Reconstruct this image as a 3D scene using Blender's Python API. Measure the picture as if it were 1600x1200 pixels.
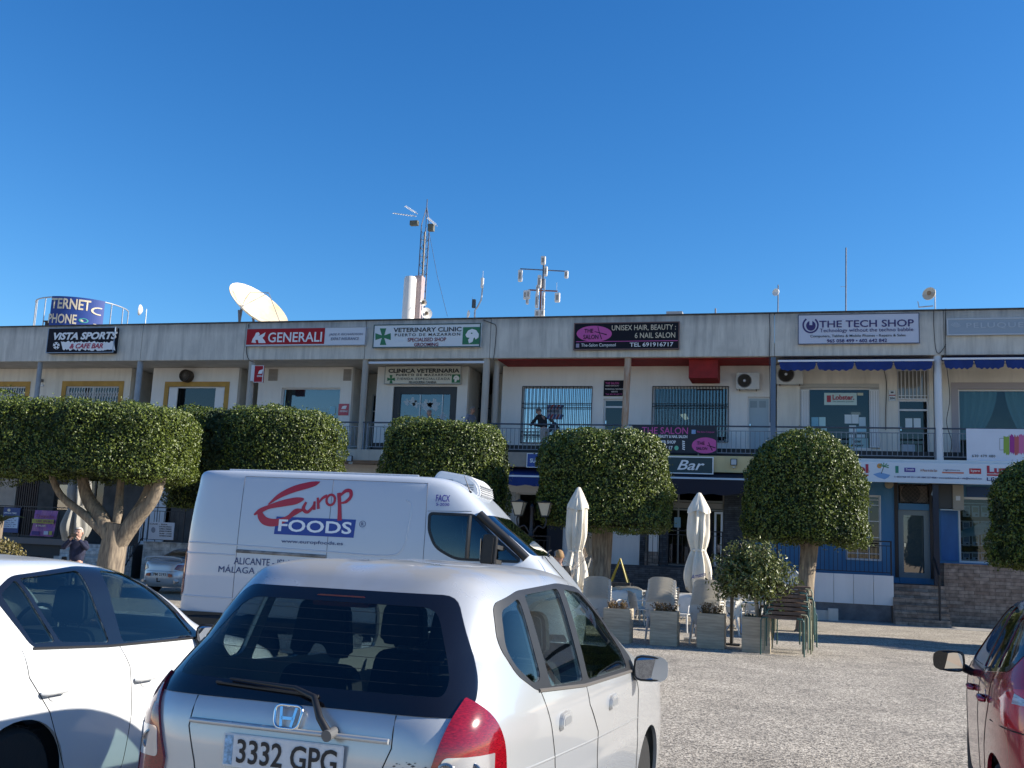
import bpy, bmesh, math, random
import numpy as np
from mathutils import Vector, Matrix
R = math.radians
random.seed(7); rng = np.random.default_rng(7)
for o in list(bpy.data.objects): bpy.data.objects.remove(o)
scn = bpy.context.scene
COL = scn.collection

# ------------------------------------------------------------ camera
FPX = 1618.0
up = np.array([451, -10000, 1618.0]); up /= np.linalg.norm(up)
rx = np.array([5800, -0.2, -1618.0]); rx -= up * (rx @ up); rx /= np.linalg.norm(rx)
ry = np.cross(up, rx)
W2C = np.stack([rx, ry, up], 1)              # world axes in image axes (right, down, forward)
CAM = np.array([0, 0, 1.68])
cd = bpy.data.cameras.new('camera'); cam = bpy.data.objects.new('camera', cd); COL.objects.link(cam)
cd.sensor_width = 36; cd.lens = 36 * FPX / 1600; cd.clip_start = 0.05; cd.clip_end = 3000
right, down, fwd = W2C[0], W2C[1], W2C[2]
m = Matrix(((right[0], -down[0], -fwd[0], CAM[0]), (right[1], -down[1], -fwd[1], CAM[1]), (right[2], -down[2], -fwd[2], CAM[2]), (0, 0, 0, 1)))
cam.matrix_world = m
scn.camera = cam
scn.render.resolution_x = 1024; scn.render.resolution_y = 768

# ------------------------------------------------------------ sky and sun
SUN_EL, SUN_AZ = 28.5, 12.0                   # sun to the right (+X), slightly behind the facade (+Y)
sd = Vector((math.cos(R(SUN_EL)) * math.cos(R(SUN_AZ)), math.cos(R(SUN_EL)) * math.sin(R(SUN_AZ)), math.sin(R(SUN_EL))))
sl_ = bpy.data.lights.new('sun', 'SUN'); sl_.energy = 5.0; sl_.angle = R(0.53); sl_.color = (1.0, 0.93, 0.82)
sun = bpy.data.objects.new('sun', sl_); COL.objects.link(sun)
sun.rotation_euler = sd.to_track_quat('Z', 'Y').to_euler()
w = bpy.data.worlds.new('World'); scn.world = w; w.use_nodes = True
nt = w.node_tree; bg = nt.nodes['Background']; bg.inputs[1].default_value = 0.085
sk = nt.nodes.new('ShaderNodeTexSky'); sk.sky_type = 'NISHITA'; sk.sun_disc = False
sk.sun_elevation = R(SUN_EL); sk.sun_rotation = math.atan2(sd.x, sd.y)
sk.altitude = 60; sk.air_density = 1.1; sk.dust_density = 0.0; sk.ozone_density = 3.0
# deep winter blue: each channel of the sky raised to a small power (more saturated overhead than at the horizon)
se = nt.nodes.new('ShaderNodeSeparateColor'); cb_ = nt.nodes.new('ShaderNodeCombineColor'); nt.links.new(sk.outputs[0], se.inputs[0])
for i_, (pw, kk) in enumerate(((1.75, .235), (1.26, .60), (1.06, 1.06))):
    pn = nt.nodes.new('ShaderNodeMath'); pn.operation = 'POWER'; pn.inputs[1].default_value = pw; nt.links.new(se.outputs[i_], pn.inputs[0])
    mn = nt.nodes.new('ShaderNodeMath'); mn.operation = 'MULTIPLY'; mn.inputs[1].default_value = kk; nt.links.new(pn.outputs[0], mn.inputs[0]); nt.links.new(mn.outputs[0], cb_.inputs[i_])
nt.links.new(cb_.outputs[0], bg.inputs[0])
scn.view_settings.view_transform = 'Standard'; scn.view_settings.look = 'None'
scn.view_settings.exposure = 0.82; scn.view_settings.gamma = 1

# ------------------------------------------------------------ projection of photo measurements on real planes
def ray(px, py): return W2C.T @ np.array([px - 800.0, py - 600.0, FPX])
def onY(px, py, Y):
    d = ray(px, py); t = Y / d[1]; p = CAM + d * t; return float(p[0]), float(p[2])
def onZ(px, py, z=0):
    d = ray(px, py); t = (z - CAM[2]) / d[2]; p = CAM + d * t; return float(p[0]), float(p[1])

# ------------------------------------------------------------ objects
def tag(o, label=None, cat=None, group=None, kind=None):
    if label: o['label'] = label
    if cat: o['category'] = cat
    if group: o['group'] = group
    if kind: o['kind'] = kind
    return o
def thing(name, label, cat, loc=(0, 0, 0), rz=0, group=None):
    o = bpy.data.objects.new(name, None); COL.objects.link(o); o.empty_display_size = .2
    o.location = loc; o.rotation_euler = (0, 0, rz)
    return tag(o, label, cat, group)
def origin_of(p):
    v = Vector((0, 0, 0))
    while p is not None: v += Vector(p.location); p = p.parent
    return v
def link(name, me, mat, parent=None):
    o = bpy.data.objects.new(name, me); COL.objects.link(o); o.parent = parent
    if mat is not None and not me.materials:
        for mm in (mat if isinstance(mat, (list, tuple)) else [mat]): me.materials.append(mm)
    return o
class MB:
    def __init__(s): s.v = []; s.f = []; s.mi = []; s.cm = 0
    def add(s, vs, fs):
        n = len(s.v); s.v += [tuple(map(float, q)) for q in vs]; s.f += [tuple(i + n for i in q) for q in fs]; s.mi += [s.cm] * len(fs); return s
    def box(s, x0, x1, y0, y1, z0, z1):
        if x0 > x1: x0, x1 = x1, x0
        if y0 > y1: y0, y1 = y1, y0
        if z0 > z1: z0, z1 = z1, z0
        return s.add([(x0, y0, z0), (x1, y0, z0), (x1, y1, z0), (x0, y1, z0), (x0, y0, z1), (x1, y0, z1), (x1, y1, z1), (x0, y1, z1)],
                     [(0, 3, 2, 1), (4, 5, 6, 7), (0, 1, 5, 4), (1, 2, 6, 5), (2, 3, 7, 6), (3, 0, 4, 7)])
    def bar(s, a, b, wd=.02, hd=None, upv=(0, 0, 1)):
        a, b = Vector(a), Vector(b); hd = hd or wd; d = (b - a).normalized(); u = Vector(upv)
        if abs(d.dot(u)) > .98: u = Vector((0, 1, 0))
        x = d.cross(u).normalized() * wd / 2; y = d.cross(x).normalized() * hd / 2
        q = [a - x - y, a + x - y, a + x + y, a - x + y, b - x - y, b + x - y, b + x + y, b - x + y]
        return s.add(q, [(0, 3, 2, 1), (4, 5, 6, 7), (0, 1, 5, 4), (1, 2, 6, 5), (2, 3, 7, 6), (3, 0, 4, 7)])
    def tube(s, path, r, n=8, cap=True):
        P = [Vector(q) for q in path]; rs = r if isinstance(r, (list, tuple)) else [r] * len(P)
        vs = []; pu = None
        for i, p in enumerate(P):
            d = (P[min(i + 1, len(P) - 1)] - P[max(i - 1, 0)]).normalized()
            if pu is None:
                u = Vector((0, 0, 1)) if abs(d.z) < .9 else Vector((1, 0, 0))
            else: u = pu
            x = (u - d * u.dot(d)).normalized(); y = d.cross(x); pu = x
            for k in range(n):
                a = 2 * math.pi * k / n; vs.append(p + (x * math.cos(a) + y * math.sin(a)) * rs[i])
        fs = [(i * n + k, i * n + (k + 1) % n, (i + 1) * n + (k + 1) % n, (i + 1) * n + k) for i in range(len(P) - 1) for k in range(n)]
        if cap: fs += [tuple(range(n - 1, -1, -1)), tuple(range((len(P) - 1) * n, len(P) * n))]
        return s.add(vs, fs)
    def cyl(s, a, b, r0, r1=None, n=16): return s.tube([a, b], [r0, r0 if r1 is None else r1], n)
    def lathe(s, prof, c=(0, 0, 0), n=20, axis='z'):
        vs = []
        for r_, z in prof:
            for k in range(n):
                a = 2 * math.pi * k / n; x, y = r_ * math.cos(a), r_ * math.sin(a)
                q = {'z': (x, y, z), 'y': (x, z, y), 'x': (z, x, y)}[axis]
                vs.append((c[0] + q[0], c[1] + q[1], c[2] + q[2]))
        fs = [(i * n + k, i * n + (k + 1) % n, (i + 1) * n + (k + 1) % n, (i + 1) * n + k) for i in range(len(prof) - 1) for k in range(n)]
        fs += [tuple(range(n - 1, -1, -1)), tuple(range((len(prof) - 1) * n, len(prof) * n))]
        return s.add(vs, fs)
    def prism(s, poly, axis, c0, c1):
        # poly of 2D points; axis 'y': (x,z) extruded in y ; 'x': (y,z) ; 'z': (x,y)
        f = {'y': lambda p, c: (p[0], c, p[1]), 'x': lambda p, c: (c, p[0], p[1]), 'z': lambda p, c: (p[0], p[1], c)}[axis]
        n = len(poly); vs = [f(p, c0) for p in poly] + [f(p, c1) for p in poly]
        fs = [tuple(range(n)), tuple(range(2 * n - 1, n - 1, -1))] + [(i, i + n, (i + 1) % n + n, (i + 1) % n) for i in range(n)]
        return s.add(vs, fs)
    def sphere(s, c, r, n=12, m=8, sc=(1, 1, 1)):
        prof = [(max(1e-4, r * math.sin(math.pi * i / m)), -r * math.cos(math.pi * i / m)) for i in range(m + 1)]
        b = MB().lathe(prof, (0, 0, 0), n); s.add([(c[0] + q[0] * sc[0], c[1] + q[1] * sc[1], c[2] + q[2] * sc[2]) for q in b.v], b.f); return s
    def mesh(s, name, smooth=False, fixn=True):
        me = bpy.data.meshes.new(name); me.from_pydata(s.v, [], s.f)
        if s.cm: me.polygons.foreach_set('material_index', s.mi)
        if fixn:
            bm = bmesh.new(); bm.from_mesh(me); bmesh.ops.recalc_face_normals(bm, faces=bm.faces); bm.to_mesh(me); bm.free()
        if smooth:
            me.polygons.foreach_set('use_smooth', [True] * len(me.polygons)); me.set_sharp_from_angle(angle=R(38 if smooth is True else smooth))
        me.update(); return me
    def build(s, name, mat, parent=None, world=True, smooth=False, bevel=0):
        if world and parent is not None:
            o_ = origin_of(parent); s.v = [(a - o_.x, b - o_.y, c - o_.z) for a, b, c in s.v]
        me = s.mesh(name, smooth)
        if bevel:
            bm = bmesh.new(); bm.from_mesh(me)
            bmesh.ops.bevel(bm, geom=[e for e in bm.edges if len(e.link_faces) == 2 and e.calc_face_angle(0) > .5], offset=bevel, segments=2, affect='EDGES')
            bm.to_mesh(me); bm.free()
            me.polygons.foreach_set('use_smooth', [True] * len(me.polygons)); me.set_sharp_from_angle(angle=R(50))
        return link(name, me, mat, parent)
def copy_tree(o, parent=None):
    c = o.copy(); COL.objects.link(c); c.parent = parent
    for ch in list(o.children): copy_tree(ch, c)
    return c
def text_mesh(s, size, off=0.0, ext=0.004, shear=0, sx=1.0, align='CENTER', sp=1.0):
    cu = bpy.data.curves.new('lettering', 'FONT'); cu.body = s; cu.size = size; cu.offset = off; cu.extrude = ext; cu.shear = shear
    cu.align_x = align; cu.align_y = 'CENTER'; cu.space_character = sp; cu.resolution_u = 3
    o = bpy.data.objects.new('tmp', cu); COL.objects.link(o); bpy.context.view_layer.update()
    me = bpy.data.meshes.new_from_object(o.evaluated_get(bpy.context.evaluated_depsgraph_get()))
    bpy.data.objects.remove(o); bpy.data.curves.remove(cu)
    me.transform(Matrix.Diagonal((sx, 1, 1, 1))); return me
def text_fit(s, x0, x1, z0, z1, y, mat, parent, name='lettering', off=0.0, shear=0, ext=.004, sp=1.0, rot=None):
    """lettering facing -Y filling the rectangle x0..x1, z0..z1 on the plane y (world)"""
    me = text_mesh(s, 1.0, off, ext, shear, 1.0, 'CENTER', sp)
    co = np.array([v.co[:] for v in me.vertices]); lo, hi = co.min(0), co.max(0)
    k = ((x1 - x0) / (hi[0] - lo[0]), (z1 - z0) / (hi[1] - lo[1]))
    p = origin_of(parent)
    for v in me.vertices:
        a, b, c = v.co
        v.co = (x0 + (a - lo[0]) * k[0] - p.x, y - (c + ext) - p.y, z0 + (b - lo[1]) * k[1] - p.z)
    me.materials.clear(); return link(name, me, mat, parent)

# ------------------------------------------------------------ materials
MATS = {}
def nodes(name):
    m_ = bpy.data.materials.new(name); m_.use_nodes = True; n = m_.node_tree.nodes; l = m_.node_tree.links
    return m_, n, l, n['Principled BSDF']
def M(name, col, rough=.6, metal=0, spec=.5, nz=None, amt=.12, bump=0, bscale=None, coat=0, emit=0, stretch=(1, 1, 1), col2=None, det=4, tr=0, sheen=0):
    if name in MATS: return MATS[name]
    m_, n, l, b = nodes(name)
    b.inputs['Base Color'].default_value = (*col, 1); b.inputs['Roughness'].default_value = rough; b.inputs['Metallic'].default_value = metal
    b.inputs['Specular IOR Level'].default_value = spec; b.inputs['Coat Weight'].default_value = coat; b.inputs['Coat Roughness'].default_value = .04
    if emit: b.inputs['Emission Color'].default_value = (*col, 1); b.inputs['Emission Strength'].default_value = emit
    if nz or bump:
        tc = n.new('ShaderNodeTexCoord'); mp = n.new('ShaderNodeMapping'); mp.inputs['Scale'].default_value = stretch; l.new(tc.outputs['Object'], mp.inputs[0])
    if nz:
        t = n.new('ShaderNodeTexNoise'); t.inputs['Scale'].default_value = nz; t.inputs['Detail'].default_value = det; t.inputs['Roughness'].default_value = .6; l.new(mp.outputs[0], t.inputs[0])
        r_ = n.new('ShaderNodeValToRGB'); r_.color_ramp.elements[0].position = .35; r_.color_ramp.elements[1].position = .68
        c2 = col2 or tuple(c * (1 - amt) for c in col); c1 = col if col2 else tuple(min(1, c * (1 + amt)) for c in col)
        r_.color_ramp.elements[0].color = (*c2, 1); r_.color_ramp.elements[1].color = (*c1, 1); l.new(t.outputs[0], r_.inputs[0]); l.new(r_.outputs[0], b.inputs['Base Color'])
    if bump:
        t2 = n.new('ShaderNodeTexNoise'); t2.inputs['Scale'].default_value = bscale or (nz or 10) * 4; t2.inputs['Detail'].default_value = 4; l.new(mp.outputs[0], t2.inputs[0])
        bn = n.new('ShaderNodeBump'); bn.inputs['Strength'].default_value = bump; bn.inputs['Distance'].default_value = .01; l.new(t2.outputs[0], bn.inputs['Height']); l.new(bn.outputs[0], b.inputs['Normal'])
    MATS[name] = m_; return m_
def glass(name, tint=(.6, .7, .7), refl=.06, rough=.0, opaque=0.0, dark=(.02, .03, .04)):
    """tinted sheet glass: mirror-like by Fresnel, rest tinted transparent; opaque mixes in a dark body"""
    if name in MATS: return MATS[name]
    m_, n, l, b = nodes(name); n.remove(b); out = n['Material Output']
    tr = n.new('ShaderNodeBsdfTransparent'); tr.inputs[0].default_value = (*tint, 1)
    gl = n.new('ShaderNodeBsdfGlossy'); gl.inputs['Roughness'].default_value = rough; gl.inputs[0].default_value = (1, 1, 1, 1)
    df = n.new('ShaderNodeBsdfDiffuse'); df.inputs[0].default_value = (*dark, 1)
    m0 = n.new('ShaderNodeMixShader'); m0.inputs[0].default_value = opaque; l.new(tr.outputs[0], m0.inputs[1]); l.new(df.outputs[0], m0.inputs[2])
    fr = n.new('ShaderNodeFresnel'); fr.inputs[0].default_value = 1.5
    ma = n.new('ShaderNodeMath'); ma.operation = 'ADD'; ma.use_clamp = True; ma.inputs[1].default_value = refl - .04; l.new(fr.outputs[0], ma.inputs[0])
    ge = n.new('ShaderNodeNewGeometry'); bk = n.new('ShaderNodeMath'); bk.operation = 'MULTIPLY_ADD'; bk.inputs[1].default_value = -1; bk.inputs[2].default_value = 1; l.new(ge.outputs['Backfacing'], bk.inputs[0])
    mb_ = n.new('ShaderNodeMath'); mb_.operation = 'MULTIPLY'; l.new(ma.outputs[0], mb_.inputs[0]); l.new(bk.outputs[0], mb_.inputs[1])
    m1 = n.new('ShaderNodeMixShader'); l.new(mb_.outputs[0], m1.inputs[0]); l.new(m0.outputs[0], m1.inputs[1]); l.new(gl.outputs[0], m1.inputs[2]); l.new(m1.outputs[0], out.inputs[0])
    MATS[name] = m_; return m_
# ------------------------------------------------------------ vehicle bodies: stacked plan outlines, openings cut with booleans
def pchip(xs, ys, x):
    xs = np.array(xs, float); ys = np.array(ys, float); h = np.diff(xs); d = np.diff(ys) / h; m_ = np.zeros(len(xs))
    for i in range(1, len(xs) - 1):
        if d[i - 1] * d[i] > 0:
            w1 = 2 * h[i] + h[i - 1]; w2 = h[i] + 2 * h[i - 1]; m_[i] = (w1 + w2) / (w1 / d[i - 1] + w2 / d[i])
    m_[0] = d[0]; m_[-1] = d[-1]
    i = min(int(np.searchsorted(xs, x, side='right')) - 1, len(xs) - 2); i = max(i, 0)
    t = (x - xs[i]) / h[i]
    return (2 * t**3 - 3 * t**2 + 1) * ys[i] + (t**3 - 2 * t**2 + t) * h[i] * m_[i] + (-2 * t**3 + 3 * t**2) * ys[i + 1] + (t**3 - t**2) * h[i] * m_[i + 1]
class Body:
    """spec rows: z, y_rear, y_front, half width ; n: corner exponent ; taper(y) scales the width"""
    def __init__(s, spec, n=5.0, taper=None, N=30):
        s.n = n if callable(n) else (lambda z: n); s.N = N; s.taper = taper or (lambda y: 1.0)
        T = []; K = len(spec); cols = list(zip(*spec)); ts = list(range(K))
        for i in range(K - 1):
            d = math.sqrt((spec[i + 1][0] - spec[i][0])**2 + .25 * (spec[i + 1][2] - spec[i][2])**2 + (spec[i + 1][1] - spec[i][1])**2 + (spec[i + 1][3] - spec[i][3])**2)
            k = max(1, int(round(d / .035)));
            T += [i + j / k for j in range(k)]
        T.append(K - 1)
        s.S = [tuple(pchip(ts, c, t) for c in cols) for t in T]
        s.zs = np.array([q[0] for q in s.S])
    def at(s, z): return [float(np.interp(z, s.zs, [q[k] for q in s.S])) for k in (1, 2, 3)]
    def inside(s, x, y, z):
        if z < s.zs[0] or z > s.zs[-1]: return False
        a, b, w_ = s.at(z); c = (a + b) / 2; h = (b - a) / 2
        n = s.n(z); return abs(x / (w_ * s.taper(y)))**n + abs((y - c) / h)**n < 1
    def side_x(s, y, z):
        a, b, w_ = s.at(z); c = (a + b) / 2; h = (b - a) / 2; t = min(1, abs((y - c) / h))
        n = s.n(z); return w_ * s.taper(y) * (1 - t**n)**(1 / n)
    def rear_y(s, x, z):
        a, b, w_ = s.at(z); c = (a + b) / 2; h = (b - a) / 2; t = min(1, abs(x / (w_ * s.taper(a))))
        n = s.n(z); return c - h * (1 - t**n)**(1 / n)
    def outer(s):
        mb = MB(); N = s.N; ring = []
        for k in range(4 * N):
            e, j = divmod(k, N); u = -1 + 2 * j / N; ring.append([(u, -1), (1, u), (-u, 1), (-1, -u)][e])
        M_ = len(ring); vs = []
        for z, a, b, w_ in s.S:
            c = (a + b) / 2; h = (b - a) / 2
            e = s.n(z)
            for (qx, qy) in ring:
                l = (abs(qx)**e + abs(qy)**e)**(1 / e); y = c + h * qy / l; vs.append((w_ * s.taper(y) * qx / l, y, z))
        K = len(s.S)
        fs = [(i * M_ + k, i * M_ + (k + 1) % M_, (i + 1) * M_ + (k + 1) % M_, (i + 1) * M_ + k) for i in range(K - 1) for k in range(M_)]
        fs += [tuple(range(M_ - 1, -1, -1)), tuple(range((K - 1) * M_, K * M_))]
        return mb.add(vs, fs)
    def shell(s, o1, o2):
        me = s.outer().mesh('tmp'); nv = len(me.vertices)
        co = np.zeros(nv * 3); me.vertices.foreach_get('co', co); co = co.reshape(-1, 3)
        no = np.array([v.normal[:] for v in me.vertices]); no /= np.linalg.norm(no, axis=1)[:, None]
        fs = [tuple(p.vertices) for p in me.polygons]
        mb = MB(); mb.add(co + no * o1, fs)
        if o2 is not None: mb.add(co + no * o2, [f[::-1] for f in fs])
        bpy.data.meshes.remove(me); return mb
def rnd_poly(poly, r=.03, k=4):
    """round the corners of a polygon; a point may carry its own radius as third value"""
    out = []; n = len(poly)
    for i in range(n):
        p = Vector(poly[i][:2]); a = Vector(poly[i - 1][:2]); b = Vector(poly[(i + 1) % n][:2]); rr = poly[i][2] if len(poly[i]) > 2 else r
        da, db = (a - p), (b - p); t = min(rr, da.length * .45, db.length * .45); pa = p + da.normalized() * t; pb = p + db.normalized() * t
        for j in range(k + 1):
            u = j / k; out.append(tuple(pa * (1 - u)**2 + p * 2 * u * (1 - u) + pb * u * u))
    return out
def grow(poly, d):
    c = []; n = len(poly); ar = sum(poly[i][0] * poly[(i + 1) % n][1] - poly[(i + 1) % n][0] * poly[i][1] for i in range(n)); sg = 1 if ar > 0 else -1
    for i in range(n):
        a = Vector(poly[i - 1]); b = Vector(poly[(i + 1) % n]); t = (b - a)
        if t.length < 1e-6: c.append(tuple(poly[i])); continue
        t.normalize(); c.append((poly[i][0] + sg * t.y * d, poly[i][1] - sg * t.x * d))
    return c
def boolean(base, cutter, op, name, mat, parent, smooth=30):
    """base, cutter: MB. returns linked object named name (local coords of parent)"""
    a = base.mesh('a', fixn=False); b = cutter.mesh('b', fixn=True)
    oa = bpy.data.objects.new('oa', a); ob = bpy.data.objects.new('ob', b); COL.objects.link(oa); COL.objects.link(ob)
    md = oa.modifiers.new('b', 'BOOLEAN'); md.object = ob; md.operation = op; md.solver = 'EXACT'
    bpy.context.view_layer.update()
    me = bpy.data.meshes.new_from_object(oa.evaluated_get(bpy.context.evaluated_depsgraph_get()))
    bpy.data.objects.remove(oa); bpy.data.objects.remove(ob); bpy.data.meshes.remove(a); bpy.data.meshes.remove(b)
    me.polygons.foreach_set('use_smooth', [True] * len(me.polygons)); me.set_sharp_from_angle(angle=R(smooth)); me.name = name
    me.materials.clear(); me.polygons.foreach_set('material_index', [0] * len(me.polygons))
    return link(name, me, mat, parent)
def side_line(B, pts, sgn, off=.001, step=.04):
    out = []
    for i in range(len(pts) - 1):
        a, b = pts[i], pts[i + 1]; L = math.dist(a, b); k = max(1, int(L / step))
        for j in range(k): out.append((a[0] + (b[0] - a[0]) * j / k, a[1] + (b[1] - a[1]) * j / k))
    out.append(pts[-1])
    return [(sgn * (B.side_x(y, z) + off), y, z) for y, z in out]
def rear_line(B, pts, off=.001, step=.04):
    out = []
    for i in range(len(pts) - 1):
        a, b = pts[i], pts[i + 1]; L = math.dist(a, b); k = max(1, int(L / step))
        for j in range(k): out.append((a[0] + (b[0] - a[0]) * j / k, a[1] + (b[1] - a[1]) * j / k))
    out.append(pts[-1])
    return [(x, B.rear_y(x, z) - off, z) for x, z in out]
def open_drum(r_, x, y, z, d=.3):
    n = 28; s_ = 1 if x > 0 else -1; vs = [(xx, y + r_ * math.cos(2 * math.pi * k / n), z + r_ * math.sin(2 * math.pi * k / n)) for xx in (x, x - s_ * d) for k in range(n)]
    return MB().add(vs, [(k, (k + 1) % n, n + (k + 1) % n, n + k) for k in range(n)] + [tuple(range(n, 2 * n))])
def wheel(parent, x, y, r, wd, side, rimmat, rz=0, spokes=7):
    sx = 1 if side > 0 else -1
    w_ = bpy.data.objects.new('wheel', None); COL.objects.link(w_); w_.parent = parent; w_.location = (x, y, r); w_.rotation_euler = (0, 0, rz)
    t = MB(); prof = [(r * .62, -wd / 2), (r * .9, -wd / 2), (r * .985, -wd * .36), (r, -wd * .15), (r, wd * .15), (r * .985, wd * .36), (r * .9, wd / 2), (r * .62, wd / 2)]
    t.lathe(prof, (0, 0, 0), 40, 'x')
    for k in range(44):
        a = 2 * math.pi * k / 44; c, s_ = math.cos(a) * (r - .002), math.sin(a) * (r - .002)
        t.bar((-wd * .33, c, s_), (wd * .33, c, s_), .018, .018)
    t.build('tyre', M('tyre_rubber', (.018, .018, .018), .85, bump=.3, bscale=60), w_, world=False, smooth=True)
    q = MB(); q.lathe([(r * .64, -wd * .42), (r * .64, wd * .42), (r * .58, wd * .42), (r * .56, wd * .1), (.05, wd * .1)] if sx > 0 else [(r * .64, wd * .42), (r * .64, -wd * .42), (r * .58, -wd * .42), (r * .56, -wd * .1), (.05, -wd * .1)], (0, 0, 0), 32, 'x')
    for k in range(spokes):
        a = 2 * math.pi * k / spokes; q.bar((sx * wd * .3, .03 * math.cos(a), .03 * math.sin(a)), (sx * wd * .36, r * .6 * math.cos(a), r * .6 * math.sin(a)), .03, .05, (1, 0, 0))
    q.lathe([(.001, sx * wd * .3), (.06, sx * wd * .3), (.055, sx * wd * .38), (.001, sx * wd * .39)], (0, 0, 0), 16, 'x')
    q.build('rim', rimmat, w_, world=False, smooth=True)
    return w_
def seat(parent, x, y, wd=.46, zt=1.2, rear=False, hr=True, mat=None):
    mat = mat or M('seat_cloth', (.03, .032, .036), .9, nz=30, amt=.2)
    b = MB(); h = wd / 2
    p = rnd_poly([(x - h, .3), (x + h, .3), (x + h, .75), (x + h * .72, zt - .16), (x - h * .72, zt - .16), (x - h, .75)], .08)
    b.prism(p, 'y', y - .1, y + .04); b.box(x - h, x + h, y, y + .45, .3, .48)
    s_ = b.build('seat', mat, parent, world=False, bevel=.02)
    if hr:
        q = MB(); p = rnd_poly([(x - .14, zt - .13), (x + .14, zt - .13), (x + .12, zt + .1), (x - .12, zt + .1)], .06)
        q.prism(p, 'y', y - .13, y - .03); q.cyl((x - .05, y - .07, zt - .2), (x - .05, y - .07, zt - .12), .007); q.cyl((x + .05, y - .07, zt - .2), (x + .05, y - .07, zt - .12), .007)
        q.build('headrest', mat, s_, world=False, bevel=.02)
    return s_
black = M('black_plastic', (.012, .012, .013), .45, nz=40, amt=.2)
gloss_black = M('gloss_black', (.006, .006, .008), .12, coat=.6)
seam_m = M('dark_gap', (.01, .01, .01), .8)
rubber = M('window_rubber', (.015, .015, .016), .55)
cglass = glass('car_glass', (.66, .72, .71), .05)
cglass_dark = glass('car_glass_tinted', (.42, .46, .46), .06)
# ------------------------------------------------------------ silver hatchback in front
def car_paint(name, col, metal=.0, rough=.35, dust=.0):
    if name in MATS: return MATS[name]
    m_, n, l, b = nodes(name)
    b.inputs['Metallic'].default_value = metal; b.inputs['Coat Weight'].default_value = .8; b.inputs['Coat Roughness'].default_value = .05
    tc = n.new('ShaderNodeTexCoord'); t = n.new('ShaderNodeTexNoise'); t.inputs['Scale'].default_value = 2.2; t.inputs['Detail'].default_value = 6; t.inputs['Distortion'].default_value = 1.2; l.new(tc.outputs['Object'], t.inputs[0])
    t2 = n.new('ShaderNodeTexNoise'); t2.inputs['Scale'].default_value = 55; l.new(tc.outputs['Object'], t2.inputs[0])
    ge = n.new('ShaderNodeNewGeometry'); sx = n.new('ShaderNodeSeparateXYZ'); l.new(ge.outputs['Normal'], sx.inputs[0])
    upm = n.new('ShaderNodeMapRange'); upm.inputs[1].default_value = .55; upm.inputs[2].default_value = .98; l.new(sx.outputs[2], upm.inputs[0])   # dust settles on level surfaces
    r1 = n.new('ShaderNodeMapRange'); r1.inputs[1].default_value = .42; r1.inputs[2].default_value = .56; l.new(t.outputs[0], r1.inputs[0])
    mu = n.new('ShaderNodeMath'); mu.operation = 'MULTIPLY'; l.new(upm.outputs[0], mu.inputs[0]); l.new(r1.outputs[0], mu.inputs[1])
    mu2 = n.new('ShaderNodeMath'); mu2.operation = 'MULTIPLY'; mu2.inputs[1].default_value = dust; l.new(mu.outputs[0], mu2.inputs[0])
    mx = n.new('ShaderNodeMix'); mx.data_type = 'RGBA'; mx.inputs[6].default_value = (*col, 1); mx.inputs[7].default_value = (.34, .31, .26, 1)
    l.new(mu2.outputs[0], mx.inputs[0]); l.new(mx.outputs[2], b.inputs['Base Color'])
    rr = n.new('ShaderNodeMapRange'); rr.inputs[3].default_value = rough; rr.inputs[4].default_value = rough + .4; l.new(mu2.outputs[0], rr.inputs[0]); l.new(rr.outputs[0], b.inputs['Roughness'])
    cw = n.new('ShaderNodeMapRange'); cw.inputs[3].default_value = .8; cw.inputs[4].default_value = .1; l.new(mu2.outputs[0], cw.inputs[0]); l.new(cw.outputs[0], b.inputs['Coat Weight'])
    MATS[name] = m_; return m_
red_lens = M('red_lens', (.20, .003, .008), .12, coat=1, nz=60, amt=.45, stretch=(1, 1, 6))
clear_lens = M('clear_lens', (.55, .55, .56), .12, coat=1, metal=.6)
chrome = M('chrome', (.75, .76, .78), .12, metal=1)
alloy = M('alloy', (.42, .43, .45), .3, metal=.8)
plate_white = M('plate_white', (.62, .64, .66), .35, nz=40, amt=.06)
ink = M('ink_black', (.012, .012, .014), .5)
mirror_m = M('mirror_silver', (.32, .35, .40), .03, metal=1)

def number_plate(parent, x, y, z, text, wd=.52, ht=.11, rx_=0, mat=None):
    r = bpy.data.objects.new('number_plate', None); COL.objects.link(r); r.parent = parent; r.location = (x, y, z); r.rotation_euler = (rx_, 0, 0)
    MB().box(-wd / 2, wd / 2, -.006, 0, -ht / 2, ht / 2).build('plate', plate_white, r, world=False, bevel=.004)
    MB().box(-wd / 2 + .008, -wd / 2 + .045, -.008, -.0062, -ht / 2 + .008, ht / 2 - .008).build('blue_band', M('plate_blue', (.25, .42, .6), .4, nz=60, amt=.4), r, world=False)
    me = text_mesh(text, ht * .98, .0018, .0006); co = np.array([v.co[:] for v in me.vertices]); lo, hi = co.min(0), co.max(0)
    x0, x1 = -wd / 2 + .065, wd / 2 - .025
    for v in me.vertices: v.co = (x0 + (v.co.x - lo[0]) * (x1 - x0) / (hi[0] - lo[0]), -.0085 - v.co.z, (v.co.y - (lo[1] + hi[1]) / 2) * ht * .72 / (hi[1] - lo[1]))
    link('lettering', me, ink, r)
    return r
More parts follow.
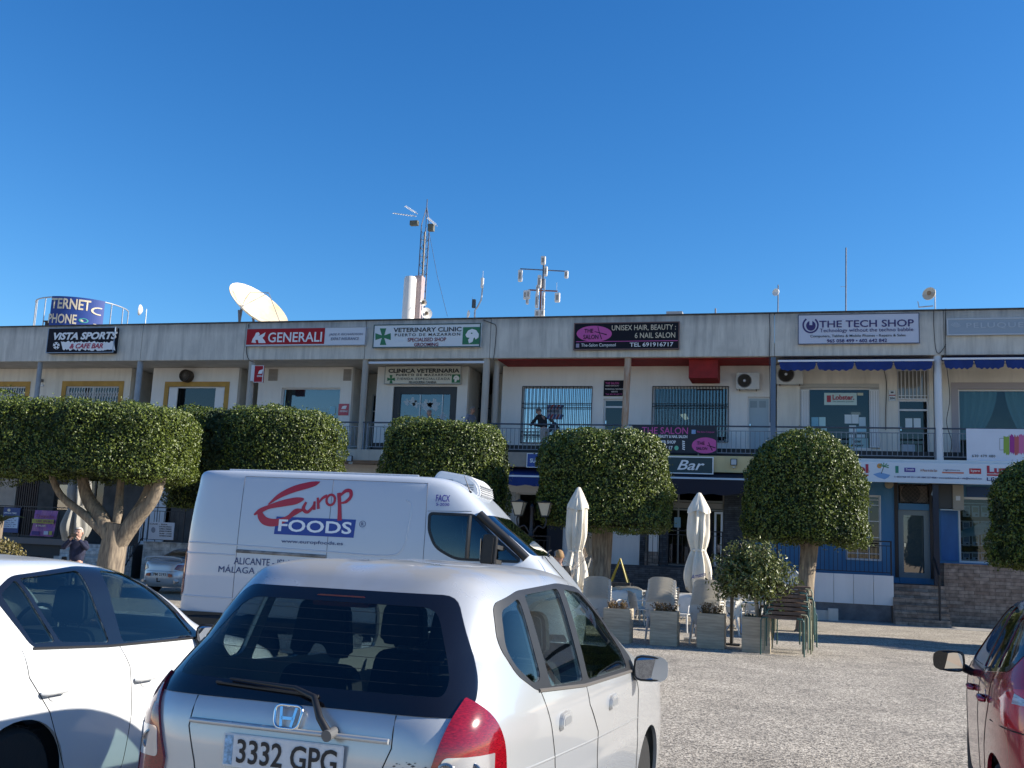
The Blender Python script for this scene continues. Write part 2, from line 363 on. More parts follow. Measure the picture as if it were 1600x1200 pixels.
def door_mirror(parent, p, sgn, mat, w_=.2, h=.14, glassm=None):
    """door mirror: housing, glass facing back, arm to the door"""
    x, y, z = p
    hs = MB(); N = 16; prof = [(0, 1.0), (.35, .97), (.7, .8), (.95, .45), (1.0, .12)]
    vs = []
    for t, k in prof:
        for i in range(N):
            a = 2 * math.pi * i / N; ca, sa = math.cos(a), math.sin(a); e = .55
            qx = math.copysign(abs(ca)**e, ca) * w_ / 2 * k; qz = math.copysign(abs(sa)**e, sa) * h / 2 * k * (1 - .12 * sgn * ca)
            vs.append((x + qx, y + t * .11, z + qz))
    fs = [(i * N + k, i * N + (k + 1) % N, (i + 1) * N + (k + 1) % N, (i + 1) * N + k) for i in range(len(prof) - 1) for k in range(N)] + [tuple(range(N)), tuple(range((len(prof) - 1) * N, len(prof) * N))]
    hs.add(vs, fs); hob = hs.build('mirror_housing', mat, parent, world=False, smooth=60)
    g = MB(); vs = []
    for i in range(N):
        a = 2 * math.pi * i / N; ca, sa = math.cos(a), math.sin(a); vs.append((x + math.copysign(abs(ca)**.55, ca) * w_ / 2 * .9, y - .003 + .02 * sgn * (ca), z + math.copysign(abs(sa)**.55, sa) * h / 2 * .88 * (1 - .12 * sgn * ca)))
    g.add(vs, [tuple(range(N))]); g.build('mirror_glass', mirror_m, hob, world=False)
    rim = MB(); vs2 = [(a[0], a[1] + .002, a[2]) for a in vs]; rim.tube(vs2 + vs2[:2], .006, 6); rim.build('mirror_rim', black, hob, world=False)
    MB().tube([(x - sgn * w_ * .4, y + .04, z - h * .25), (x - sgn * w_ * .75, y + .05, z - h * .5)], [.03, .025], 8).build('mirror_arm', black, hob, world=False)
    return hob

def make_hatch():
    sp = [(.18,.14,3.78,.77),(.30,.04,3.83,.82),(.50,.0,3.85,.835),(.64,.02,3.83,.84),(.68,.055,3.83,.838),(.90,.08,3.72,.84),(1.0,.10,3.4,.83),(1.06,.13,3.1,.815),(1.14,.19,2.9,.79),(1.28,.30,2.66,.74),(1.42,.42,2.42,.685),(1.50,.50,2.22,.645),(1.56,.57,2.02,.59),(1.60,.74,1.78,.46),(1.618,.98,1.45,.1)]
    B = Body(sp, lambda z: float(np.interp(z, [.95, 1.25], [9.0, 5.5])), lambda y: .95 + .05 * min(1, max(0, y / 1.6)))
    root = thing('parked_car', 'silver hatchback in the foreground centre with a dusty roof, seen from behind', 'car', (-1.935, 3.74, 0), R(-3.5))
    paint = car_paint('silver_paint', (.50, .51, .515), .38, .27, dust=.8)
    # openings
    rg = rnd_poly([(-.70, 1.06), (.70, 1.06), (.675, 1.16), (.50, 1.475), (-.50, 1.475), (-.675, 1.16)], .05)
    Q = rnd_poly([(.70, 1.425), (.93, 1.475), (.90, 1.13), (.80, 1.12), (.66, 1.2), (.63, 1.28)], .04)
    D = rnd_poly([(1.01, 1.485), (1.55, 1.505), (1.49, 1.07), (1.0, 1.09)], .03)
    F = rnd_poly([(1.64, 1.50), (1.94, 1.475), (2.26, 1.30), (2.42, 1.14), (2.44, 1.05), (1.58, 1.065)], .04)
    T = rnd_poly([(2.34, 1.24), (2.50, 1.12), (2.50, 1.06)], .02)
    DLO = rnd_poly([(.66, 1.455), (.95, 1.505), (1.6, 1.53), (1.97, 1.505), (2.32, 1.32), (2.62, 1.10), (2.62, 1.02), (1.5, 1.04), (.82, 1.09), (.64, 1.17), (.58, 1.3)], .05)
    ws = rnd_poly([(-.62, 1.12), (.62, 1.12), (.52, 1.49), (-.52, 1.49)], .05)
    def cut(polys):
        c = MB()
        for p in polys:
            c.prism(p, 'x', .3, 1.05); c.prism(p, 'x', -1.05, -.3)
        return c
    full = B.shell(0, -.022)
    c = cut([Q, D, F]); c.prism(rg, 'y', -.5, .95); c.prism(ws, 'y', 1.95, 3.6)
    for y in (.66, 3.07):
        for sg in (-1, 1): c.cyl((sg * .45, y, .30), (sg * 1.1, y, .30), .345, n=36)
    body = boolean(full, c, 'DIFFERENCE', 'body', paint, root)
    # black window surround and rear glass border
    sh = B.shell(.003, -.004)
    for sg in (-1, 1):
        cc = MB().prism(DLO, 'x', sg * .35, sg * 1.02)
        a = boolean(sh, cc, 'INTERSECT', 'window_surround', black, root)
        base = MB(); base.add([v.co[:] for v in a.data.vertices], [tuple(p.vertices) for p in a.data.polygons]); bpy.data.objects.remove(a)
        boolean(base, cut([Q, D, F]), 'DIFFERENCE', 'window_surround', black, root)
        g = B.shell(-.004, -.009)
        for nm, p in (('quarter_window', Q), ('rear_door_window', D), ('front_door_window', F)):
            boolean(g, MB().prism(grow(p, .006), 'x', sg * .35, sg * 1.02), 'INTERSECT', nm, cglass, root)
    inner = rnd_poly([(-.60, 1.115), (.60, 1.115), (.60, 1.17), (.455, 1.435), (-.455, 1.435), (-.60, 1.17)], .07)
    gl = boolean(B.shell(.002, -.003), MB().prism(grow(rg, .012), 'y', -.5, .95), 'INTERSECT', 'rear_window', glass('rear_glass', (.55, .60, .60), .05), root)
    bd = MB(); bd.add([v.co[:] for v in gl.data.vertices], [tuple(p.vertices) for p in gl.data.polygons])
    bd.v = [(x, y - .0015, z) for x, y, z in bd.v]
    boolean(bd, MB().prism(inner, 'y', -.6, 1.1), 'DIFFERENCE', 'glass_border', gloss_black, gl)
    boolean(B.shell(-.004, -.009), MB().prism(grow(ws, .01), 'y', 1.95, 3.6), 'INTERSECT', 'windscreen', cglass, root)
    hl = MB()
    for k in range(7):
        z = 1.15 + k * .042; xm = .58 - .3 * max(0, (z - 1.17)) * 1.5
        hl.tube(rear_line(B, [(-xm, z), (xm, z)], -.004, .1), .0012, 4)
    hl.build('heating_wire', M('heater_wire', (.05, .04, .03), .6), gl, world=False)
    # tailgate seams, crease, bumper line
    for ln in ([(-.64, .66), (.64, .66)], *[[(sg * u, v) for u, v in q] for sg in (-1, 1) for q in ([(.445, 1.045), (.45, .93), (.40, .80), (.36, .66)], [(.625, .84), (.60, .60), (.5, .56)])]):
        MB().tube(rear_line(B, ln, .0006), .0025, 5).build('tailgate_gap', seam_m, root, world=False)
    # handle strip ledge over the plate
    lg = MB(); P1 = rear_line(B, [(-.44, .955), (.44, .955)], .012); P2 = rear_line(B, [(-.44, .935), (.44, .935)], .0)
    lg.tube(P1, .011, 8); lg.build('tailgate_strip', paint, root, world=False, smooth=60)
    # side seams
    for sg in (-1, 1):
        for sm in ([(1.53, 1.045), (1.55, .95), (1.72, .80), (1.72, .35)], [(.86, 1.09), (.93, .95), (1.0, .80), (1.04, .62)], [(2.60, 1.04), (2.68, .9), (2.70, .4)]): MB().tube(side_line(B, sm, sg, .0005), .0026, 5).build('door_gap', seam_m, root, world=False)
        st = MB().tube(side_line(B, [(.62, .80), (1.5, .775), (2.7, .74)], sg, -.0105), .0125, 10); st.build('waist_crease', paint, root, world=False, smooth=60)
        bt = MB().tube(side_line(B, [(.84, 1.088), (1.5, 1.045), (2.62, 1.02)], sg, .002), .009, 6); bt.build('belt_trim', M('dusty_trim', (.10, .09, .08), .7), root, world=False)
        for (y, z) in ((1.13, .93), (2.02, .91)):
            x = B.side_x(y, z)
            h = MB(); h.prism(rnd_poly([(y - .085, z - .035), (y + .085, z - .03), (y + .07, z + .04), (y - .07, z + .035)], .03), 'x', sg * (x - .01), sg * (x + (.018 if sg > 0 else .006)))
            hb = h.build('door_handle', paint, root, world=False, bevel=.005)
            g2 = MB().prism(rnd_poly([(y - .06, z - .018), (y + .06, z - .016), (y + .05, z + .02), (y - .05, z + .018)], .02), 'x', sg * (x + (.0182 if sg > 0 else .0062)), sg * (x + (.0195 if sg > 0 else .0075))); g2.build('grip', M('silver_dark', (.30, .31, .32), .4, metal=.4), hb, world=False)
    # lamps
    for sg in (-1, 1):
        k_ = 0 if sg > 0 else -.055
        rp = [(sg * a, b) for a, b in [(.595 + k_, .80), (.675, 1.115), (.715, 1.135), (.95, 1.06), (.95, .60), (.60 + k_, .60)]]
        spoly = [(-.3, .55), (.34, .60), (.41, .78), (.39, .92), (.34, 1.04), (.23, 1.135, .01), (-.3, 1.135)]
        cc = MB().prism(rp if sg > 0 else rp[::-1], 'y', -.4, .9)
        a = boolean(B.shell(.014, -.01), cc, 'INTERSECT', 't', red_lens, root)
        base = MB(); base.add([v.co[:] for v in a.data.vertices], [tuple(p.vertices) for p in a.data.polygons]); bpy.data.objects.remove(a)
        lamp = boolean(base, MB().prism(rnd_poly(spoly, .06), 'x', -1.1, 1.1), 'INTERSECT', 'tail_lamp', red_lens, root)
        # clear section with two round reflectors
        cp = rnd_poly([(sg * (.628 + k_), .80), (sg * (.655 + k_), .915), (sg * .835, .915), (sg * .86, .80)], .02)
        cl = boolean(B.shell(.0165, .010), MB().prism(cp, 'y', -.4, .30), 'INTERSECT', 'clear_section', clear_lens, lamp)
        for (xx, rr) in ((.672, .042), (.742, .034)):
            yy = B.rear_y(xx, .858) - .022
            t = MB().lathe([(rr, 0), (rr, -.008), (rr * .82, -.01), (rr * .7, -.002), (.001, .0)], (sg * (xx + k_ * .7), yy, .858), 24, 'y'); t.build('reflector', M('lamp_reflector', (.20, .20, .22), .25, metal=.7, coat=1), lamp, world=False, smooth=True)
    number_plate(root, .0, B.rear_y(0, .86) - .01, .862, '3332 GPG', .53, .125)
    # badge
    e = bpy.data.objects.new('badge', None); COL.objects.link(e); e.parent = root; e.location = (.0, B.rear_y(0, 1.0) - .016, 1.003); e.rotation_euler = (R(-14), 0, 0)
    t = MB(); o = rnd_poly([(-.052, -.042), (.052, -.042), (.062, .045), (-.062, .045)], .03, 5); t.tube([(a, 0, b) for a, b in o] + [(o[0][0], 0, o[0][1])], .0065, 8); t.build('badge_ring', chrome, e, world=False, smooth=60)
    t = MB()
    for sg in (-1, 1): t.bar((sg * .022, 0, -.036), (sg * .034, 0, .038), .012, .008)
    t.bar((-.026, 0, -.004), (.026, 0, -.004), .008, .012); t.build('badge_letter', chrome, e, world=False)
    # wiper
    wy = B.rear_y(.16, 1.0) - .05
    wp = MB(); a0 = (.205, B.rear_y(.2, .965) - .045, .965)
    wp.tube([a0, (.16, B.rear_y(.16, 1.02) - .06, 1.02), (.10, B.rear_y(.1, 1.085) - .045, 1.085), (.0, B.rear_y(0, 1.105) - .035, 1.108), (-.32, B.rear_y(-.3, 1.125) - .025, 1.118)], [.017, .015, .013, .010, .004], 8)
    wp.build('wiper_arm', black, root, world=False, smooth=60)
    MB().cyl((.205, a0[1] - .02, .96), (.205, a0[1] + .05, .968), .022, .02).build('wiper_cap', M('wiper_cap', (.12, .12, .12), .4), root, world=False)
    MB().tube(rear_line(B, [(-.38, 1.10), (.1, 1.085)], .012), .006, 6).build('wiper_blade', rubber, root, world=False)
    # scuffed lettering on the tailgate
    me = text_mesh('Sport', .055, .001, .001, .35); me.transform(Matrix.Translation((.53, 0, 0)))
    for v in me.vertices: v.co = (v.co.x, B.rear_y(v.co.x, .80) - .003 - v.co.z * .5, .79 + v.co.y * .8)
    link('lettering', me, M('chrome_letter', (.35, .35, .36), .3, metal=.6), root)
    sc = MB()
    for k in range(16):
        x = .47 + .012 * k + random.uniform(-.004, .004); z = .878 + random.uniform(-.012, .014); rr = random.uniform(.0015, .005)
        y = B.rear_y(x, z) - .0018; sc.add([(x - rr * 1.8, y, z), (x, y, z - rr * .7), (x + rr * 2.2, y, z + rr * .2), (x + rr * .2, y, z + rr)], [(0, 1, 2, 3)])
    sc.build('paint_scuff', M('scuff', (.07, .07, .07), .8), root, world=False)
    # wheels
    for x, y in ((-.64, .66), (.64, .66), (-.70, 3.07), (.70, 3.07)): wheel(root, x, y, .305, .18, x, alloy)
    for y in (.66, 3.07):
        for sg in (-1, 1):
            open_drum(.345, sg * .68, y, .30).build('wheel_housing', seam_m, root, world=False)
    # mirrors
    for sg in (-1, 1): door_mirror(root, (sg * .935, 2.56, 1.04), sg, paint, .205, .15)
    # cabin
    cb = MB(); cb.box(-.70, .70, .35, 2.9, .28, .62); cb.box(-.66, .66, 2.3, 2.75, .62, 1.02); cb.box(-.62, .62, .34, .62, .62, .98); cb.build('cabin_floor', M('cabin_grey', (.035, .036, .04), .9), root, world=False, bevel=.03)
    for x in (-.38, .38): seat(root, x, 1.05, .50, 1.26, hr=False); seat(root, x * .95, 2.0, .46, 1.26)
    hr_ = MB()
    for x, s2 in ((-.36, 1.0), (.34, .9)):   # high arched head restraints of the rear bench
        hr_.prism(rnd_poly([(x - .17 * s2, 1.14), (x - .07, 1.14), (x - .05, 1.2), (x + .02, 1.2), (x + .05, 1.14), (x + .17 * s2, 1.14), (x + .14 * s2, 1.40), (x - .12 * s2, 1.41)], .05), 'y', .93, 1.0)
    hr_.build('rear_headrest', M('seat_cloth', (.03, .032, .036)), root, world=False, bevel=.02)
    sw = MB(); cx, cy, cz = -.36, 2.42, 1.02; sw.tube([(cx + .18 * math.cos(a), cy + .05 * math.sin(a), cz + .18 * math.sin(a)) for a in np.linspace(0, 2 * math.pi, 25)], .013, 8); sw.bar((cx - .17, cy, cz), (cx + .17, cy, cz), .02, .05); sw.build('steering_wheel', black, root, world=False)
    MB().prism(rnd_poly([(-.14, 1.415), (.14, 1.415), (.12, 1.462), (-.12, 1.462)], .02), 'y', B.rear_y(0, 1.44) + .012, B.rear_y(0, 1.44) + .09).build('brake_lamp', M('brake_lamp', (.14, .008, .01), .3), root, world=False)
    MB().box(-.12, .12, 2.0, 2.03, 1.40, 1.45).build('inner_mirror', black, root, world=False)
    dsk = MB().box(-.5, .5, .35, .6, 1.0, 1.02); dsk.build('parcel_shelf', M('shelf_grey', (.12, .12, .11), .9), root, world=False)
    return root
make_hatch()
# ------------------------------------------------------------ other cars
def side_car(name, label, org, rz, spec, n, tp, paint, wins, dlo, trim, seams, handles, wheels, r, mirror, ws, rg=None, mmat=None, seats=True, crease=None, rimm=None, belt=None, glassm=None, sides=(-1, 1)):
    B = Body(spec, n, tp, 24); root = thing(name, label, 'car', org, rz); glassm = glassm or cglass_dark
    c = MB()
    for p in wins:
        for sg in (-1, 1): c.prism(p, 'x', sg * .3, sg * 1.1)
    c.prism(ws[0], 'y', ws[1], ws[2])
    if rg: c.prism(rg[0], 'y', rg[1], rg[2])
    for y in wheels:
        for sg in (-1, 1): c.cyl((sg * .5, y, r), (sg * 1.2, y, r), r * 1.13, n=36)
    boolean(B.shell(0, -.022), c, 'DIFFERENCE', 'body', paint, root)
    for sg in sides:
        a = boolean(B.shell(.003, -.004), MB().prism(dlo, 'x', sg * .3, sg * 1.08), 'INTERSECT', 't', trim, root)
        base = MB(); base.add([v.co[:] for v in a.data.vertices], [tuple(p.vertices) for p in a.data.polygons]); bpy.data.objects.remove(a)
        c2 = MB()
        for p in wins: c2.prism(p, 'x', sg * .3, sg * 1.1)
        boolean(base, c2, 'DIFFERENCE', 'window_surround', trim, root)
        g = B.shell(-.004, -.009)
        for nm, p in zip(('quarter_window', 'rear_door_window', 'front_door_window'), wins):
            boolean(g, MB().prism(grow(p, .006), 'x', sg * .3, sg * 1.08), 'INTERSECT', nm, glassm, root)
        for sm in seams:
            MB().tube(side_line(B, sm, sg, .0005), .0024, 5).build('door_gap', seam_m, root, world=False)
        if crease: MB().tube(side_line(B, crease, sg, -.006), .012, 8).build('waist_crease', paint, root, world=False, smooth=60)
        if belt: MB().tube(side_line(B, belt, sg, .002), .009, 6).build('belt_trim', rubber, root, world=False)
        for (y, z) in handles:
            x = B.side_x(y, z); L = .1
            cup = MB().lathe([(.055, 0), (.05, .006), (.001, .002)], (sg * (x - .002), y + .01, z - .005), 20, 'x'); cup.build('handle_cup', M(paint.name + '_cup', (.5, .51, .53), .35, coat=.6), root, world=False, smooth=True)
            h = MB().tube([(sg * (x + .006), y - L, z - .004), (sg * (x + .03), y - L * .8, z), (sg * (x + .034), y, z + .003), (sg * (x + .03), y + L * .7, z), (sg * (x + .004), y + L, z)], [.012, .017, .018, .017, .012], 8); h.build('door_handle', paint, root, world=False, smooth=60)
        if mirror: door_mirror(root, (sg * mirror[0], mirror[1], mirror[2]), sg, mmat or paint, mirror[3], mirror[4])
    boolean(B.shell(-.004, -.009), MB().prism(grow(ws[0], .01), 'y', ws[1], ws[2]), 'INTERSECT', 'windscreen', cglass, root)
    if rg: boolean(B.shell(-.001, -.009), MB().prism(grow(rg[0], .01), 'y', rg[1], rg[2]), 'INTERSECT', 'rear_window', glassm, root)
    for y in wheels:
        for sg in (-1, 1):
            wheel(root, sg * .74, y, r, .2, sg, rimm or alloy)
            open_drum(r * 1.14, sg * .72, y, r).build('wheel_housing', seam_m, root, world=False)
    if seats:
        cb = MB(); cb.box(-.70, .70, .5, 3.1, .28, .6); cb.box(-.68, .68, 2.5, 2.9, .6, .98); cb.build('cabin_floor', M('cabin_grey', (.035, .036, .04)), root, world=False, bevel=.03)
        for x in (-.38, .38): seat(root, x, 1.1, .5, 1.22); seat(root, x, 1.95, .48, 1.24)
        MB().tube([(-.37 + .18 * math.cos(a), 2.45 + .05 * math.sin(a), .98 + .18 * math.sin(a)) for a in np.linspace(0, 2 * math.pi, 21)], .014, 8).build('steering_wheel', black, root, world=False)
        MB().prism(rnd_poly([(-.11, 1.30), (.11, 1.30), (.11, 1.37), (-.11, 1.37)], .02), 'y', 2.1, 2.13).build('inner_mirror', M('grey_plastic', (.3, .3, .3), .5), root, world=False)
    return root, B
white_paint = car_paint('white_paint', (.66, .675, .69), 0, .25, dust=.15)
sp = [(.18,.16,4.15,.80),(.30,.05,4.22,.87),(.50,.0,4.25,.885),(.75,.06,4.15,.89),(.90,.10,3.75,.885),(1.0,.14,3.2,.865),(1.08,.2,2.95,.83),(1.22,.34,2.72,.76),(1.36,.5,2.4,.69),(1.45,.68,2.1,.61),(1.50,.95,1.8,.47),(1.522,1.15,1.6,.1)]
Q = rnd_poly([(.86, 1.33), (1.00, 1.405), (1.16, 1.07), (.99, 1.07)], .025)
D = rnd_poly([(1.03, 1.41), (1.56, 1.45), (1.62, 1.035), (1.20, 1.065)], .03)
F = rnd_poly([(1.76, 1.45), (2.02, 1.43), (2.22, 1.35), (2.42, 1.2), (2.55, 1.02), (1.74, 1.025)], .04)
DLO = rnd_poly([(.80, 1.33, .05), (.98, 1.425), (1.6, 1.475), (2.05, 1.455), (2.27, 1.365), (2.48, 1.21), (2.66, 1.0), (1.5, 1.015), (.98, 1.045)], .06)
side_car('parked_car', 'white car at the left edge, its doors and rear wheel arch in view', (-4.85, 3.9, 0), 0, sp, 4.5, None, white_paint,
         [Q, D, F], DLO, gloss_black, [[(.90, 1.04), (.94, .9), (1.12, .70), (1.27, .42), (1.35, .28)], [(1.70, 1.02), (1.80, .88), (1.86, .6), (1.84, .28)], [(2.72, 1.0), (2.8, .85), (2.8, .3)]],
         [(1.13, .81), (1.95, .80)], (.93, 3.5), .32, (.96, 2.55, 1.03, .19, .13), (rnd_poly([(-.62, 1.1), (.62, 1.1), (.5, 1.42), (-.5, 1.42)], .05), 2.1, 3.6),
         (rnd_poly([(-.6, 1.1), (.6, 1.1), (.48, 1.4), (-.48, 1.4)], .06), -.4, .9), mmat=black, crease=None, belt=[(.98, 1.045), (1.6, 1.015), (2.62, 1.0)], sides=(1, -1), glassm=glass('car_glass_mid', (.52, .60, .60), .06))
wine = car_paint('wine_paint', (.36, .010, .026), .1, .22, dust=.05)
sp = [(.18,.16,3.65,.80),(.30,.05,3.7,.86),(.50,.0,3.72,.875),(.75,.05,3.66,.88),(.95,.10,3.5,.87),(1.05,.16,3.1,.85),(1.15,.24,2.85,.81),(1.30,.38,2.5,.74),(1.45,.55,2.1,.66),(1.53,.8,1.85,.56),(1.575,1.1,1.6,.4),(1.59,1.2,1.5,.1)]
Q = rnd_poly([(.62, 1.38), (.88, 1.44), (.84, 1.13), (.62, 1.16)], .04)
D = rnd_poly([(.94, 1.45), (1.42, 1.48), (1.40, 1.09), (.92, 1.12)], .03)
F = rnd_poly([(1.50, 1.48), (1.80, 1.46), (2.1, 1.32), (2.40, 1.12), (2.40, 1.07), (1.48, 1.09)], .04)
DLO = rnd_poly([(.50, 1.32), (.62, 1.41), (.9, 1.47), (1.45, 1.51), (1.84, 1.485), (2.14, 1.34), (2.55, 1.08), (2.5, 1.045), (1.4, 1.06), (.58, 1.13)], .06)
rc, B = side_car('parked_car', 'dark red car cut off by the right edge, nearest its black door mirror', (1.86, 5.95, 0), R(-4.5), sp, 4.5, None, wine,
         [Q, D, F], DLO, gloss_black, [[(.86, 1.09), (.90, .9), (1.1, .65), (1.15, .4)], [(1.44, 1.06), (1.5, .8), (1.5, .3)], [(2.5, 1.04), (2.6, .8), (2.6, .3)]],
         [(1.06, .93), (1.90, .91)], (.72, 3.05), .31, (1.02, 2.02, 1.06, .21, .145), (rnd_poly([(-.62, 1.15), (.62, 1.15), (.5, 1.5), (-.5, 1.5)], .05), 2.0, 3.6),
         (rnd_poly([(-.62, 1.15), (.62, 1.15), (.5, 1.48), (-.5, 1.48)], .06), -.4, .9), mmat=gloss_black)
for sg in (-1, 1):
    p = [(sg * .62, .86), (sg * .60, 1.02), (sg * .80, 1.09), (sg * 1.0, 1.02), (sg * 1.0, .84)]
    a = boolean(B.shell(.012, -.01), MB().prism(rnd_poly(p, .03), 'y', -.4, .78), 'INTERSECT', 't', red_lens, rc)
    base = MB(); base.add([v.co[:] for v in a.data.vertices], [tuple(q.vertices) for q in a.data.polygons]); bpy.data.objects.remove(a)
    lamp = boolean(base, MB().prism(rnd_poly([(-.2, .8), (.46, .84), (.70, .93), (.42, 1.06), (-.2, 1.10)], .05), 'x', -1.2, 1.2), 'INTERSECT', 'tail_lamp', M('red_lens_bright', (.55, .008, .015), .12, coat=1), rc)
    boolean(B.shell(.0145, .009), MB().prism(rnd_poly([(sg * .66, .985), (sg * .8, 1.05), (sg * .872, 1.03), (sg * .878, .975)], .015), 'y', -.4, .40), 'INTERSECT', 'clear_section', M('lamp_clear_streaked', (.42, .42, .46), .1, coat=1, nz=14, amt=.5, stretch=(1, 1, 8)), lamp)
MB().tube([(-.52, .78, 1.53), (-.52, .55, 1.63), (-.50, .50, 1.69)], [.006, .005, .004], 6).build('aerial', chrome, rc, world=False)
sl2 = MB()
for s_ in ([(-.86, .835), (.86, .835)], ): sl2.tube(rear_line(B, s_, .001), .004, 5)
sl2.build('bumper_gap', seam_m, rc, world=False)

# silver coupe parked by the terrace, seen from behind
def make_coupe():
    sp = [(.20,.15,4.2,.70),(.32,.03,4.3,.80),(.50,.0,4.35,.84),(.68,.03,4.3,.85),(.82,.05,4.1,.84),(.92,.10,3.7,.82),(.965,.35,3.1,.79),(.99,.65,2.95,.75),(1.12,1.0,2.7,.68),(1.24,1.35,2.35,.60),(1.30,1.65,2.1,.48),(1.32,1.8,2.0,.2)]
    B = Body(sp, 4.0, None, 20); X, Y = -18.1, 27.0
    root = thing('parked_car', 'silver coupe with a rear spoiler half hidden behind the white van', 'car', (X, Y, 0), R(2))
    pt = car_paint('silver_blue_paint', (.50, .54, .60), .4, .35, dust=.1)
    ws = rnd_poly([(-.60, 1.03), (.60, 1.03), (.46, 1.26), (-.46, 1.26)], .05)
    sd_ = rnd_poly([(1.0, 1.02), (1.5, 1.24), (2.1, 1.25), (2.75, 1.0)], .05)
    c = MB().prism(ws, 'y', .5, 1.5)
    for sg in (-1, 1):
        c.prism(sd_, 'x', sg * .3, sg * 1.)
        for y in (.95, 3.45): c.cyl((sg * .45, y, .31), (sg * 1.1, y, .31), .35, n=28)
    boolean(B.shell(0, -.022), c, 'DIFFERENCE', 'body', pt, root)
    boolean(B.shell(-.002, -.009), MB().prism(grow(ws, .01), 'y', .5, 1.5), 'INTERSECT', 'rear_window', cglass_dark, root)
    for sg in (-1, 1): boolean(B.shell(-.002, -.009), MB().prism(grow(sd_, .01), 'x', sg * .3, sg * 1), 'INTERSECT', 'side_window', cglass_dark, root)
    MB().tube([(-.62, .12, .95), (-.6, .16, 1.03), (-.3, .18, 1.07), (.3, .18, 1.07), (.6, .16, 1.03), (.62, .12, .95)], [.03, .028, .026, .026, .028, .03], 8).build('spoiler', pt, root, world=False, smooth=60)
    for sg in (-1, 1):
        p = [(sg * .42, .72), (sg * .50, .86), (sg * .95, .88), (sg * .95, .70), (sg * .6, .68)]
        boolean(B.shell(.012, -.01), MB().prism(rnd_poly(p, .03), 'y', -.4, .45), 'INTERSECT', 'tail_lamp', red_lens, root)
        wheel(root, sg * .70, .95, .31, .2, sg, alloy); wheel(root, sg * .70, 3.45, .31, .2, sg, alloy)
        MB().prism(rnd_poly([(sg * .30, .50), (sg * .30, .60), (sg * .42, .58), (sg * .42, .50)], .02), 'y', -.03, .02).build('reflector', red_lens, root, world=False)
        MB().cyl((sg * .52, -.03, .36), (sg * .52, .2, .37), .045).build('exhaust', chrome, root, world=False)
    MB().tube(rear_line(B, [(-.75, .66), (.75, .66)], .001), .004, 5).build('bumper_gap', seam_m, root, world=False)
    number_plate(root, 0, -.012, .56, 'PM 2193', .5, .12)
    MB().tube([(.02, .05, .36), (.02, -.12, .36), (.02, -.14, .46)], .02, 8).build('tow_bar', black, root, world=False)
    for x in (-.35, .35): seat(root, x, 2.1, .46, 1.12)
make_coupe()

# ------------------------------------------------------------ white delivery van
def stroke(mb, pts, fn):
    n = len(pts); L = []; Rr = []
    for i, (x, y, w_) in enumerate(pts):
        a = pts[max(i - 1, 0)]; b = pts[min(i + 1, n - 1)]; d = math.hypot(b[0] - a[0], b[1] - a[1]) or 1; nx, ny = -(b[1] - a[1]) / d, (b[0] - a[0]) / d
        L.append((x + nx * w_ / 2, y + ny * w_ / 2)); Rr.append((x - nx * w_ / 2, y - ny * w_ / 2))
    mb.add([fn(*q) for q in L + Rr], [(i, i + 1, n + i + 1, n + i) for i in range(n - 1)])
def smooth_path(p, k=5):
    out = []
    P = [p[0]] + p + [p[-1]]
    for i in range(1, len(P) - 2):
        a, b, c, d = [np.array(P[j], float) for j in (i - 1, i, i + 1, i + 2)]
        for j in range(k):
            t = j / k; out.append(tuple(.5 * ((2 * b) + (-a + c) * t + (2 * a - 5 * b + 4 * c - d) * t * t + (-a + 3 * b - 3 * c + d) * t**3)))
    out.append(tuple(p[-1])); return out
def corner(B, z, sg):
    a, b, w_ = B.at(z); k = 2 ** (-1 / B.n(z)); y = (a + b) / 2 + (b - a) / 2 * k; return (sg * w_ * B.taper(y) * k, y, z)
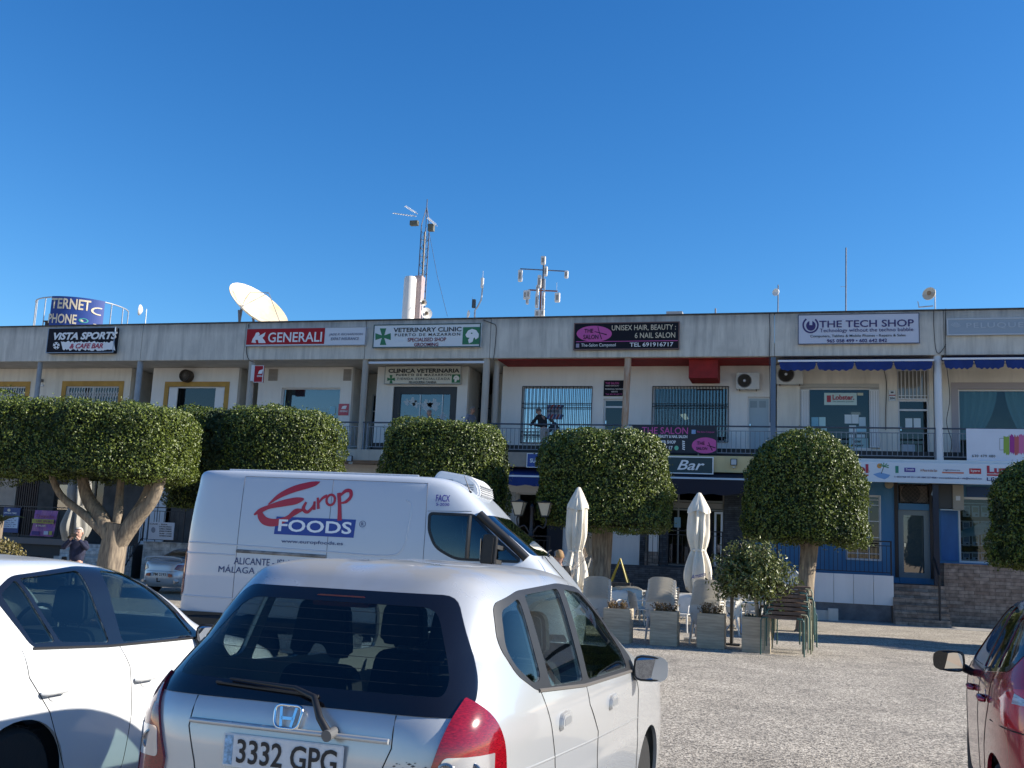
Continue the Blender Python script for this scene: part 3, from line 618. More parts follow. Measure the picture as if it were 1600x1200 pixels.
def make_van():
    sp = [(.28,-.04,5.00,.95),(.45,-.11,5.10,1.0),(.74,-.13,5.14,1.02),(.76,-.13,5.14,1.02),(1.15,-.12,5.08,1.025),(1.33,-.11,4.95,1.02),(1.62,-.10,4.66,1.01),(1.85,-.09,4.38,.995),(2.1,-.07,4.06,.97),(2.35,-.04,3.80,.94),(2.5,-.03,3.6,.91),(2.57,.03,3.4,.86),(2.6,.4,3.1,.6),(2.608,.6,2.6,.2)]
    B = Body(sp, 9, lambda y: 1 - .13 * min(1, max(0, (y - 3.9) / 1.5))**2, 30)
    root = thing('delivery_van', 'white refrigerated delivery van with a red and blue food logo on its side', 'van', (-7.87, 13.1, 0), R(-84))
    pt = car_paint('van_white', (.48, .52, .58), 0, .3, dust=.15)
    W = rnd_poly([(3.26, 2.10, .03), (3.80, 2.10, .03), (4.06, 1.86, .02), (4.42, 1.57, .03), (3.62, 1.57, .1), (3.36, 1.70, .1), (3.27, 1.9, .05)], .05)
    ws = rnd_poly([(-.85, 1.64), (.85, 1.64), (.86, 2.12), (-.86, 2.12)], .05)
    c = MB(); c.prism(ws, 'y', 3.6, 5.2)
    for sg in (-1, 1):
        c.prism(W, 'x', sg * .6, sg * 1.2)
        for y in (1.0, 4.45): c.cyl((sg * .7, y, .34), (sg * 1.3, y, .34), .40, n=36)
    body = boolean(B.shell(0, -.03), c, 'DIFFERENCE', 'body', pt, root)
    vg = glass('van_glass', (.35, .42, .45), .10)
    for sg in (-1, 1):
        boolean(B.shell(-.006, -.012), MB().prism(grow(W, .008), 'x', sg * .6, sg * 1.2), 'INTERSECT', 'cab_window', vg, root)
        a = boolean(B.shell(.003, -.004), MB().prism(grow(W, .03), 'x', sg * .6, sg * 1.2), 'INTERSECT', 't', black, root)
        base = MB(); base.add([v.co[:] for v in a.data.vertices], [tuple(p.vertices) for p in a.data.polygons]); bpy.data.objects.remove(a)
        cc = MB(); cc.prism(grow(W, -.004), 'x', sg * .6, sg * 1.2)
        boolean(base, cc, 'DIFFERENCE', 'window_surround', black, root)
        MB().tube(side_line(B, [(3.77, 2.1), (3.77, 1.57)], sg, .002), .03, 6).build('window_divider', black, root, world=False)
        # black front pillar along the windscreen
        MB().tube([corner(B, z, sg) for z in (2.13, 2.0, 1.88, 1.76, 1.66, 1.60)], .058, 8).build('front_pillar', black, root, world=False, smooth=60)
    boolean(B.shell(-.004, -.012), MB().prism(grow(ws, .012), 'y', 3.6, 5.2), 'INTERSECT', 'windscreen', glass('windscreen_glass', (.30, .38, .42), .22), root)
    # seams and pressings on the visible side and its mirror image
    for sg in (-1, 1):
        for sm in ([(.71, 2.50), (.72, 1.53)], [(1.93, 2.50), (1.94, 1.50), (1.93, .8)], [(3.19, 2.49), (3.21, 1.9), (3.21, .8)], [(.72, 2.505), (3.19, 2.495)], [(3.22, 2.14), (3.78, 2.16)], [(.72, 1.53), (.72, .8)]):
            MB().tube(side_line(B, sm, sg, .0006), .0034, 5).build('panel_gap', M('panel_gap_grey', (.12, .12, .13), .8), root, world=False)
        for sm in ([(.0, 1.62), (1.9, 1.575), (2.0, 1.57), (2.75, 1.56), (2.93, 1.66), (2.98, 1.9), (3.0, 2.2), (2.93, 2.27)], [(.0, .93), (4.6, .90)], [(-.04, 1.48), (.70, 1.475)]):
            MB().tube(side_line(B, smooth_path(sm, 4) if len(sm) > 4 else sm, sg, -.007), .013, 8).build('pressed_rib', pt, root, world=False, smooth=60)
        MB().tube(side_line(B, [(.72, 1.53), (1.93, 1.51)], sg, .004), .022, 6).build('door_rail', M('rail_grey', (.22, .21, .2), .6, nz=5, amt=.5), root, world=False)
        MB().tube(side_line(B, [(.05, .62), (5.0, .60)], sg, .004), .10, 6).build('rubbing_strip', black, root, world=False)
        wheel(root, sg * .92, 1.0, .34, .22, sg, alloy); wheel(root, sg * .92, 4.45, .34, .22, sg, alloy)
        # tall tail lamps on the rear corners
        lp = boolean(B.shell(.012, -.01), MB().prism(rnd_poly([(-.4, .93), (-.07, .93), (-.03, 1.0), (-.045, 1.50), (-.10, 1.58), (-.4, 1.58)], .03), 'x', sg * .8, sg * 1.2), 'INTERSECT', 'tail_lamp', red_lens, root)
        boolean(B.shell(.0145, .009), MB().prism([(-.4, 1.0), (-.06, 1.0), (-.06, 1.22), (-.4, 1.22)], 'x', sg * .85, sg * 1.2), 'INTERSECT', 'clear_section', clear_lens, lp)
        MB().tube([(sg * .62, .35, 2.602), (sg * .66, 1.5, 2.607), (sg * .66, 3.0, 2.603)], .012, 6).build('roof_rib', pt, root, world=False, smooth=60)
    # lower rear bumper
    MB().prism(rnd_poly([(-1.0, .3), (1.0, .3), (1.0, .74), (-1.0, .74)], .06), 'y', -.22, -.06).build('rear_bumper', black, root, world=False, bevel=.03)
    MB().box(-.02, .02, -.15, .1, .8, 2.45).build('rear_door_gap', seam_m, root, world=False)
    # black lower cladding so the sill reads dark
    MB().box(1.018, 1.028, -.05, .6, .42, .74).build('side_cladding', black, root, world=False)
    # refrigeration unit over the cab
    u = MB(); prof = rnd_poly([(3.10, 2.52), (3.50, 2.36), (3.74, 2.34), (3.80, 2.40), (3.76, 2.54), (3.64, 2.64), (3.22, 2.70)], .06)
    u.prism(prof, 'x', -.48, .48); un = u.build('refrigeration_unit', M('unit_white', (.72, .73, .74), .4), root, world=False, bevel=.03)
    g = MB()
    for k in range(5):
        z = 2.39 + k * .03; g.box(-.42, .42, 3.79 - k * .006, 3.81 - k * .006, z, z + .014)
        g.box(.478, .486, 3.58, 3.70, z, z + .014)
    g.build('unit_grille', M('vent_grey', (.25, .26, .28), .6), un, world=False)
    MB().prism([(3.25, 2.56), (3.42, 2.55), (3.42, 2.58), (3.25, 2.59)], 'x', .481, .486).build('unit_label', M('label_grey', (.3, .3, .32), .6), un, world=False)
    # aerial, mirror, prop leaning by the cab window (lifted long mirror bar)
    MB().tube([(.72, 3.72, 2.40), (.72, 3.70, 2.43), (.72, 3.62, 2.62)], [.02, .008, .004], 6).build('aerial', black, root, world=False)
    for sg in (-1, 1):
        mr = MB().prism(rnd_poly([(3.98, 1.52), (4.16, 1.50), (4.18, 1.86), (4.02, 1.88)], .04), 'x', sg * 1.10, sg * 1.30); mm = mr.build('mirror_housing', black, root, world=False, bevel=.03)
        MB().box(sg * 1.12, sg * 1.28, 3.985, 3.99, 1.56, 1.82).build('mirror_glass', mirror_m, mm, world=False)
        for z in (1.56, 1.74): MB().bar((sg * 1.12, 4.1, z), (sg * .95, 4.22, z - .03), .035, .05).build('mirror_arm', black, mm, world=False)
    # wipers
    for x0, x1 in ((.62, -.05), (-.1, -.7)):
        MB().tube([(x0, 4.74, 1.64), ((x0 + x1) / 2 + .05, 4.70, 1.70), (x1, 4.69, 1.72)], [.012, .01, .008], 6).build('wiper', black, root, world=False)
    # bonnet seam
    MB().tube([(.80, 4.72, 1.635), (.84, 4.85, 1.50), (.80, 4.98, 1.36)], .005, 5).build('bonnet_gap', seam_m, root, world=False)
    # cab interior
    MB().box(-.9, .9, 2.9, 3.0, .5, 2.4).build('bulkhead', M('cabin_grey', (.035, .036, .04)), root, world=False)
    MB().box(-.9, .9, 4.2, 4.5, .6, 1.52).build('dashboard', black, root, world=False, bevel=.04)
    for x in (-.55, .0, .55): seat(root, x, 3.25, .48, 1.95)
    # ---- lettering and logo on the right-hand side (x+) surface
    def S(px, py):   # measured on the photo of that side panel: position along and up the panel
        y = 1.24 + (px - 437) * .00872; z = 1.99 - (py - 808 - .033 * (px - 437)) * .0084
        return (B.side_x(y, z) + .004, y, z)
    red = M('logo_red', (.42, .005, .02), .35, coat=.4); blu = M('logo_blue', (.01, .03, .25), .35, coat=.4); navy = M('logo_navy', (.02, .04, .14), .4); wht = M('logo_white', (.78, .8, .82), .4)
    def Z(mb, pts, k=5): stroke(mb, smooth_path(pts, k), lambda a, b: S(280 + a / 4, 700 + b / 4))
    lg = MB()
    for p in ([(556, 356, 8), (620, 302, 30), (700, 262, 40), (780, 238, 40), (835, 224, 28), (862, 213, 3)],
              [(474, 421, 10), (510, 396, 30), (560, 372, 26), (640, 350, 40), (720, 334, 44), (762, 324, 24), (776, 320, 4)],
              [(505, 385, 22), (518, 428, 40), (552, 460, 48), (610, 468, 46), (668, 450, 34), (712, 420, 26), (740, 400, 30), (778, 390, 6)],
              [(696, 418, 8), (735, 398, 34), (776, 386, 6)],
              [(792, 340, 14), (778, 380, 22), (805, 402, 20), (835, 372, 16), (846, 338, 12)], [(843, 335, 14), (846, 388, 18)],
              [(860, 312, 14), (872, 382, 18)], [(870, 345, 10), (890, 315, 16), (918, 300, 20)],
              [(942 + 26 * math.cos(t), 326 + 32 * math.sin(t), 15) for t in np.linspace(0, 2 * math.pi, 13)],
              [(988, 282, 24), (1000, 360, 22), (1010, 452, 28)], [(998, 300, 12), (1028, 270, 22), (1058, 272, 22), (1062, 308, 20), (1035, 338, 18), (1003, 345, 8)]): Z(lg, p)
    lg.v = [(x + .002, y, z) for x, y, z in lg.v]; lg.build('logo_script', red, root, world=False)
    bx = MB(); q = [(617, 430), (1110, 446), (1105, 556), (612, 538)]
    N = 8; vs = []
    for i in range(N + 1):
        t = i / N; vs += [S(280 + (q[0][0] * (1 - t) + q[1][0] * t) / 4, 700 + (q[0][1] * (1 - t) + q[1][1] * t) / 4), S(280 + (q[3][0] * (1 - t) + q[2][0] * t) / 4, 700 + (q[3][1] * (1 - t) + q[2][1] * t) / 4)]
    bx.add(vs, [(2 * i, 2 * i + 1, 2 * i + 3, 2 * i + 2) for i in range(N)]); bx.build('logo_box', blu, root, world=False)
    def word(s, x0, x1, yt, yb, mat, off=0, skew=0, sl=.033, nm='lettering', lift=.003):
        me = text_mesh(s, 1, off, 0, skew); co = np.array([v.co[:] for v in me.vertices]); lo, hi = co.min(0), co.max(0)
        for v in me.vertices:
            u = (v.co.x - lo[0]) / (hi[0] - lo[0]); t = (v.co.y - lo[1]) / (hi[1] - lo[1]); px = x0 + u * (x1 - x0); py = yb + (yt - yb) * t + sl * (px - x0)
            a = S(px, py); v.co = (a[0] + lift, a[1], a[2])
        return link(nm, me, mat, root)
    word('FOODS', 439, 552, 811.5, 830, wht, .02)
    word('www.europfoods.es', 446, 541, 842, 849, navy, .006)
    word('ALICANTE - ISLAS BALEARES', 375, 527, 870.5, 881, navy, .004)
    word('MÁLAGA - ALMERÍA', 351.5, 480, 881.5, 893.5, navy, 0)
    word('R', 566, 570, 815.5, 820.5, navy, .01)
    word('FACX', 675, 695.5, 772.5, 783, M('faded_blue', (.03, .02, .28), .5), .012)
    word('5-2030', 676, 695.5, 785, 789.5, M('faded_blue', (.03, .02, .28)), .012)
    rg_ = MB(); stroke(rg_, [(568 + 4.6 * math.cos(t), 818 + 4.6 * math.sin(t), .7) for t in np.linspace(0, 2 * math.pi, 20)], lambda a, b: S(a, b)); rg_.build('lettering', navy, root, world=False)
    return root
make_van()
# ------------------------------------------------------------ ground
def ground_mat():
    m_, n, l, b = nodes('asphalt_aggregate'); tc = n.new('ShaderNodeTexCoord')
    v = n.new('ShaderNodeTexVoronoi'); v.inputs['Scale'].default_value = 66; l.new(tc.outputs['Object'], v.inputs[0])
    sp_ = n.new('ShaderNodeSeparateColor'); l.new(v.outputs['Color'], sp_.inputs[0])
    r_ = n.new('ShaderNodeValToRGB'); r_.color_ramp.interpolation = 'LINEAR'; e = r_.color_ramp.elements
    e[0].position = .12; e[0].color = (.075, .066, .054, 1); e[1].position = .95; e[1].color = (.62, .555, .45, 1)
    q = r_.color_ramp.elements.new(.5); q.color = (.33, .285, .225, 1)
    l.new(sp_.outputs[0], r_.inputs[0])
    t = n.new('ShaderNodeTexNoise'); t.inputs['Scale'].default_value = .9; t.inputs['Detail'].default_value = 7; t.inputs['Roughness'].default_value = .65; l.new(tc.outputs['Object'], t.inputs[0])
    mr = n.new('ShaderNodeMapRange'); mr.inputs[1].default_value = .35; mr.inputs[2].default_value = .65; mr.inputs[3].default_value = .80; mr.inputs[4].default_value = 1.16; l.new(t.outputs[0], mr.inputs[0])
    t2 = n.new('ShaderNodeTexNoise'); t2.inputs['Scale'].default_value = 14; t2.inputs['Detail'].default_value = 3; l.new(tc.outputs['Object'], t2.inputs[0])
    m2 = n.new('ShaderNodeMapRange'); m2.inputs[1].default_value = .3; m2.inputs[2].default_value = .7; m2.inputs[3].default_value = .75; m2.inputs[4].default_value = 1.22; l.new(t2.outputs[0], m2.inputs[0])
    t3 = n.new('ShaderNodeTexNoise'); t3.inputs['Scale'].default_value = .55; t3.inputs['Detail'].default_value = 5; t3.inputs['Distortion'].default_value = 1.5; l.new(tc.outputs['Object'], t3.inputs[0])   # oil and water stains
    m3 = n.new('ShaderNodeMapRange'); m3.inputs[1].default_value = .60; m3.inputs[2].default_value = .68; m3.inputs[3].default_value = 1.0; m3.inputs[4].default_value = .70; l.new(t3.outputs[0], m3.inputs[0])
    mq = n.new('ShaderNodeMath'); mq.operation = 'MULTIPLY'; l.new(mr.outputs[0], mq.inputs[0]); l.new(m3.outputs[0], mq.inputs[1])
    mu = n.new('ShaderNodeMath'); mu.operation = 'MULTIPLY'; l.new(mq.outputs[0], mu.inputs[0]); l.new(m2.outputs[0], mu.inputs[1])
    mx = n.new('ShaderNodeVectorMath'); mx.operation = 'SCALE'; l.new(r_.outputs[0], mx.inputs[0]); l.new(mu.outputs[0], mx.inputs['Scale']); l.new(mx.outputs[0], b.inputs['Base Color'])
    b.inputs['Roughness'].default_value = .85
    bn = n.new('ShaderNodeBump'); bn.inputs['Strength'].default_value = .6; bn.inputs['Distance'].default_value = .006; l.new(v.outputs['Distance'], bn.inputs['Height']); l.new(bn.outputs[0], b.inputs['Normal'])
    return m_
gm = MB().add([(-900, -600, 0), (900, -600, 0), (900, 1500, 0), (-900, 1500, 0)], [(0, 1, 2, 3)]); tag(gm.build('ground', ground_mat()), kind='structure')
# cracks running over the asphalt
ck = MB()
def crack(x, y, a, L):
    p = [(x, y)]
    for k in range(int(L / .12)):
        a2 = a + random.uniform(-.6, .6); x += .12 * math.cos(a2); y += .12 * math.sin(a2); p.append((x, y))
    stroke(ck, [(u, v, random.uniform(.006, .022)) for u, v in p], lambda u, v: (u, v, .004))
cx, cy = onZ(1400, 1025); crack(cx, cy, -1.25, 5.0); crack(cx, cy - 2.4, -.1, 1.4)
tag(ck.build('road_crack', M('crack_dark', (.035, .03, .028), .9)), kind='structure')
pv = MB().box(-60, 12, 33.2, 37, 0, .13)

# ------------------------------------------------------------ the two-storey shopping building
YF, YW, YD = 35.4, 37.0, 38.4
ZT, ZS, ZB = 10.05, 8.58, 5.17
def RC(x0, y0, x1, y1, Y):
    xm, ym = (x0 + x1) / 2, (y0 + y1) / 2
    a = onY(x0, ym, Y)[0]; b = onY(x1, ym, Y)[0]; c = onY(xm, y1, Y)[1]; d = onY(xm, y0, Y)[1]
    return a, b, c, d
concrete = None
def stained(name, col, streak=.5, dark=(.10, .10, .10), top=0):
    m_, n, l, b = nodes(name); tc = n.new('ShaderNodeTexCoord')
    mp = n.new('ShaderNodeMapping'); mp.inputs['Scale'].default_value = (1.6, 1.6, .16); l.new(tc.outputs['Object'], mp.inputs[0])
    t = n.new('ShaderNodeTexNoise'); t.inputs['Scale'].default_value = 2.2; t.inputs['Detail'].default_value = 8; t.inputs['Roughness'].default_value = .7; l.new(mp.outputs[0], t.inputs[0])
    t2 = n.new('ShaderNodeTexNoise'); t2.inputs['Scale'].default_value = 1.1; t2.inputs['Detail'].default_value = 6; l.new(tc.outputs['Object'], t2.inputs[0])
    a = n.new('ShaderNodeMapRange'); a.inputs[1].default_value = .42; a.inputs[2].default_value = .72; a.inputs[4].default_value = streak; l.new(t.outputs[0], a.inputs[0])
    c = n.new('ShaderNodeMapRange'); c.inputs[1].default_value = .45; c.inputs[2].default_value = .75; c.inputs[4].default_value = streak * .7; l.new(t2.outputs[0], c.inputs[0])
    ad = n.new('ShaderNodeMath'); ad.operation = 'MAXIMUM'; l.new(a.outputs[0], ad.inputs[0]); l.new(c.outputs[0], ad.inputs[1])
    if top:   # black algae running down from the capping
        sx = n.new('ShaderNodeSeparateXYZ'); l.new(tc.outputs['Object'], sx.inputs[0]); wz = n.new('ShaderNodeMath'); wz.operation = 'MULTIPLY_ADD'; wz.inputs[1].default_value = 1.3; l.new(t.outputs[0], wz.inputs[0]); l.new(sx.outputs[2], wz.inputs[2])
        zr_ = n.new('ShaderNodeMapRange'); zr_.inputs[1].default_value = 10.15; zr_.inputs[2].default_value = 10.85; zr_.inputs[4].default_value = .75; l.new(wz.outputs[0], zr_.inputs[0]); a2 = n.new('ShaderNodeMath'); a2.operation = 'MAXIMUM'; l.new(ad.outputs[0], a2.inputs[0]); l.new(zr_.outputs[0], a2.inputs[1]); ad = a2
    mx = n.new('ShaderNodeMix'); mx.data_type = 'RGBA'; mx.inputs[6].default_value = (*col, 1); mx.inputs[7].default_value = (*dark, 1); l.new(ad.outputs[0], mx.inputs[0]); l.new(mx.outputs[2], b.inputs['Base Color'])
    t3 = n.new('ShaderNodeTexNoise'); t3.inputs['Scale'].default_value = 30; l.new(tc.outputs['Object'], t3.inputs[0]); bn = n.new('ShaderNodeBump'); bn.inputs['Strength'].default_value = .25; bn.inputs['Distance'].default_value = .02; l.new(t3.outputs[0], bn.inputs['Height']); l.new(bn.outputs[0], b.inputs['Normal'])
    b.inputs['Roughness'].default_value = .9; MATS[name] = m_; return m_
conc = stained('fascia_concrete', (.60, .58, .52), .55, (.10, .105, .11), 1)
conc2 = stained('slab_concrete', (.44, .41, .35), .4)
whitew = stained('white_render', (.74, .73, .70), .2, (.35, .34, .32))
dirtyw = stained('dirty_white_render', (.72, .69, .62), .4, (.30, .29, .26))
cream = stained('cream_render', (.56, .47, .26), .2, (.3, .26, .16))
soff = M('soffit_paint', (.50, .48, .44), .9, nz=2, amt=.1)
redp = M('red_soffit', (.24, .012, .012), .8, nz=3, amt=.2)
blue_wall = stained('blue_render', (.06, .19, .36), .3, (.22, .34, .44))
def brickish(name, c1, c2, mort, bw=.45, bh=.11, sc=1):
    m_, n, l, b = nodes(name); tc = n.new('ShaderNodeTexCoord'); mp = n.new('ShaderNodeMapping'); mp.inputs['Rotation'].default_value = (R(90), 0, 0); l.new(tc.outputs['Object'], mp.inputs[0])
    br = n.new('ShaderNodeTexBrick'); br.inputs['Color1'].default_value = (*c1, 1); br.inputs['Color2'].default_value = (*c2, 1); br.inputs['Mortar'].default_value = (*mort, 1)
    br.inputs['Scale'].default_value = sc; br.inputs['Brick Width'].default_value = bw; br.inputs['Row Height'].default_value = bh; br.inputs['Mortar Size'].default_value = .006; br.offset = .37; l.new(mp.outputs[0], br.inputs[0])
    t = n.new('ShaderNodeTexNoise'); t.inputs['Scale'].default_value = 6; t.inputs['Detail'].default_value = 6; l.new(tc.outputs['Object'], t.inputs[0])
    mr = n.new('ShaderNodeMapRange'); mr.inputs[1].default_value = .3; mr.inputs[2].default_value = .7; mr.inputs[3].default_value = .6; mr.inputs[4].default_value = 1.35; l.new(t.outputs[0], mr.inputs[0])
    mx = n.new('ShaderNodeVectorMath'); mx.operation = 'SCALE'; l.new(br.outputs[0], mx.inputs[0]); l.new(mr.outputs[0], mx.inputs['Scale']); l.new(mx.outputs[0], b.inputs['Base Color'])
    bn = n.new('ShaderNodeBump'); bn.inputs['Strength'].default_value = .5; bn.inputs['Distance'].default_value = .02; l.new(br.outputs['Fac'], bn.inputs['Height']); bn.invert = True; l.new(bn.outputs[0], b.inputs['Normal']); b.inputs['Roughness'].default_value = .85
    MATS[name] = m_; return m_
stone = brickish('stone_strips', (.20, .15, .12), (.30, .25, .21), (.10, .085, .075))
slate = brickish('slate_strips', (.035, .042, .052), (.07, .08, .09), (.02, .02, .025), .35, .07)
bld = thing('shopping_building', 'long two-storey parade of shops with a stained concrete fascia and railed balcony', 'building', (0, YF, 0))
XL, XR = -46.0, 13.0
def part(name, mb, mat, parent=None, **k): return mb.build(name, mat, parent or bld, **k)
f = MB(); js = [XL] + [onY(px, 530, YF)[0] for px in (222, 383, 571, 766, 1210, 1475)] + [XR]
for a, b in zip(js[:-1], js[1:]): f.box(a + .006, b - .006, YF, YF + .22, ZS, ZT)
part('fascia', f, conc, bevel=.012)
part('parapet_capping', MB().box(XL, XR, YF - .03, YF + .27, ZT + .002, ZT + .05), M('capping_dark', (.07, .065, .06), .9, nz=5, amt=.4))
part('roof_slab', MB().box(XL, XR, YF + .225, 48, ZS + .01, ZS + .5), soff)
part('back_wall', MB().box(XL, XR, 47.6, 47.9, 0, 9.0), whitew)
part('end_wall', MB().box(XR - .3, XR, YW, 47.5, 0, ZS), whitew)
part('end_wall', MB().box(XL, XL + .3, YW, 47.5, 0, ZS), whitew)
# balcony slab with differently painted fronts
for (p0, p1, mt, z0) in ((-260, 595, conc2, 4.77), (595, 785, dirtyw, 4.74), (785, 1000, M('taupe_render', (.30, .26, .22), .9, nz=2, amt=.1), 4.66), (1000, 1200, cream, 4.62), (1200, 1900, whitew, 4.5)):
    a = max(XL, onY(p0, 715, YF)[0]); b = min(XR, onY(p1, 715, YF)[0]); part('balcony_slab', MB().box(a + .003, b - .003, YF, YF + .3, z0, ZB), mt)
part('balcony_floor', MB().box(XL, XR, YF + .301, 47.5, 4.75, ZB - .01), M('floor_tile', (.32, .25, .2), .7, nz=4, amt=.2))
part('red_ceiling', MB().box(onY(775, 565, YF)[0], onY(1205, 560, YF)[0], YF + .23, YW, ZS - .03, ZS + .005), redp)
part('red_duct_box', MB().box(*RC(1076, 557, 1121, 590, YF + .35)[:2], YF + .4, YW - .01, RC(1076, 560, 1121, 590, YF + .35)[2], ZS - .031), redp)

# walls with openings --------------------------------------------------------
def wall(name, x0, x1, z0, z1, Y, th, holes, mat, parent=None):
    xs = sorted(set([x0, x1] + [min(max(h[k], x0), x1) for h in holes for k in (0, 1)])); zs = sorted(set([z0, z1] + [min(max(h[k], z0), z1) for h in holes for k in (2, 3)]))
    m_ = MB(); nx, nz = len(xs) - 1, len(zs) - 1; S_ = [[not any(h[0] < (xs[i] + xs[i + 1]) / 2 < h[1] and h[2] < (zs[j] + zs[j + 1]) / 2 < h[3] for h in holes) for j in range(nz)] for i in range(nx)]
    for i in range(nx):
        for j in range(nz):
            if not S_[i][j]: continue
            a, b, c, d = xs[i], xs[i + 1], zs[j], zs[j + 1]
            m_.add([(a, Y, c), (b, Y, c), (b, Y, d), (a, Y, d)], [(0, 1, 2, 3)]); m_.add([(a, Y + th, c), (b, Y + th, c), (b, Y + th, d), (a, Y + th, d)], [(3, 2, 1, 0)])
            for di, dj, q in ((-1, 0, [(a, c), (a, d)]), (1, 0, [(b, d), (b, c)]), (0, -1, [(b, c), (a, c)]), (0, 1, [(a, d), (b, d)])):
                ii, jj = i + di, j + dj
                if not (0 <= ii < nx and 0 <= jj < nz) or not S_[ii][jj]:
                    (u0, w0), (u1, w1) = q; m_.add([(u0, Y, w0), (u1, Y, w1), (u1, Y + th, w1), (u0, Y + th, w0)], [(0, 1, 2, 3)])
    bmx = m_.mesh(name); bm = bmesh.new(); bm.from_mesh(bmx); bmesh.ops.remove_doubles(bm, verts=bm.verts, dist=.0005); bmesh.ops.recalc_face_normals(bm, faces=bm.faces); bm.to_mesh(bmx); bm.free()
    p = parent or bld; o_ = origin_of(p)
    for v in bmx.vertices: v.co -= o_
    return link(name, bmx, mat, p)
g_dark = glass('shop_glass', (.34, .40, .44), .06)
g_mir = glass('mirror_film_glass', (.15, .2, .25), .55, opaque=.3, dark=(.2, .35, .5))
g_blue = glass('blueish_glass', (.4, .5, .55), .16)
w_frame = M('white_frame', (.66, .67, .68), .4); d_frame = M('dark_frame', (.015, .017, .022), .4); al_frame = M('alu_frame', (.38, .40, .42), .35, metal=.6)
ochre = M('ochre_paint', (.42, .25, .06), .8, nz=3, amt=.12); blind = M('blind_white', (.60, .63, .65), .7)
def frame_mb(r, Y, w_=.06, d=.08, mull=(), trans=()):
    a, b, c, e = r; m_ = MB(); m_.box(a, a + w_, Y, Y + d, c, e); m_.box(b - w_, b, Y, Y + d, c, e); m_.box(a + w_, b - w_, Y, Y + d, e - w_, e); m_.box(a + w_, b - w_, Y, Y + d, c, c + w_)
    for t in mull: x = a + (b - a) * t; m_.box(x - w_ / 2, x + w_ / 2, Y + .004, Y + d - .004, c + w_, e - w_)
    for t in trans: z = c + (e - c) * t; m_.box(a + w_, b - w_, Y + .008, Y + d - .008, z - w_ / 2, z + w_ / 2)
    return m_
def window(r, Y, fm, gm_, w_=.05, mull=(), trans=(), nm='window', grille=None, curtain=None, gname='pane'):
    a, b, c, e = r; o = part(nm, frame_mb(r, Y, w_, .08, mull, trans), fm)
    part(gname, MB().box(a + .01, b - .01, Y + .04, Y + .046, c + .01, e - .01), gm_, o)
    if grille:
        g = MB(); n_, mt, yy, hz = grille
        for k in range(n_ + 1): x = a + (b - a) * k / n_; g.box(x - .012, x + .012, yy, yy + .02, c, e)
        for t in hz: z = c + (e - c) * t; g.box(a, b, yy - .006, yy - .0005, z - .014, z + .014)
        part('bars', g, mt, o)
    if curtain:
        cm, (u0, u1, t0, t1), amp = curtain; m_ = MB(); n_ = 60; vs = []
        for k in range(n_ + 1):
            x = a + (b - a) * (u0 + (u1 - u0) * k / n_); y = Y + .16 + amp * math.sin(k * 1.9) + amp * .5 * math.sin(k * .7); vs += [(x, y, c + (e - c) * t0), (x, y, c + (e - c) * t1)]
        m_.add(vs, [(2 * k, 2 * k + 2, 2 * k + 3, 2 * k + 1) for k in range(n_)]); part('curtain', m_, cm, o)
    return o
def door(r, Y, fm, gm_, w_=.07, trans=(), mull=(), solid=None, nm='door'):
    a, b, c, e = r; o = part(nm, frame_mb(r, Y, w_, .07, mull, trans), fm)
    if solid: part('door_leaf', MB().box(a + w_, b - w_, Y + .02, Y + .05, c + w_, e - w_), solid, o)
    else: part('pane', MB().box(a + .01, b - .01, Y + .03, Y + .036, c + .01, e - .01), gm_, o)
    part('handle', MB().box(a + w_ + .02, a + w_ + .05, Y - .05, Y + .019, c + 1.0, c + 1.12), chrome, o); return o
def board(x0, x1, z0, z1, Y, mat, parent, nm='panel', t=.01): return MB().box(x0, x1, Y - t, Y, z0, z1).build(nm, mat, parent)

U = {}   # upper openings
U['yw0'] = RC(-40, 604, 35.5, 690, YW); U['yw1'] = RC(99, 603.5, 182, 690, YW); U['ydoor'] = RC(201, 606, 235, 700, YD); U['yw2'] = RC(260, 604, 348, 690, YW)
U['gen'] = RC(438, 606, 530, 664, YW); U['vet'] = RC(612, 604, 712, 704, YW); U['s1'] = RC(815, 604, 924, 693, YW); U['sd'] = RC(942, 623, 978, 705, YW); U['s2'] = RC(1019, 604, 1138, 690, YW)
U['gd'] = RC(1168, 620, 1203, 712, YW); U['tech'] = RC(1250, 606, 1374, 701, YW); U['td'] = RC(1403, 577, 1452, 719, YW); U['pel'] = RC(1498, 608, 1640, 712, YW)
def xof(px, Y=YW, py=600): return onY(px, py, Y)[0]
def upper_bay(p0, p1, keys, mat):
    a, b = max(XL + .3, xof(p0)), min(XR - .3, xof(p1)); wall('wall', a, b, ZB, ZS - .005, YW, .2, [U[k] for k in keys], mat)
    part('dark_skirting', MB().box(a + .01, b - .01, YW - .03, YW - .001, ZB, ZB + .42), M('skirting_black', (.015, .017, .022), .5, nz=2, amt=.4))
    for x in (a, b - .15): part('wall', MB().box(x + .001, x + .149, YW + .2, YD + .2, ZB, ZS - .006), soff)
    return a, b
upper_bay(-300, 204, ['yw0', 'yw1'], dirtyw); upper_bay(238, 372, ['yw2'], whitew); upper_bay(404, 550, ['gen'], whitew); upper_bay(589, 731, ['vet'], whitew)
upper_bay(785, 1206, ['s1', 'sd', 's2', 'gd'], whitew); upper_bay(1214, 1458, ['tech', 'td'], dirtyw); upper_bay(1470, 1900, ['pel'], dirtyw)
# recessed wall behind the bays
rdoor = RC(576, 615, 588, 703, YD)
wall('recess_wall', XL + .3, XR - .3, ZB, ZS - .01, YD + .2, .15, [U['ydoor'], rdoor, RC(735, 575, 768, 705, YD + .2)], soff)
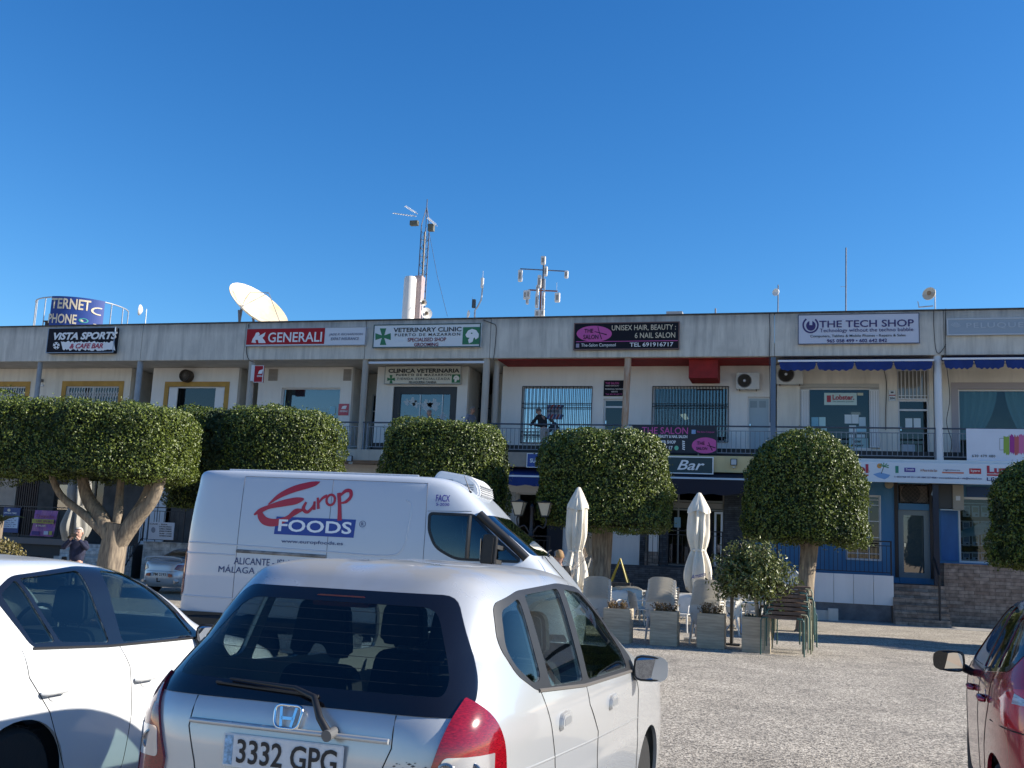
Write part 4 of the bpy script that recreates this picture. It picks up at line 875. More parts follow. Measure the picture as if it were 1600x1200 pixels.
# ochre framed windows with sliding lattice grilles
for k in ('yw0', 'yw1'):
    a, b, c, e = U[k]; o = window(U[k], YW + .08, w_frame, g_dark, .05, (.5,), nm='window')
    t = .22; m_ = MB(); m_.box(a - t, a, YW - .02, YW + .02, c - .2, e + t); m_.box(b, b + t, YW - .02, YW + .02, c - .2, e + t); m_.box(a, b, YW - .02, YW + .02, e, e + t); part('surround', m_, ochre, o)
    g = MB(); n_ = 20
    for i in range(n_ + 1): x = a + (b - a) * i / n_; g.box(x - .011, x + .011, YW + .02, YW + .035, c, e)
    for i in range(n_):
        x = a + (b - a) * i / n_; w_ = (b - a) / n_
        for z in (e - .35, e - .75, e - 1.3):
            g.bar((x, YW + .012, z - .16), (x + w_, YW + .012, z + .16), .012); g.bar((x, YW + .012, z + .16), (x + w_, YW + .012, z - .16), .012)
    part('lattice_grille', g, w_frame, o)
a, b, c, e = U['yw2']; o = window(U['yw2'], YW + .08, w_frame, g_dark, .05)
t = .2; m_ = MB(); m_.box(a - t, a, YW - .02, YW + .02, c - .2, e + t); m_.box(b, b + t, YW - .02, YW + .02, c - .2, e + t); m_.box(a, b, YW - .02, YW + .02, e, e + t); part('surround', m_, ochre, o)
for x0, x1 in ((a + .02, a + .42), (b - .42, b - .02)): part('shutter', MB().box(x0, x1, YW + .0, YW + .05, c, e - .05), w_frame, o)
door(U['ydoor'], YD + .22, ochre, g_dark, .1, (.62,), (.5,))
door(rdoor, YD + .22, al_frame, g_dark, .05, (.7,))
# generali window
o = window(U['gen'], YW + .1, w_frame, g_blue, .05)
a, b, c, e = U['gen']; board(a + .05, b - .05, e - .75, e - .05, YW + .4, blind, o, 'roller_blind'); board(a + .05, a + (b - a) * .52, c, e - .75, YW + .42, blind, o, 'roller_blind'); board(a + (b - a) * .52, b, c, e - .75, YW + .8, M('interior_teal', (.03, .10, .15), .8), o, 'inner_partition')
x0, x1, z0, z1 = RC(513, 634, 522, 647, YW); board(x0, x1, z0, z1, YW + .13, M('paper_blue', (.25, .5, .6), .6), o, 'notice')
for q in ((420, 577, 434, 595), (537, 577, 549, 595)):
    x0, x1, z0, z1 = RC(*q, YW); g = MB().box(x0, x1, YW - .03, YW - .001, z0, z1); o = part('vent_panel', g, M('vent_beige', (.36, .33, .30), .7)); g = MB()
    for i in range(9): z = z0 + (z1 - z0) * (i + .5) / 9; g.box(x0 + .02, x1 - .02, YW - .045, YW - .031, z - .012, z + .012)
    part('slats', g, M('vent_beige_dark', (.22, .2, .18), .7), o)
# vet entrance
a, b, c, e = U['vet']; o = part('shopfront', frame_mb((a, b, c, e), YW + .06, .28, .1), d_frame)
part('pane', MB().box(a + .2, b - .2, YW + .12, YW + .126, c, e - .2), glass('vet_glass', (.2, .32, .42), .14, opaque=.35, dark=(.02, .07, .13)), o)
for px in (654, 689): x = xof(px, YW, 650); part('door_rail', MB().box(x - .02, x + .02, YW + .08, YW + .115, c + .1, e - .3), al_frame, o)
for (px, py, s_) in ((643, 627, .16), (634, 628, .12), (648, 631, .14), (664, 633, .22), (677, 632, .22), (670, 631, .12), (690, 650, .15)):
    x, z = onY(px, py, YW); q = MB(); n_ = 14; q.add([(x + s_ * math.cos(i * 2 * math.pi / n_) * (1 + .4 * math.sin(i * 2.3)), YW + .117, z + s_ * .9 * math.sin(i * 2 * math.pi / n_) * (1 + .4 * math.cos(i * 1.7))) for i in range(n_)], [tuple(range(n_))]); part('animal_sticker', q, M('sticker_pale', (.42, .5, .55), .6), o)
# stairwell behind a dark gate
o = part('stair_gate', MB().box(xof(733), xof(735), YD, YD + .05, ZB, ZS - .4), d_frame)
g = MB(); x0, x1 = xof(735, YD), xof(767, YD)
for i in range(9): x = x0 + (x1 - x0) * i / 8; g.box(x - .012, x + .012, YD + .05, YD + .07, ZB + (0 if i else 0), ZB + 2.0)
g.box(x0, x1, YD + .045, YD + .0495, ZB + 1.0, ZB + 1.04); g.box(x0, x1, YD + .045, YD + .0495, ZB + 1.98, ZB + 2.02); part('bars', g, d_frame, o)
part('stair_landing', MB().box(x0, x1, YD + 1.5, YD + 2.5, ZB + 1.5, ZB + 2.8), M('grey_metal_sheet', (.16, .18, .2), .6))
# salon
win_bars = M('black_bars', (.012, .013, .018), .5)
o = window(U['s1'], YW + .12, al_frame, g_mir, .05, grille=(19, win_bars, YW - .03, (.0, .12, .2, .63, .70, 1.0)))
a, b, c, e = U['s1']
# barber board inside the window with red, white and blue diagonal stripes
x0, x1, z0, z1 = RC(853, 632, 877, 654, YW); bb = board(x0, x1, z0, z1, YW + .10, M('board_grey', (.32, .36, .42), .6), o, 'barber_board', .012)
for i in range(5):
    xx = x0 + (x1 - x0) * (i + .1) / 5
    for zz in (z0, z1 - .17):
        MB().add([(xx, YW + .085, zz), (xx + .07, YW + .085, zz), (xx + .15, YW + .085, zz + .17), (xx + .08, YW + .085, zz + .17)], [(0, 1, 2, 3)]).build('stripe', M('stripe_red', (.4, .05, .06), .6) if i % 2 else M('stripe_blue', (.06, .1, .35), .6), bb)
text_fit('BARBERS', x0 + .04, x1 - .1, z0 + .24, z1 - .2, YW + .085, M('letters_dark', (.03, .04, .08), .5), bb, off=.02)
door(U['sd'], YW + .1, w_frame, g_dark, .06, (.85,))
o = window(U['s2'], YW + .12, w_frame, g_blue, .06, grille=(24, win_bars, YW - .03, (.0, .63, .68, 1.0)), curtain=(M('strip_curtain', (.42, .60, .66), .8), (0.03, .97, .62, .98), .045))
a, b, c, e = U['s2']; xs = a
for t0, t1, col in ((.02, .16, (.06, .04, .16)), (.16, .3, (.03, .10, .16)), (.3, .48, (.04, .05, .12)), (.48, .57, (.45, .06, .25)), (.57, .9, (.02, .04, .09)), (.9, .99, (.09, .03, .16))):
    board(a + (b - a) * t0, a + (b - a) * t1, c, c + (e - c) * .60, YW + .35, M('poster_%d' % int(t0 * 100), col, .6), o, 'poster')
lx, lz = onY(1071, 652, YW + .3)
MB().add([(lx - .22, YW + .3, lz + .1), (lx + .0, YW + .3, lz + .14), (lx + .12, YW + .3, lz - .06), (lx - .02, YW + .3, lz - .1)], [(0, 1, 2, 3)]).build('ceiling_light', M('warm_panel', (.9, .75, .5), .5, emit=.6), o)
a, b, c, e = U['gd']; dd = door(U['gd'], YW + .1, w_frame, None, .05, solid=M('door_pale_blue', (.36, .45, .50), .6))
for px in (1178, 1192): x, z = onY(px, 631, YW); board(x - .13, x + .1, z - .12, z + .12, YW + .12, M('louver_grey', (.25, .32, .36), .6), dd, 'louver', .008)
# tech shop
o = window(U['tech'], YW + .1, w_frame, g_dark, .05, nm='shop_window')
a, b, c, e = U['tech']
for px0, px1 in ((1251, 1264.5), (1358, 1373)):
    x0, x1 = xof(px0), xof(px1); sh = part('folding_shutter', MB().box(x0, x1, YW - .06, YW + .06, c + .05, e - .08), w_frame, o); g = MB()
    for i in range(4): x = x0 + (x1 - x0) * (i + .5) / 4; g.box(x - .006, x + .006, YW - .066, YW - .0605, c + .1, e - .12)
    part('shutter_groove', g, M('groove_grey', (.3, .31, .32), .7), sh)
part('roller_box', MB().box(a, b, YW - .02, YW + .05, e + .0, e + .14), M('roller_grey', (.42, .42, .40), .6), o)
papers = [(1268, 651, 1279, 665, (.22, .48, .62)), (1280, 651, 1290, 665, (.45, .68, .70)), (1268, 668, 1279, 683, (.30, .45, .70)), (1282, 668, 1292, 680, (.42, .6, .62)), (1320, 647, 1331, 661, (.62, .70, .74)), (1331.5, 647, 1342, 661, (.66, .73, .76)), (1342.5, 651, 1353, 665, (.5, .64, .72)), (1327, 664, 1338, 676, (.62, .7, .72)), (1338.5, 666, 1354, 674, (.36, .62, .74)), (1327, 678, 1336, 683, (.66, .7, .72)), (1339, 678, 1352, 683, (.55, .66, .7)), (1327, 684, 1357, 700, (.34, .52, .54))]
for i, (x0, y0, x1, y1, col) in enumerate(papers):
    q = RC(x0, y0, x1, y1, YW); pp = board(*q, YW + .137, M('paper_%d' % i, col, .7), o, 'notice', .004)
    if i == 11:
        for k, s_ in enumerate(('Toner', 'Repair', 'Funkcers')): 
            if k < 2: text_fit(s_, *RC(1332, 686 + k * 7, 1346 + 4 * k, 691 + k * 7, YW), YW + .13, ink, pp, off=.02)
ls = RC(1288, 613, 1339, 632, YW); lb = board(*ls, YW + .135, M('lobster_board', (.50, .66, .66), .6), o, 'window_poster', .006)
text_fit('Lobster.', *RC(1301, 616, 1335, 624, YW), YW + .125, M('dark_red_ink', (.35, .03, .06), .5), lb, off=.03)
text_fit('The telecoms provider', *RC(1301, 625.5, 1335, 628, YW), YW + .125, M('teal_ink', (.05, .2, .22), .5), lb)
board(*RC(1292, 617, 1298.5, 627.5, YW), YW + .127, M('dark_red_ink', (.35, .03, .06)), lb, 'poster_mark', .003)
board(*RC(1333, 634.5, 1348, 639, YW), YW + 1.5, M('ceiling_strip', (.75, .70, .6), .6, emit=.3), o, 'strip_light', .02); board(*RC(1340, 613, 1349, 617, YW), YW + .13, M('cream_tag', (.6, .6, .45), .6), o, 'notice', .01)
a, b, c, e = U['td']; zt = onY(1427, 624, YW)[1]
door((a, b, c, zt), YW + .1, w_frame, g_dark, .06, (.83,), nm='door')
o = window((a, b, zt, e), YW + .08, w_frame, glass('frosted', (.25, .25, .23), .08, opaque=.85, dark=(.30, .29, .26)), .04, grille=(8, w_frame, YW - .0, (0.02, .12)), nm='transom_window')
for x0, x1 in ((1415, 1426), (1428, 1439)): board(*RC(x0, 653, x1, 668, YW), YW + .095, M('paper_4', (.62, .70, .74)), bld, 'notice', .004)
board(*RC(1409, 694, 1430, 709, YW), YW + .095, M('paper_grey', (.4, .45, .5), .7), bld, 'notice', .004)
# hairdresser at the right with tied-back curtains
a, b, c, e = U['pel']; m_ = MB(); t = .22; m_.box(a - t, a, YW - .025, YW + .02, c - .1, e + t); m_.box(a, b + t, YW - .025, YW + .02, e, e + t)
o = window(U['pel'], YW + .12, w_frame, glass('pel_glass', (.6, .68, .7), .06), .05, nm='shop_window'); part('surround', m_, M('warm_grey_band', (.36, .33, .34), .8), o)
cm = M('curtain_pale', (.42, .60, .62), .9)
def drape(x0, x1, xt0, xt1, ztop, zb, Y):   # gathers from a wide top to a tied edge
    q = MB(); N_, K = 28, 16; vs = []
    for j in range(K + 1):
        t = j / K; z = ztop + (zb - ztop) * t; k = t**1.7
        for i in range(N_ + 1):
            u = i / N_; xa = x0 + (xt0 - x0) * k; xb = x1 + (xt1 - x1) * k; vs.append((xa + (xb - xa) * u, Y + .05 * math.sin(u * 30) * (.6 + .4 * t), z))
    q.add(vs, [(j * (N_ + 1) + i, j * (N_ + 1) + i + 1, (j + 1) * (N_ + 1) + i + 1, (j + 1) * (N_ + 1) + i) for j in range(K) for i in range(N_)]); return q
xa = xof(1499); part('curtain', drape(xa, xof(1560), xa, xof(1528), e, c + .55, YW + .3), cm, o); part('curtain', drape(xof(1572), xof(1650), xof(1600), xof(1650), e, c + .55, YW + .3), cm, o)
for px, py in ((1570, 614), (1569, 626)):
    x, z = onY(px, py, YW + 3); MB().lathe([(.001, z), (.22, z), (.2, z + .05), (.001, z + .06)], (x, YW + 3, 0), 16).build('ceiling_lamp', M('lit_lamp', (1, .98, .92), .5, emit=3), o)
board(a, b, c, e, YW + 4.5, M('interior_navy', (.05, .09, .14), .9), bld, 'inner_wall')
# columns along the balcony
def column(px, w_, mat, Y=YF + .16, sq=False, py=620, lean=0):
    x = onY(px, py, Y)[0]; m_ = MB()
    if sq: m_.box(x - w_ / 2, x + w_ / 2, Y - w_ / 2, Y + w_ / 2, ZB, ZS)
    else: m_.tube([(x - lean, Y, ZB), (x, Y, (ZB + ZS) / 2), (x + lean, Y, ZS)], w_ / 2, 14)
    return part('column', m_, mat, smooth=not sq)
pg = M('pipe_grey', (.26, .29, .32), .6, nz=3, amt=.15); cc_ = stained('column_concrete', (.42, .39, .34), .45)
column(57, .20, pg); column(214, .24, pg); column(390, .26, cc_); column(568, .24, cc_); column(758, .26, cc_); column(774, .22, cc_, Y=YF + .45)
column(978, .24, M('timber_pole', (.36, .20, .11), .85, nz=3, col2=(.45, .36, .28), stretch=(4, 4, .6), bump=.4), lean=.04)
column(1208, .17, M('steel_blue_post', (.10, .15, .22), .5), sq=True); column(1466, .25, M('pvc_white', (.58, .62, .66), .45))
# AC cowl/round fans on the left
def railing(p0, p1, zt=ZB + 1.02, kind=pg):
    a, b = onY(p0, 690, YF)[0], onY(p1, 690, YF)[0]; a = max(XL, a); b = min(XR, b)
    r = thing('balcony_railing', '', 'railing', ((a + b) / 2, YF + .1, ZB)); Y = YF + .1
    MB().tube([(a + .02, Y, zt), (b - .02, Y, zt)], .028, 8).build('top_rail', M('rail_dark', (.05, .07, .10), .5), r)
    g = MB(); g.box(a + .02, b - .02, Y - .015, Y + .015, zt - .17, zt - .145); g.box(a + .02, b - .02, Y - .015, Y + .015, ZB + .10, ZB + .125)
    n_ = int((b - a) / .155); x0 = a + .08
    for i in range(n_): x = x0 + (b - a - .16) * i / (n_ - 1); g.box(x - .009, x + .009, Y - .009, Y + .009, ZB + .126, zt - .171)
    g.build('bar_panel', kind, r)
    for x in np.linspace(a + .03, b - .03, max(2, int((b - a) / 2.2) + 1)): MB().box(x - .022, x + .022, Y - .022, Y + .022, ZB, zt - .03).build('post', kind, r)
    return r
RL = M('rail_paint_grey', (.17, .20, .24), .5, nz=2, amt=.15)
for p0, p1, lb in ((-240, 56, 'grey balcony railing at the far left end of the upper floor'), (58, 213, 'grey balcony railing below the window with the white lattice grille'), (215, 388, 'grey balcony railing below the ochre framed window with open shutters'), (391, 567, 'grey balcony railing in front of the insurance office window'), (570, 757, 'grey balcony railing in front of the veterinary clinic doors'), (760, 976, 'grey balcony railing where the dark-jacketed man leans'), (980, 1206, 'grey balcony railing behind the black salon banner'), (1210, 1464, 'grey balcony railing in front of the computer shop'), (1468, 1760, 'grey balcony railing behind the white banner with colour strokes')):
    tag(railing(p0, p1, kind=RL), lb, group='railings along the upper floor')
# ------------------------------------------------------------ signs
def sign(name, label, cat, r, Y, mat, depth=.12, frame=None, fw=.03, group=None):
    a, b, c, e = r; t = thing(name, label, cat, ((a + b) / 2, Y, c), group=group)
    MB().box(a, b, Y - depth, Y, c, e).build('board', mat, t, bevel=.006)
    if frame:
        m_ = MB(); y0, y1 = Y - depth - .012, Y - depth + .03
        m_.box(a - .004, a + fw, y0, y1, c - .004, e + .004); m_.box(b - fw, b + .004, y0, y1, c - .004, e + .004); m_.box(a + fw + .001, b - fw - .001, y0, y1, e - fw, e + .003); m_.box(a + fw + .001, b - fw - .001, y0, y1, c - .003, c + fw); m_.build('frame', frame, t)
    return t
def T(s, x0, y0, x1, y1, Y, mat, t, off=.012, shear=0, ext=.003, sp=1.0): return text_fit(s, *RC(x0, y0, x1, y1, Y), Y, mat, t, off=off, shear=shear, ext=ext, sp=sp)
def flat(pts, Y, mat, t, nm='emblem'): return MB().add([(onY(x, y, Y)[0], Y, onY(x, y, Y)[1]) for x, y in pts], [tuple(range(len(pts)))]).build(nm, mat, t)
def ell(cx, cy, rx_, ry_, n=28, a0=0, a1=2 * math.pi): return [(cx + rx_ * math.cos(a0 + (a1 - a0) * i / n), cy + ry_ * math.sin(a0 + (a1 - a0) * i / n)) for i in range(n)]
s_white = M('sign_white', (.56, .60, .66), .5); s_pale = M('sign_pale', (.60, .65, .68), .5); s_black = M('sign_black', (.008, .009, .016), .75, spec=.25); s_red = M('sign_red', (.34, .010, .02), .7, spec=.3); s_green = M('sign_green', (.01, .15, .06), .45); s_pink = M('sign_pink', (.50, .07, .30), .4)
t_white = M('letters_white', (.72, .74, .76), .5); t_ink = M('letters_ink', (.02, .03, .04), .5); t_navy = M('letters_navy', (.03, .02, .12), .5); t_maroon = M('letters_maroon', (.16, .01, .03), .5); t_red = M('letters_red', (.42, .02, .03), .5); t_cream = M('letters_cream', (.62, .54, .40), .5)
Y0 = YF - .02; yf = Y0 - .125
# vista sports
t = sign('shop_sign', 'black light box sign reading Vista Sports & Cafe Bar on the concrete fascia', 'sign', RC(80.5, 514, 184.5, 553, Y0), Y0, s_black, .25, M('frame_blue_grey', (.20, .28, .38), .4), .025)
yv = Y0 - .255
T('ViSTA SPORTS', 84, 519, 183, 530.5, yv, t_white, t, .04, .25)
sp_ = []; random.seed(3)
for i in range(40): sp_.append((95 + i * 2.12, 533.5 + random.uniform(-1, 2.2)))
for i in range(40): sp_.append((180 - i * 2.1, 547 + random.uniform(-2.2, 1.4)))
flat(sp_, yv, t_white, t, 'white_splash'); T('& CAFE BAR', 109, 536.5, 161, 544.5, yv - .006, M('letters_crimson', (.36, .03, .08), .5), t, .03, .25)
flat(ell(88, 540, 5.2, 5.6), yv, t_white, t, 'ball'); flat(ell(88, 540, 1.8, 2.0, 6), yv - .003, s_black, t, 'ball_patch')
for k in range(5): a = k * 1.2566 + .3; flat(ell(88 + 4 * math.cos(a), 540 + 4.3 * math.sin(a), 1.2, 1.2, 5), yv - .003, s_black, t, 'ball_patch')
# generali
t = sign('shop_sign', 'red and pale grey insurance sign reading GENERALI on the fascia', 'sign', RC(387, 513, 573, 541, Y0), Y0, s_white, .10, M('frame_grey', (.3, .32, .34), .4), .02)
yg = Y0 - .105; a, b, c, e = RC(387, 513.5, 509, 540, Y0); board(a + .02, b, c + .03, e - .02, yg, s_red, t, 'red_panel', .005); yg -= .008
T('GENERALI', 419, 519, 503, 534.5, yg, t_white, t, .012)
flat([(393, 535), (395, 529), (398, 525), (400, 520), (404, 519), (406, 522), (404, 525), (410, 522), (415, 519), (413, 525), (410, 528), (414, 533), (415, 536), (404, 536), (403, 531), (399, 531), (400, 536)], yg, t_white, t, 'winged_lion_mark')
T('JADE P. RICHARDSON', 514, 520.5, 567, 525, yg + .006, M('letters_grey_blue', (.12, .14, .22), .5), t, 0, .2); T('EXPAT INSURANCE', 517, 527, 561, 531.5, yg + .006, M('letters_grey_blue', (.12, .14, .22)), t, 0, .2)
t = sign('projecting_sign', 'small dark red square sign projecting from the concrete column beside the insurance office', 'sign', RC(399, 572, 413, 598, YF + .05), YF + .05, s_red, .10, t_white, .012); T('GENERALI', 401.5, 586, 411.5, 589, YF - .06, t_white, t); flat([(403, 584), (405, 579), (408, 578), (411, 577), (409, 584)], YF - .06, t_white, t, 'mark')
board(*RC(394, 571, 398.5, 596, YF + .05), YF + .05, M('sign_side_white', (.6, .62, .64), .5), t, 'side_panel', .1)
t = sign('wall_plaque', 'small red plaque on the white wall right of the insurance office window', 'plaque', RC(529, 631, 545, 649, YW - .01), YW - .01, M('sign_red_pale', (.45, .06, .09), .4), .02); T('GENERALI', 531, 641, 543, 644, YW - .035, t_white, t); flat([(533, 639), (535, 635), (538, 634), (542, 634), (540, 639)], YW - .035, t_white, t, 'mark')
t = sign('wall_plaque', 'orange poster low on the wall beside the right edge of the hedge', 'poster', RC(518, 674, 528, 697, YW - .01), YW - .01, M('poster_orange', (.55, .13, .03), .5), .02); flat([(520, 684), (523, 678), (526, 680), (523, 688)], YW - .035, t_white, t, 'mark')
# veterinary clinic
def cross(cx, cy, w_, h, Y, t):
    k = .16; pts = []
    for q in range(4):
        a = q * math.pi / 2
        for (u, v) in ((-.42, -1), (.42, -1), (k, -k)): pts.append((cx + w_ * (u * math.cos(a) - v * math.sin(a)), cy + h * (u * math.sin(a) + v * math.cos(a))))
    flat(pts, Y, s_green, t, 'green_cross')
def dog(x0, y0, x1, y1, Y, t):
    board(*RC(x0, y0, x1, y1, Y), Y, s_green, t, 'green_square', .004); P = [(.15, .45), (.3, .2), (.52, .1), (.75, .18), (.9, .4), (.88, .6), (.72, .72), (.66, .6), (.6, .66), (.55, .85), (.35, .95), (.3, .75), (.38, .62), (.22, .6)]
    flat([(x0 + u * (x1 - x0), y0 + v * (y1 - y0)) for u, v in P], Y - .008, t_white, t, 'dog_head'); flat(ell(x0 + .5 * (x1 - x0), y0 + .36 * (y1 - y0), .05 * (x1 - x0), .04 * (y1 - y0), 8), Y - .011, s_green, t, 'dog_eye')
t = sign('shop_sign', 'long white sign with a green cross reading VETERINARY CLINIC on the fascia', 'sign', RC(585.5, 507.5, 752.5, 544, Y0), Y0, s_pale, .14, M('frame_dark_green', (.03, .07, .07), .4), .035)
yv = Y0 - .147; cross(598.5, 526, 12, 13, yv, t); dog(723, 511, 751, 538, yv, t)
T('VETERINARY CLINIC', 615, 511.5, 721, 518.5, yv, t_ink, t, .02); T('PUERTO DE MAZARRON', 617, 520.5, 719, 525, yv, t_ink, t, .012, sp=1.3); T('SPECIALISED SHOP', 637, 527.5, 697, 533.5, yv, t_maroon, t, .015); T('GROOMING', 647, 535.5, 685, 541, yv, t_maroon, t, .02)
t = sign('shop_sign', 'smaller white sign reading CLINICA VETERINARIA over the dark clinic doors', 'sign', RC(603.5, 573, 722, 601, YW - .02), YW - .02, M('sign_cream', (.60, .61, .56), .5), .16, M('frame_grey', (.3, .32, .34)), .02)
yv = YW - .19; cross(611, 592.5, 6, 6.5, yv, t); dog(706, 585, 719, 598, yv, t)
T('CLINICA VETERINARIA', 607, 576, 718, 582.5, yv, t_ink, t, .03); T('PUERTO DE MAZARRON', 619, 584, 705, 587.5, yv, t_ink, t, .02, sp=1.3); T('TIENDA ESPECIALIZADA', 620, 590, 703, 593.8, yv, t_ink, t, .0, sp=1.3); T('PELUQUERIA CANINA', 639, 595.5, 682, 599.5, yv, t_ink, t, .012)
# salon
t = sign('shop_sign', 'black and pink fascia sign of the unisex hair and nail salon', 'sign', RC(897.5, 504.5, 1062, 547, Y0), Y0, s_black, .10, M('frame_rust', (.16, .09, .08), .5), .03)
yv = Y0 - .107; flat(ell(928.5, 521.5, 27.5, 12.5, 36), yv, s_pink, t, 'pink_oval')
T('THE', 913, 514, 927, 520, yv - .004, s_black, t, .01); T('SALON', 911.5, 523, 935, 530, yv - .004, s_black, t, .01)
for p in ([(934, 510, .8), (936, 518, 1), (940, 530, 1.4)], [(929, 518, 1), (937, 520, 1), (948, 523, 1.8)]):
    q = MB(); stroke(q, p, lambda u, v: (onY(u, v, yv - .004)[0], yv - .004, onY(u, v, yv - .004)[1])); q.build('scissors', s_black, t)
T('UNISEX HAIR, BEAUTY :', 956, 507.5, 1056, 517, yv, t_cream, t, .004); T('6 NAIL SALON', 992, 519.5, 1055, 528, yv, t_cream, t, .004)
board(*RC(900, 532.6, 1059, 533.6, yv), yv, s_pink, t, 'pink_line', .003); T('TEL 691916717', 984, 535, 1052, 541.5, yv, t_white, t, .01); T('The-Salon Camposol', 908, 536.5, 962, 543, yv, t_white, t, .0); board(*RC(900, 537, 905, 543, yv), yv, M('fb_blue', (.3, .25, .35), .5), t, 'web_mark', .003)
t = sign('shop_sign', 'small black and pink notice over the salon door beside the timber pole', 'sign', RC(943.5, 594.5, 977, 619, YW - .01), YW - .01, s_black, .03); T('THE SALON', 946, 597, 967, 600.5, YW - .045, s_pink, t, .02)
T('UNISEX HAIR SALON', 946, 602, 967, 603.6, YW - .045, t_white, t); T('PROFESSIONAL TREATMENTS', 945.5, 607, 975, 609, YW - .045, t_white, t); T('GENTS', 955, 611, 965, 613, YW - .045, t_white, t); T('Tel 691916717', 946, 615, 972, 617, YW - .045, s_pink, t)
# tech shop
t = sign('shop_sign', 'white fascia sign reading THE TECH SHOP with a round power-button mark', 'sign', RC(1247, 491.5, 1436, 538, Y0), Y0, M('sign_lilac_white', (.50, .53, .62), .45), .10, M('frame_navy', (.04, .05, .10), .5), .018)
yv = Y0 - .107; rr = MB(); stroke(rr, [(1266.5 + 11.5 * math.cos(a), 508 + 11.5 * math.sin(a), 2.6) for a in np.linspace(-.9, 4.1, 30)], lambda u, v: (onY(u, v, yv)[0], yv, onY(u, v, yv)[1])); rr.build('ring_mark', t_navy, t)
flat(ell(1267, 509, 7.5, 7.8), yv, t_navy, t, 'disc_mark'); board(*RC(1264.8, 496, 1269.2, 508, yv), yv - .004, M('sign_lilac_white', (.5, .53, .62)), t, 'notch', .003)
T('THE TECH SHOP', 1280, 500, 1428, 511, yv, t_navy, t, .012); T('Technology without the techno babble', 1281, 512.6, 1427, 520, yv, t_navy, t, .002); T('Computers, Tablets & Mobile Phones - Repairs & Sales', 1266, 522.5, 1415, 527.5, yv, t_ink, t, .006); T('965 058 499 • 602 642 842', 1292, 529.5, 1386, 535, yv, t_navy, t, .02)
t = sign('shop_sign', 'faded grey hairdresser sign cut off by the right edge of the fascia', 'sign', RC(1479, 497, 1690, 523.5, Y0), Y0, M('sign_slate', (.26, .32, .38), .5), .08, M('frame_pale', (.42, .46, .5), .5), .04)
T('PELUQUERIA', 1510, 503.5, 1634, 513, Y0 - .087, M('letters_faint', (.40, .46, .52), .6), t, 0, 0, .002, 1.15)
for k in range(7): a = -2.6 + k * .35; flat([(1493, 512), (1493 + 9 * math.cos(a), 512 + 9 * math.sin(a)), (1493 + 8 * math.cos(a + .2), 512 + 8 * math.sin(a + .2))], Y0 - .087, M('letters_faint', (.4, .46, .52)), t, 'fan_mark')
t = sign('alarm_notice', 'small white alarm notice on the wall left of the computer shop door', 'notice', RC(1388.5, 609.5, 1399.5, 626.5, YW - .01), YW - .01, s_pale, .012); board(*RC(1389, 617, 1399, 618.4, YW), YW - .023, s_red, t, 'red_line', .003); flat(ell(1394, 613, 2.6, 1.3, 8), YW - .026, t_ink, t, 'mark'); T('204', 1390, 620.5, 1398, 624, YW - .023, t_ink, t, .02)
# salon banner tied on the railing
yb = YF + .04
t = thing('salon_banner', 'black banner of the salon tied to the balcony railing above the bar sign', 'banner', (onY(1047, 700, yb)[0], yb, ZB))
a, b, c, e = RC(984, 664.5, 1120, 708, yb); MB().box(a, b, yb - .012, yb, c, e).build('cloth', M('banner_dark', (.012, .018, .03), .6), t)
flat([(975, 665), (987, 665), (991, 671), (995, 681), (990, 690), (984, 700), (975, 706)], yb - .016, M('photo_grey', (.42, .43, .45), .6), t, 'face_print')
for p in ([(979, 672, .8), (982, 671, 1)], [(988, 673, .8), (991, 674, 1)]):
    q = MB(); stroke(q, p, lambda u, v: (onY(u, v, yb - .02)[0], yb - .02, onY(u, v, yb - .02)[1])); q.build('eye_print', t_ink, t)
yv = yb - .017; T('THE SALON', 1003, 667.5, 1075, 678, yv, s_pink, t, .005); T('UNISEX HAIR, BEAUTY & NAIL SALON', 1001, 679.5, 1074, 685, yv, t_white, t, .03); T('THE BARBER SHOP', 1010, 688, 1056, 693, yv, t_white, t, .03); T('691 91 67 17', 1016, 696.5, 1051, 702.5, yv, t_white, t, .03)
flat(ell(1057, 700, 3.3, 3.6, 16), yv, M('wa_green', (.15, .5, .32), .5), t, 'phone_mark'); board(*RC(1080.5, 671.5, 1087, 678, yv), yv, M('fb_pale_blue', (.18, .32, .55), .5), t, 'web_mark', .003); T('The-Salon-Camposol', 1089, 673.5, 1116, 677, yv, s_pink, t, 0)
flat([q for q in ell(1102, 696, 21, 12.5, 40) if q[0] < 1119.5], yv, s_pink, t, 'pink_oval'); T('THE', 1089, 690, 1101, 695, yv - .004, s_black, t, .01); T('SALON', 1088, 698.5, 1105, 703, yv - .004, s_black, t, .01)
q = MB(); stroke(q, [(1107, 691, .9), (1110, 698, 1.1), (1113, 704, 1.4)], lambda u, v: (onY(u, v, yv - .004)[0], yv - .004, onY(u, v, yv - .004)[1])); stroke(q, [(1105, 696, .9), (1112, 698, 1.2), (1118, 700, 1.5)], lambda u, v: (onY(u, v, yv - .005)[0], yv - .005, onY(u, v, yv - .005)[1])); q.build('scissors', s_black, t)
q = MB()
for k in range(5): stroke(q, [(1066, 689 + k * 3, 1.6), (1070, 690.5 + k * 3, 1.8)], lambda u, v: (onY(u, v, yv)[0], yv, onY(u, v, yv)[1]))
q.build('barber_pole_print', t_white, t)
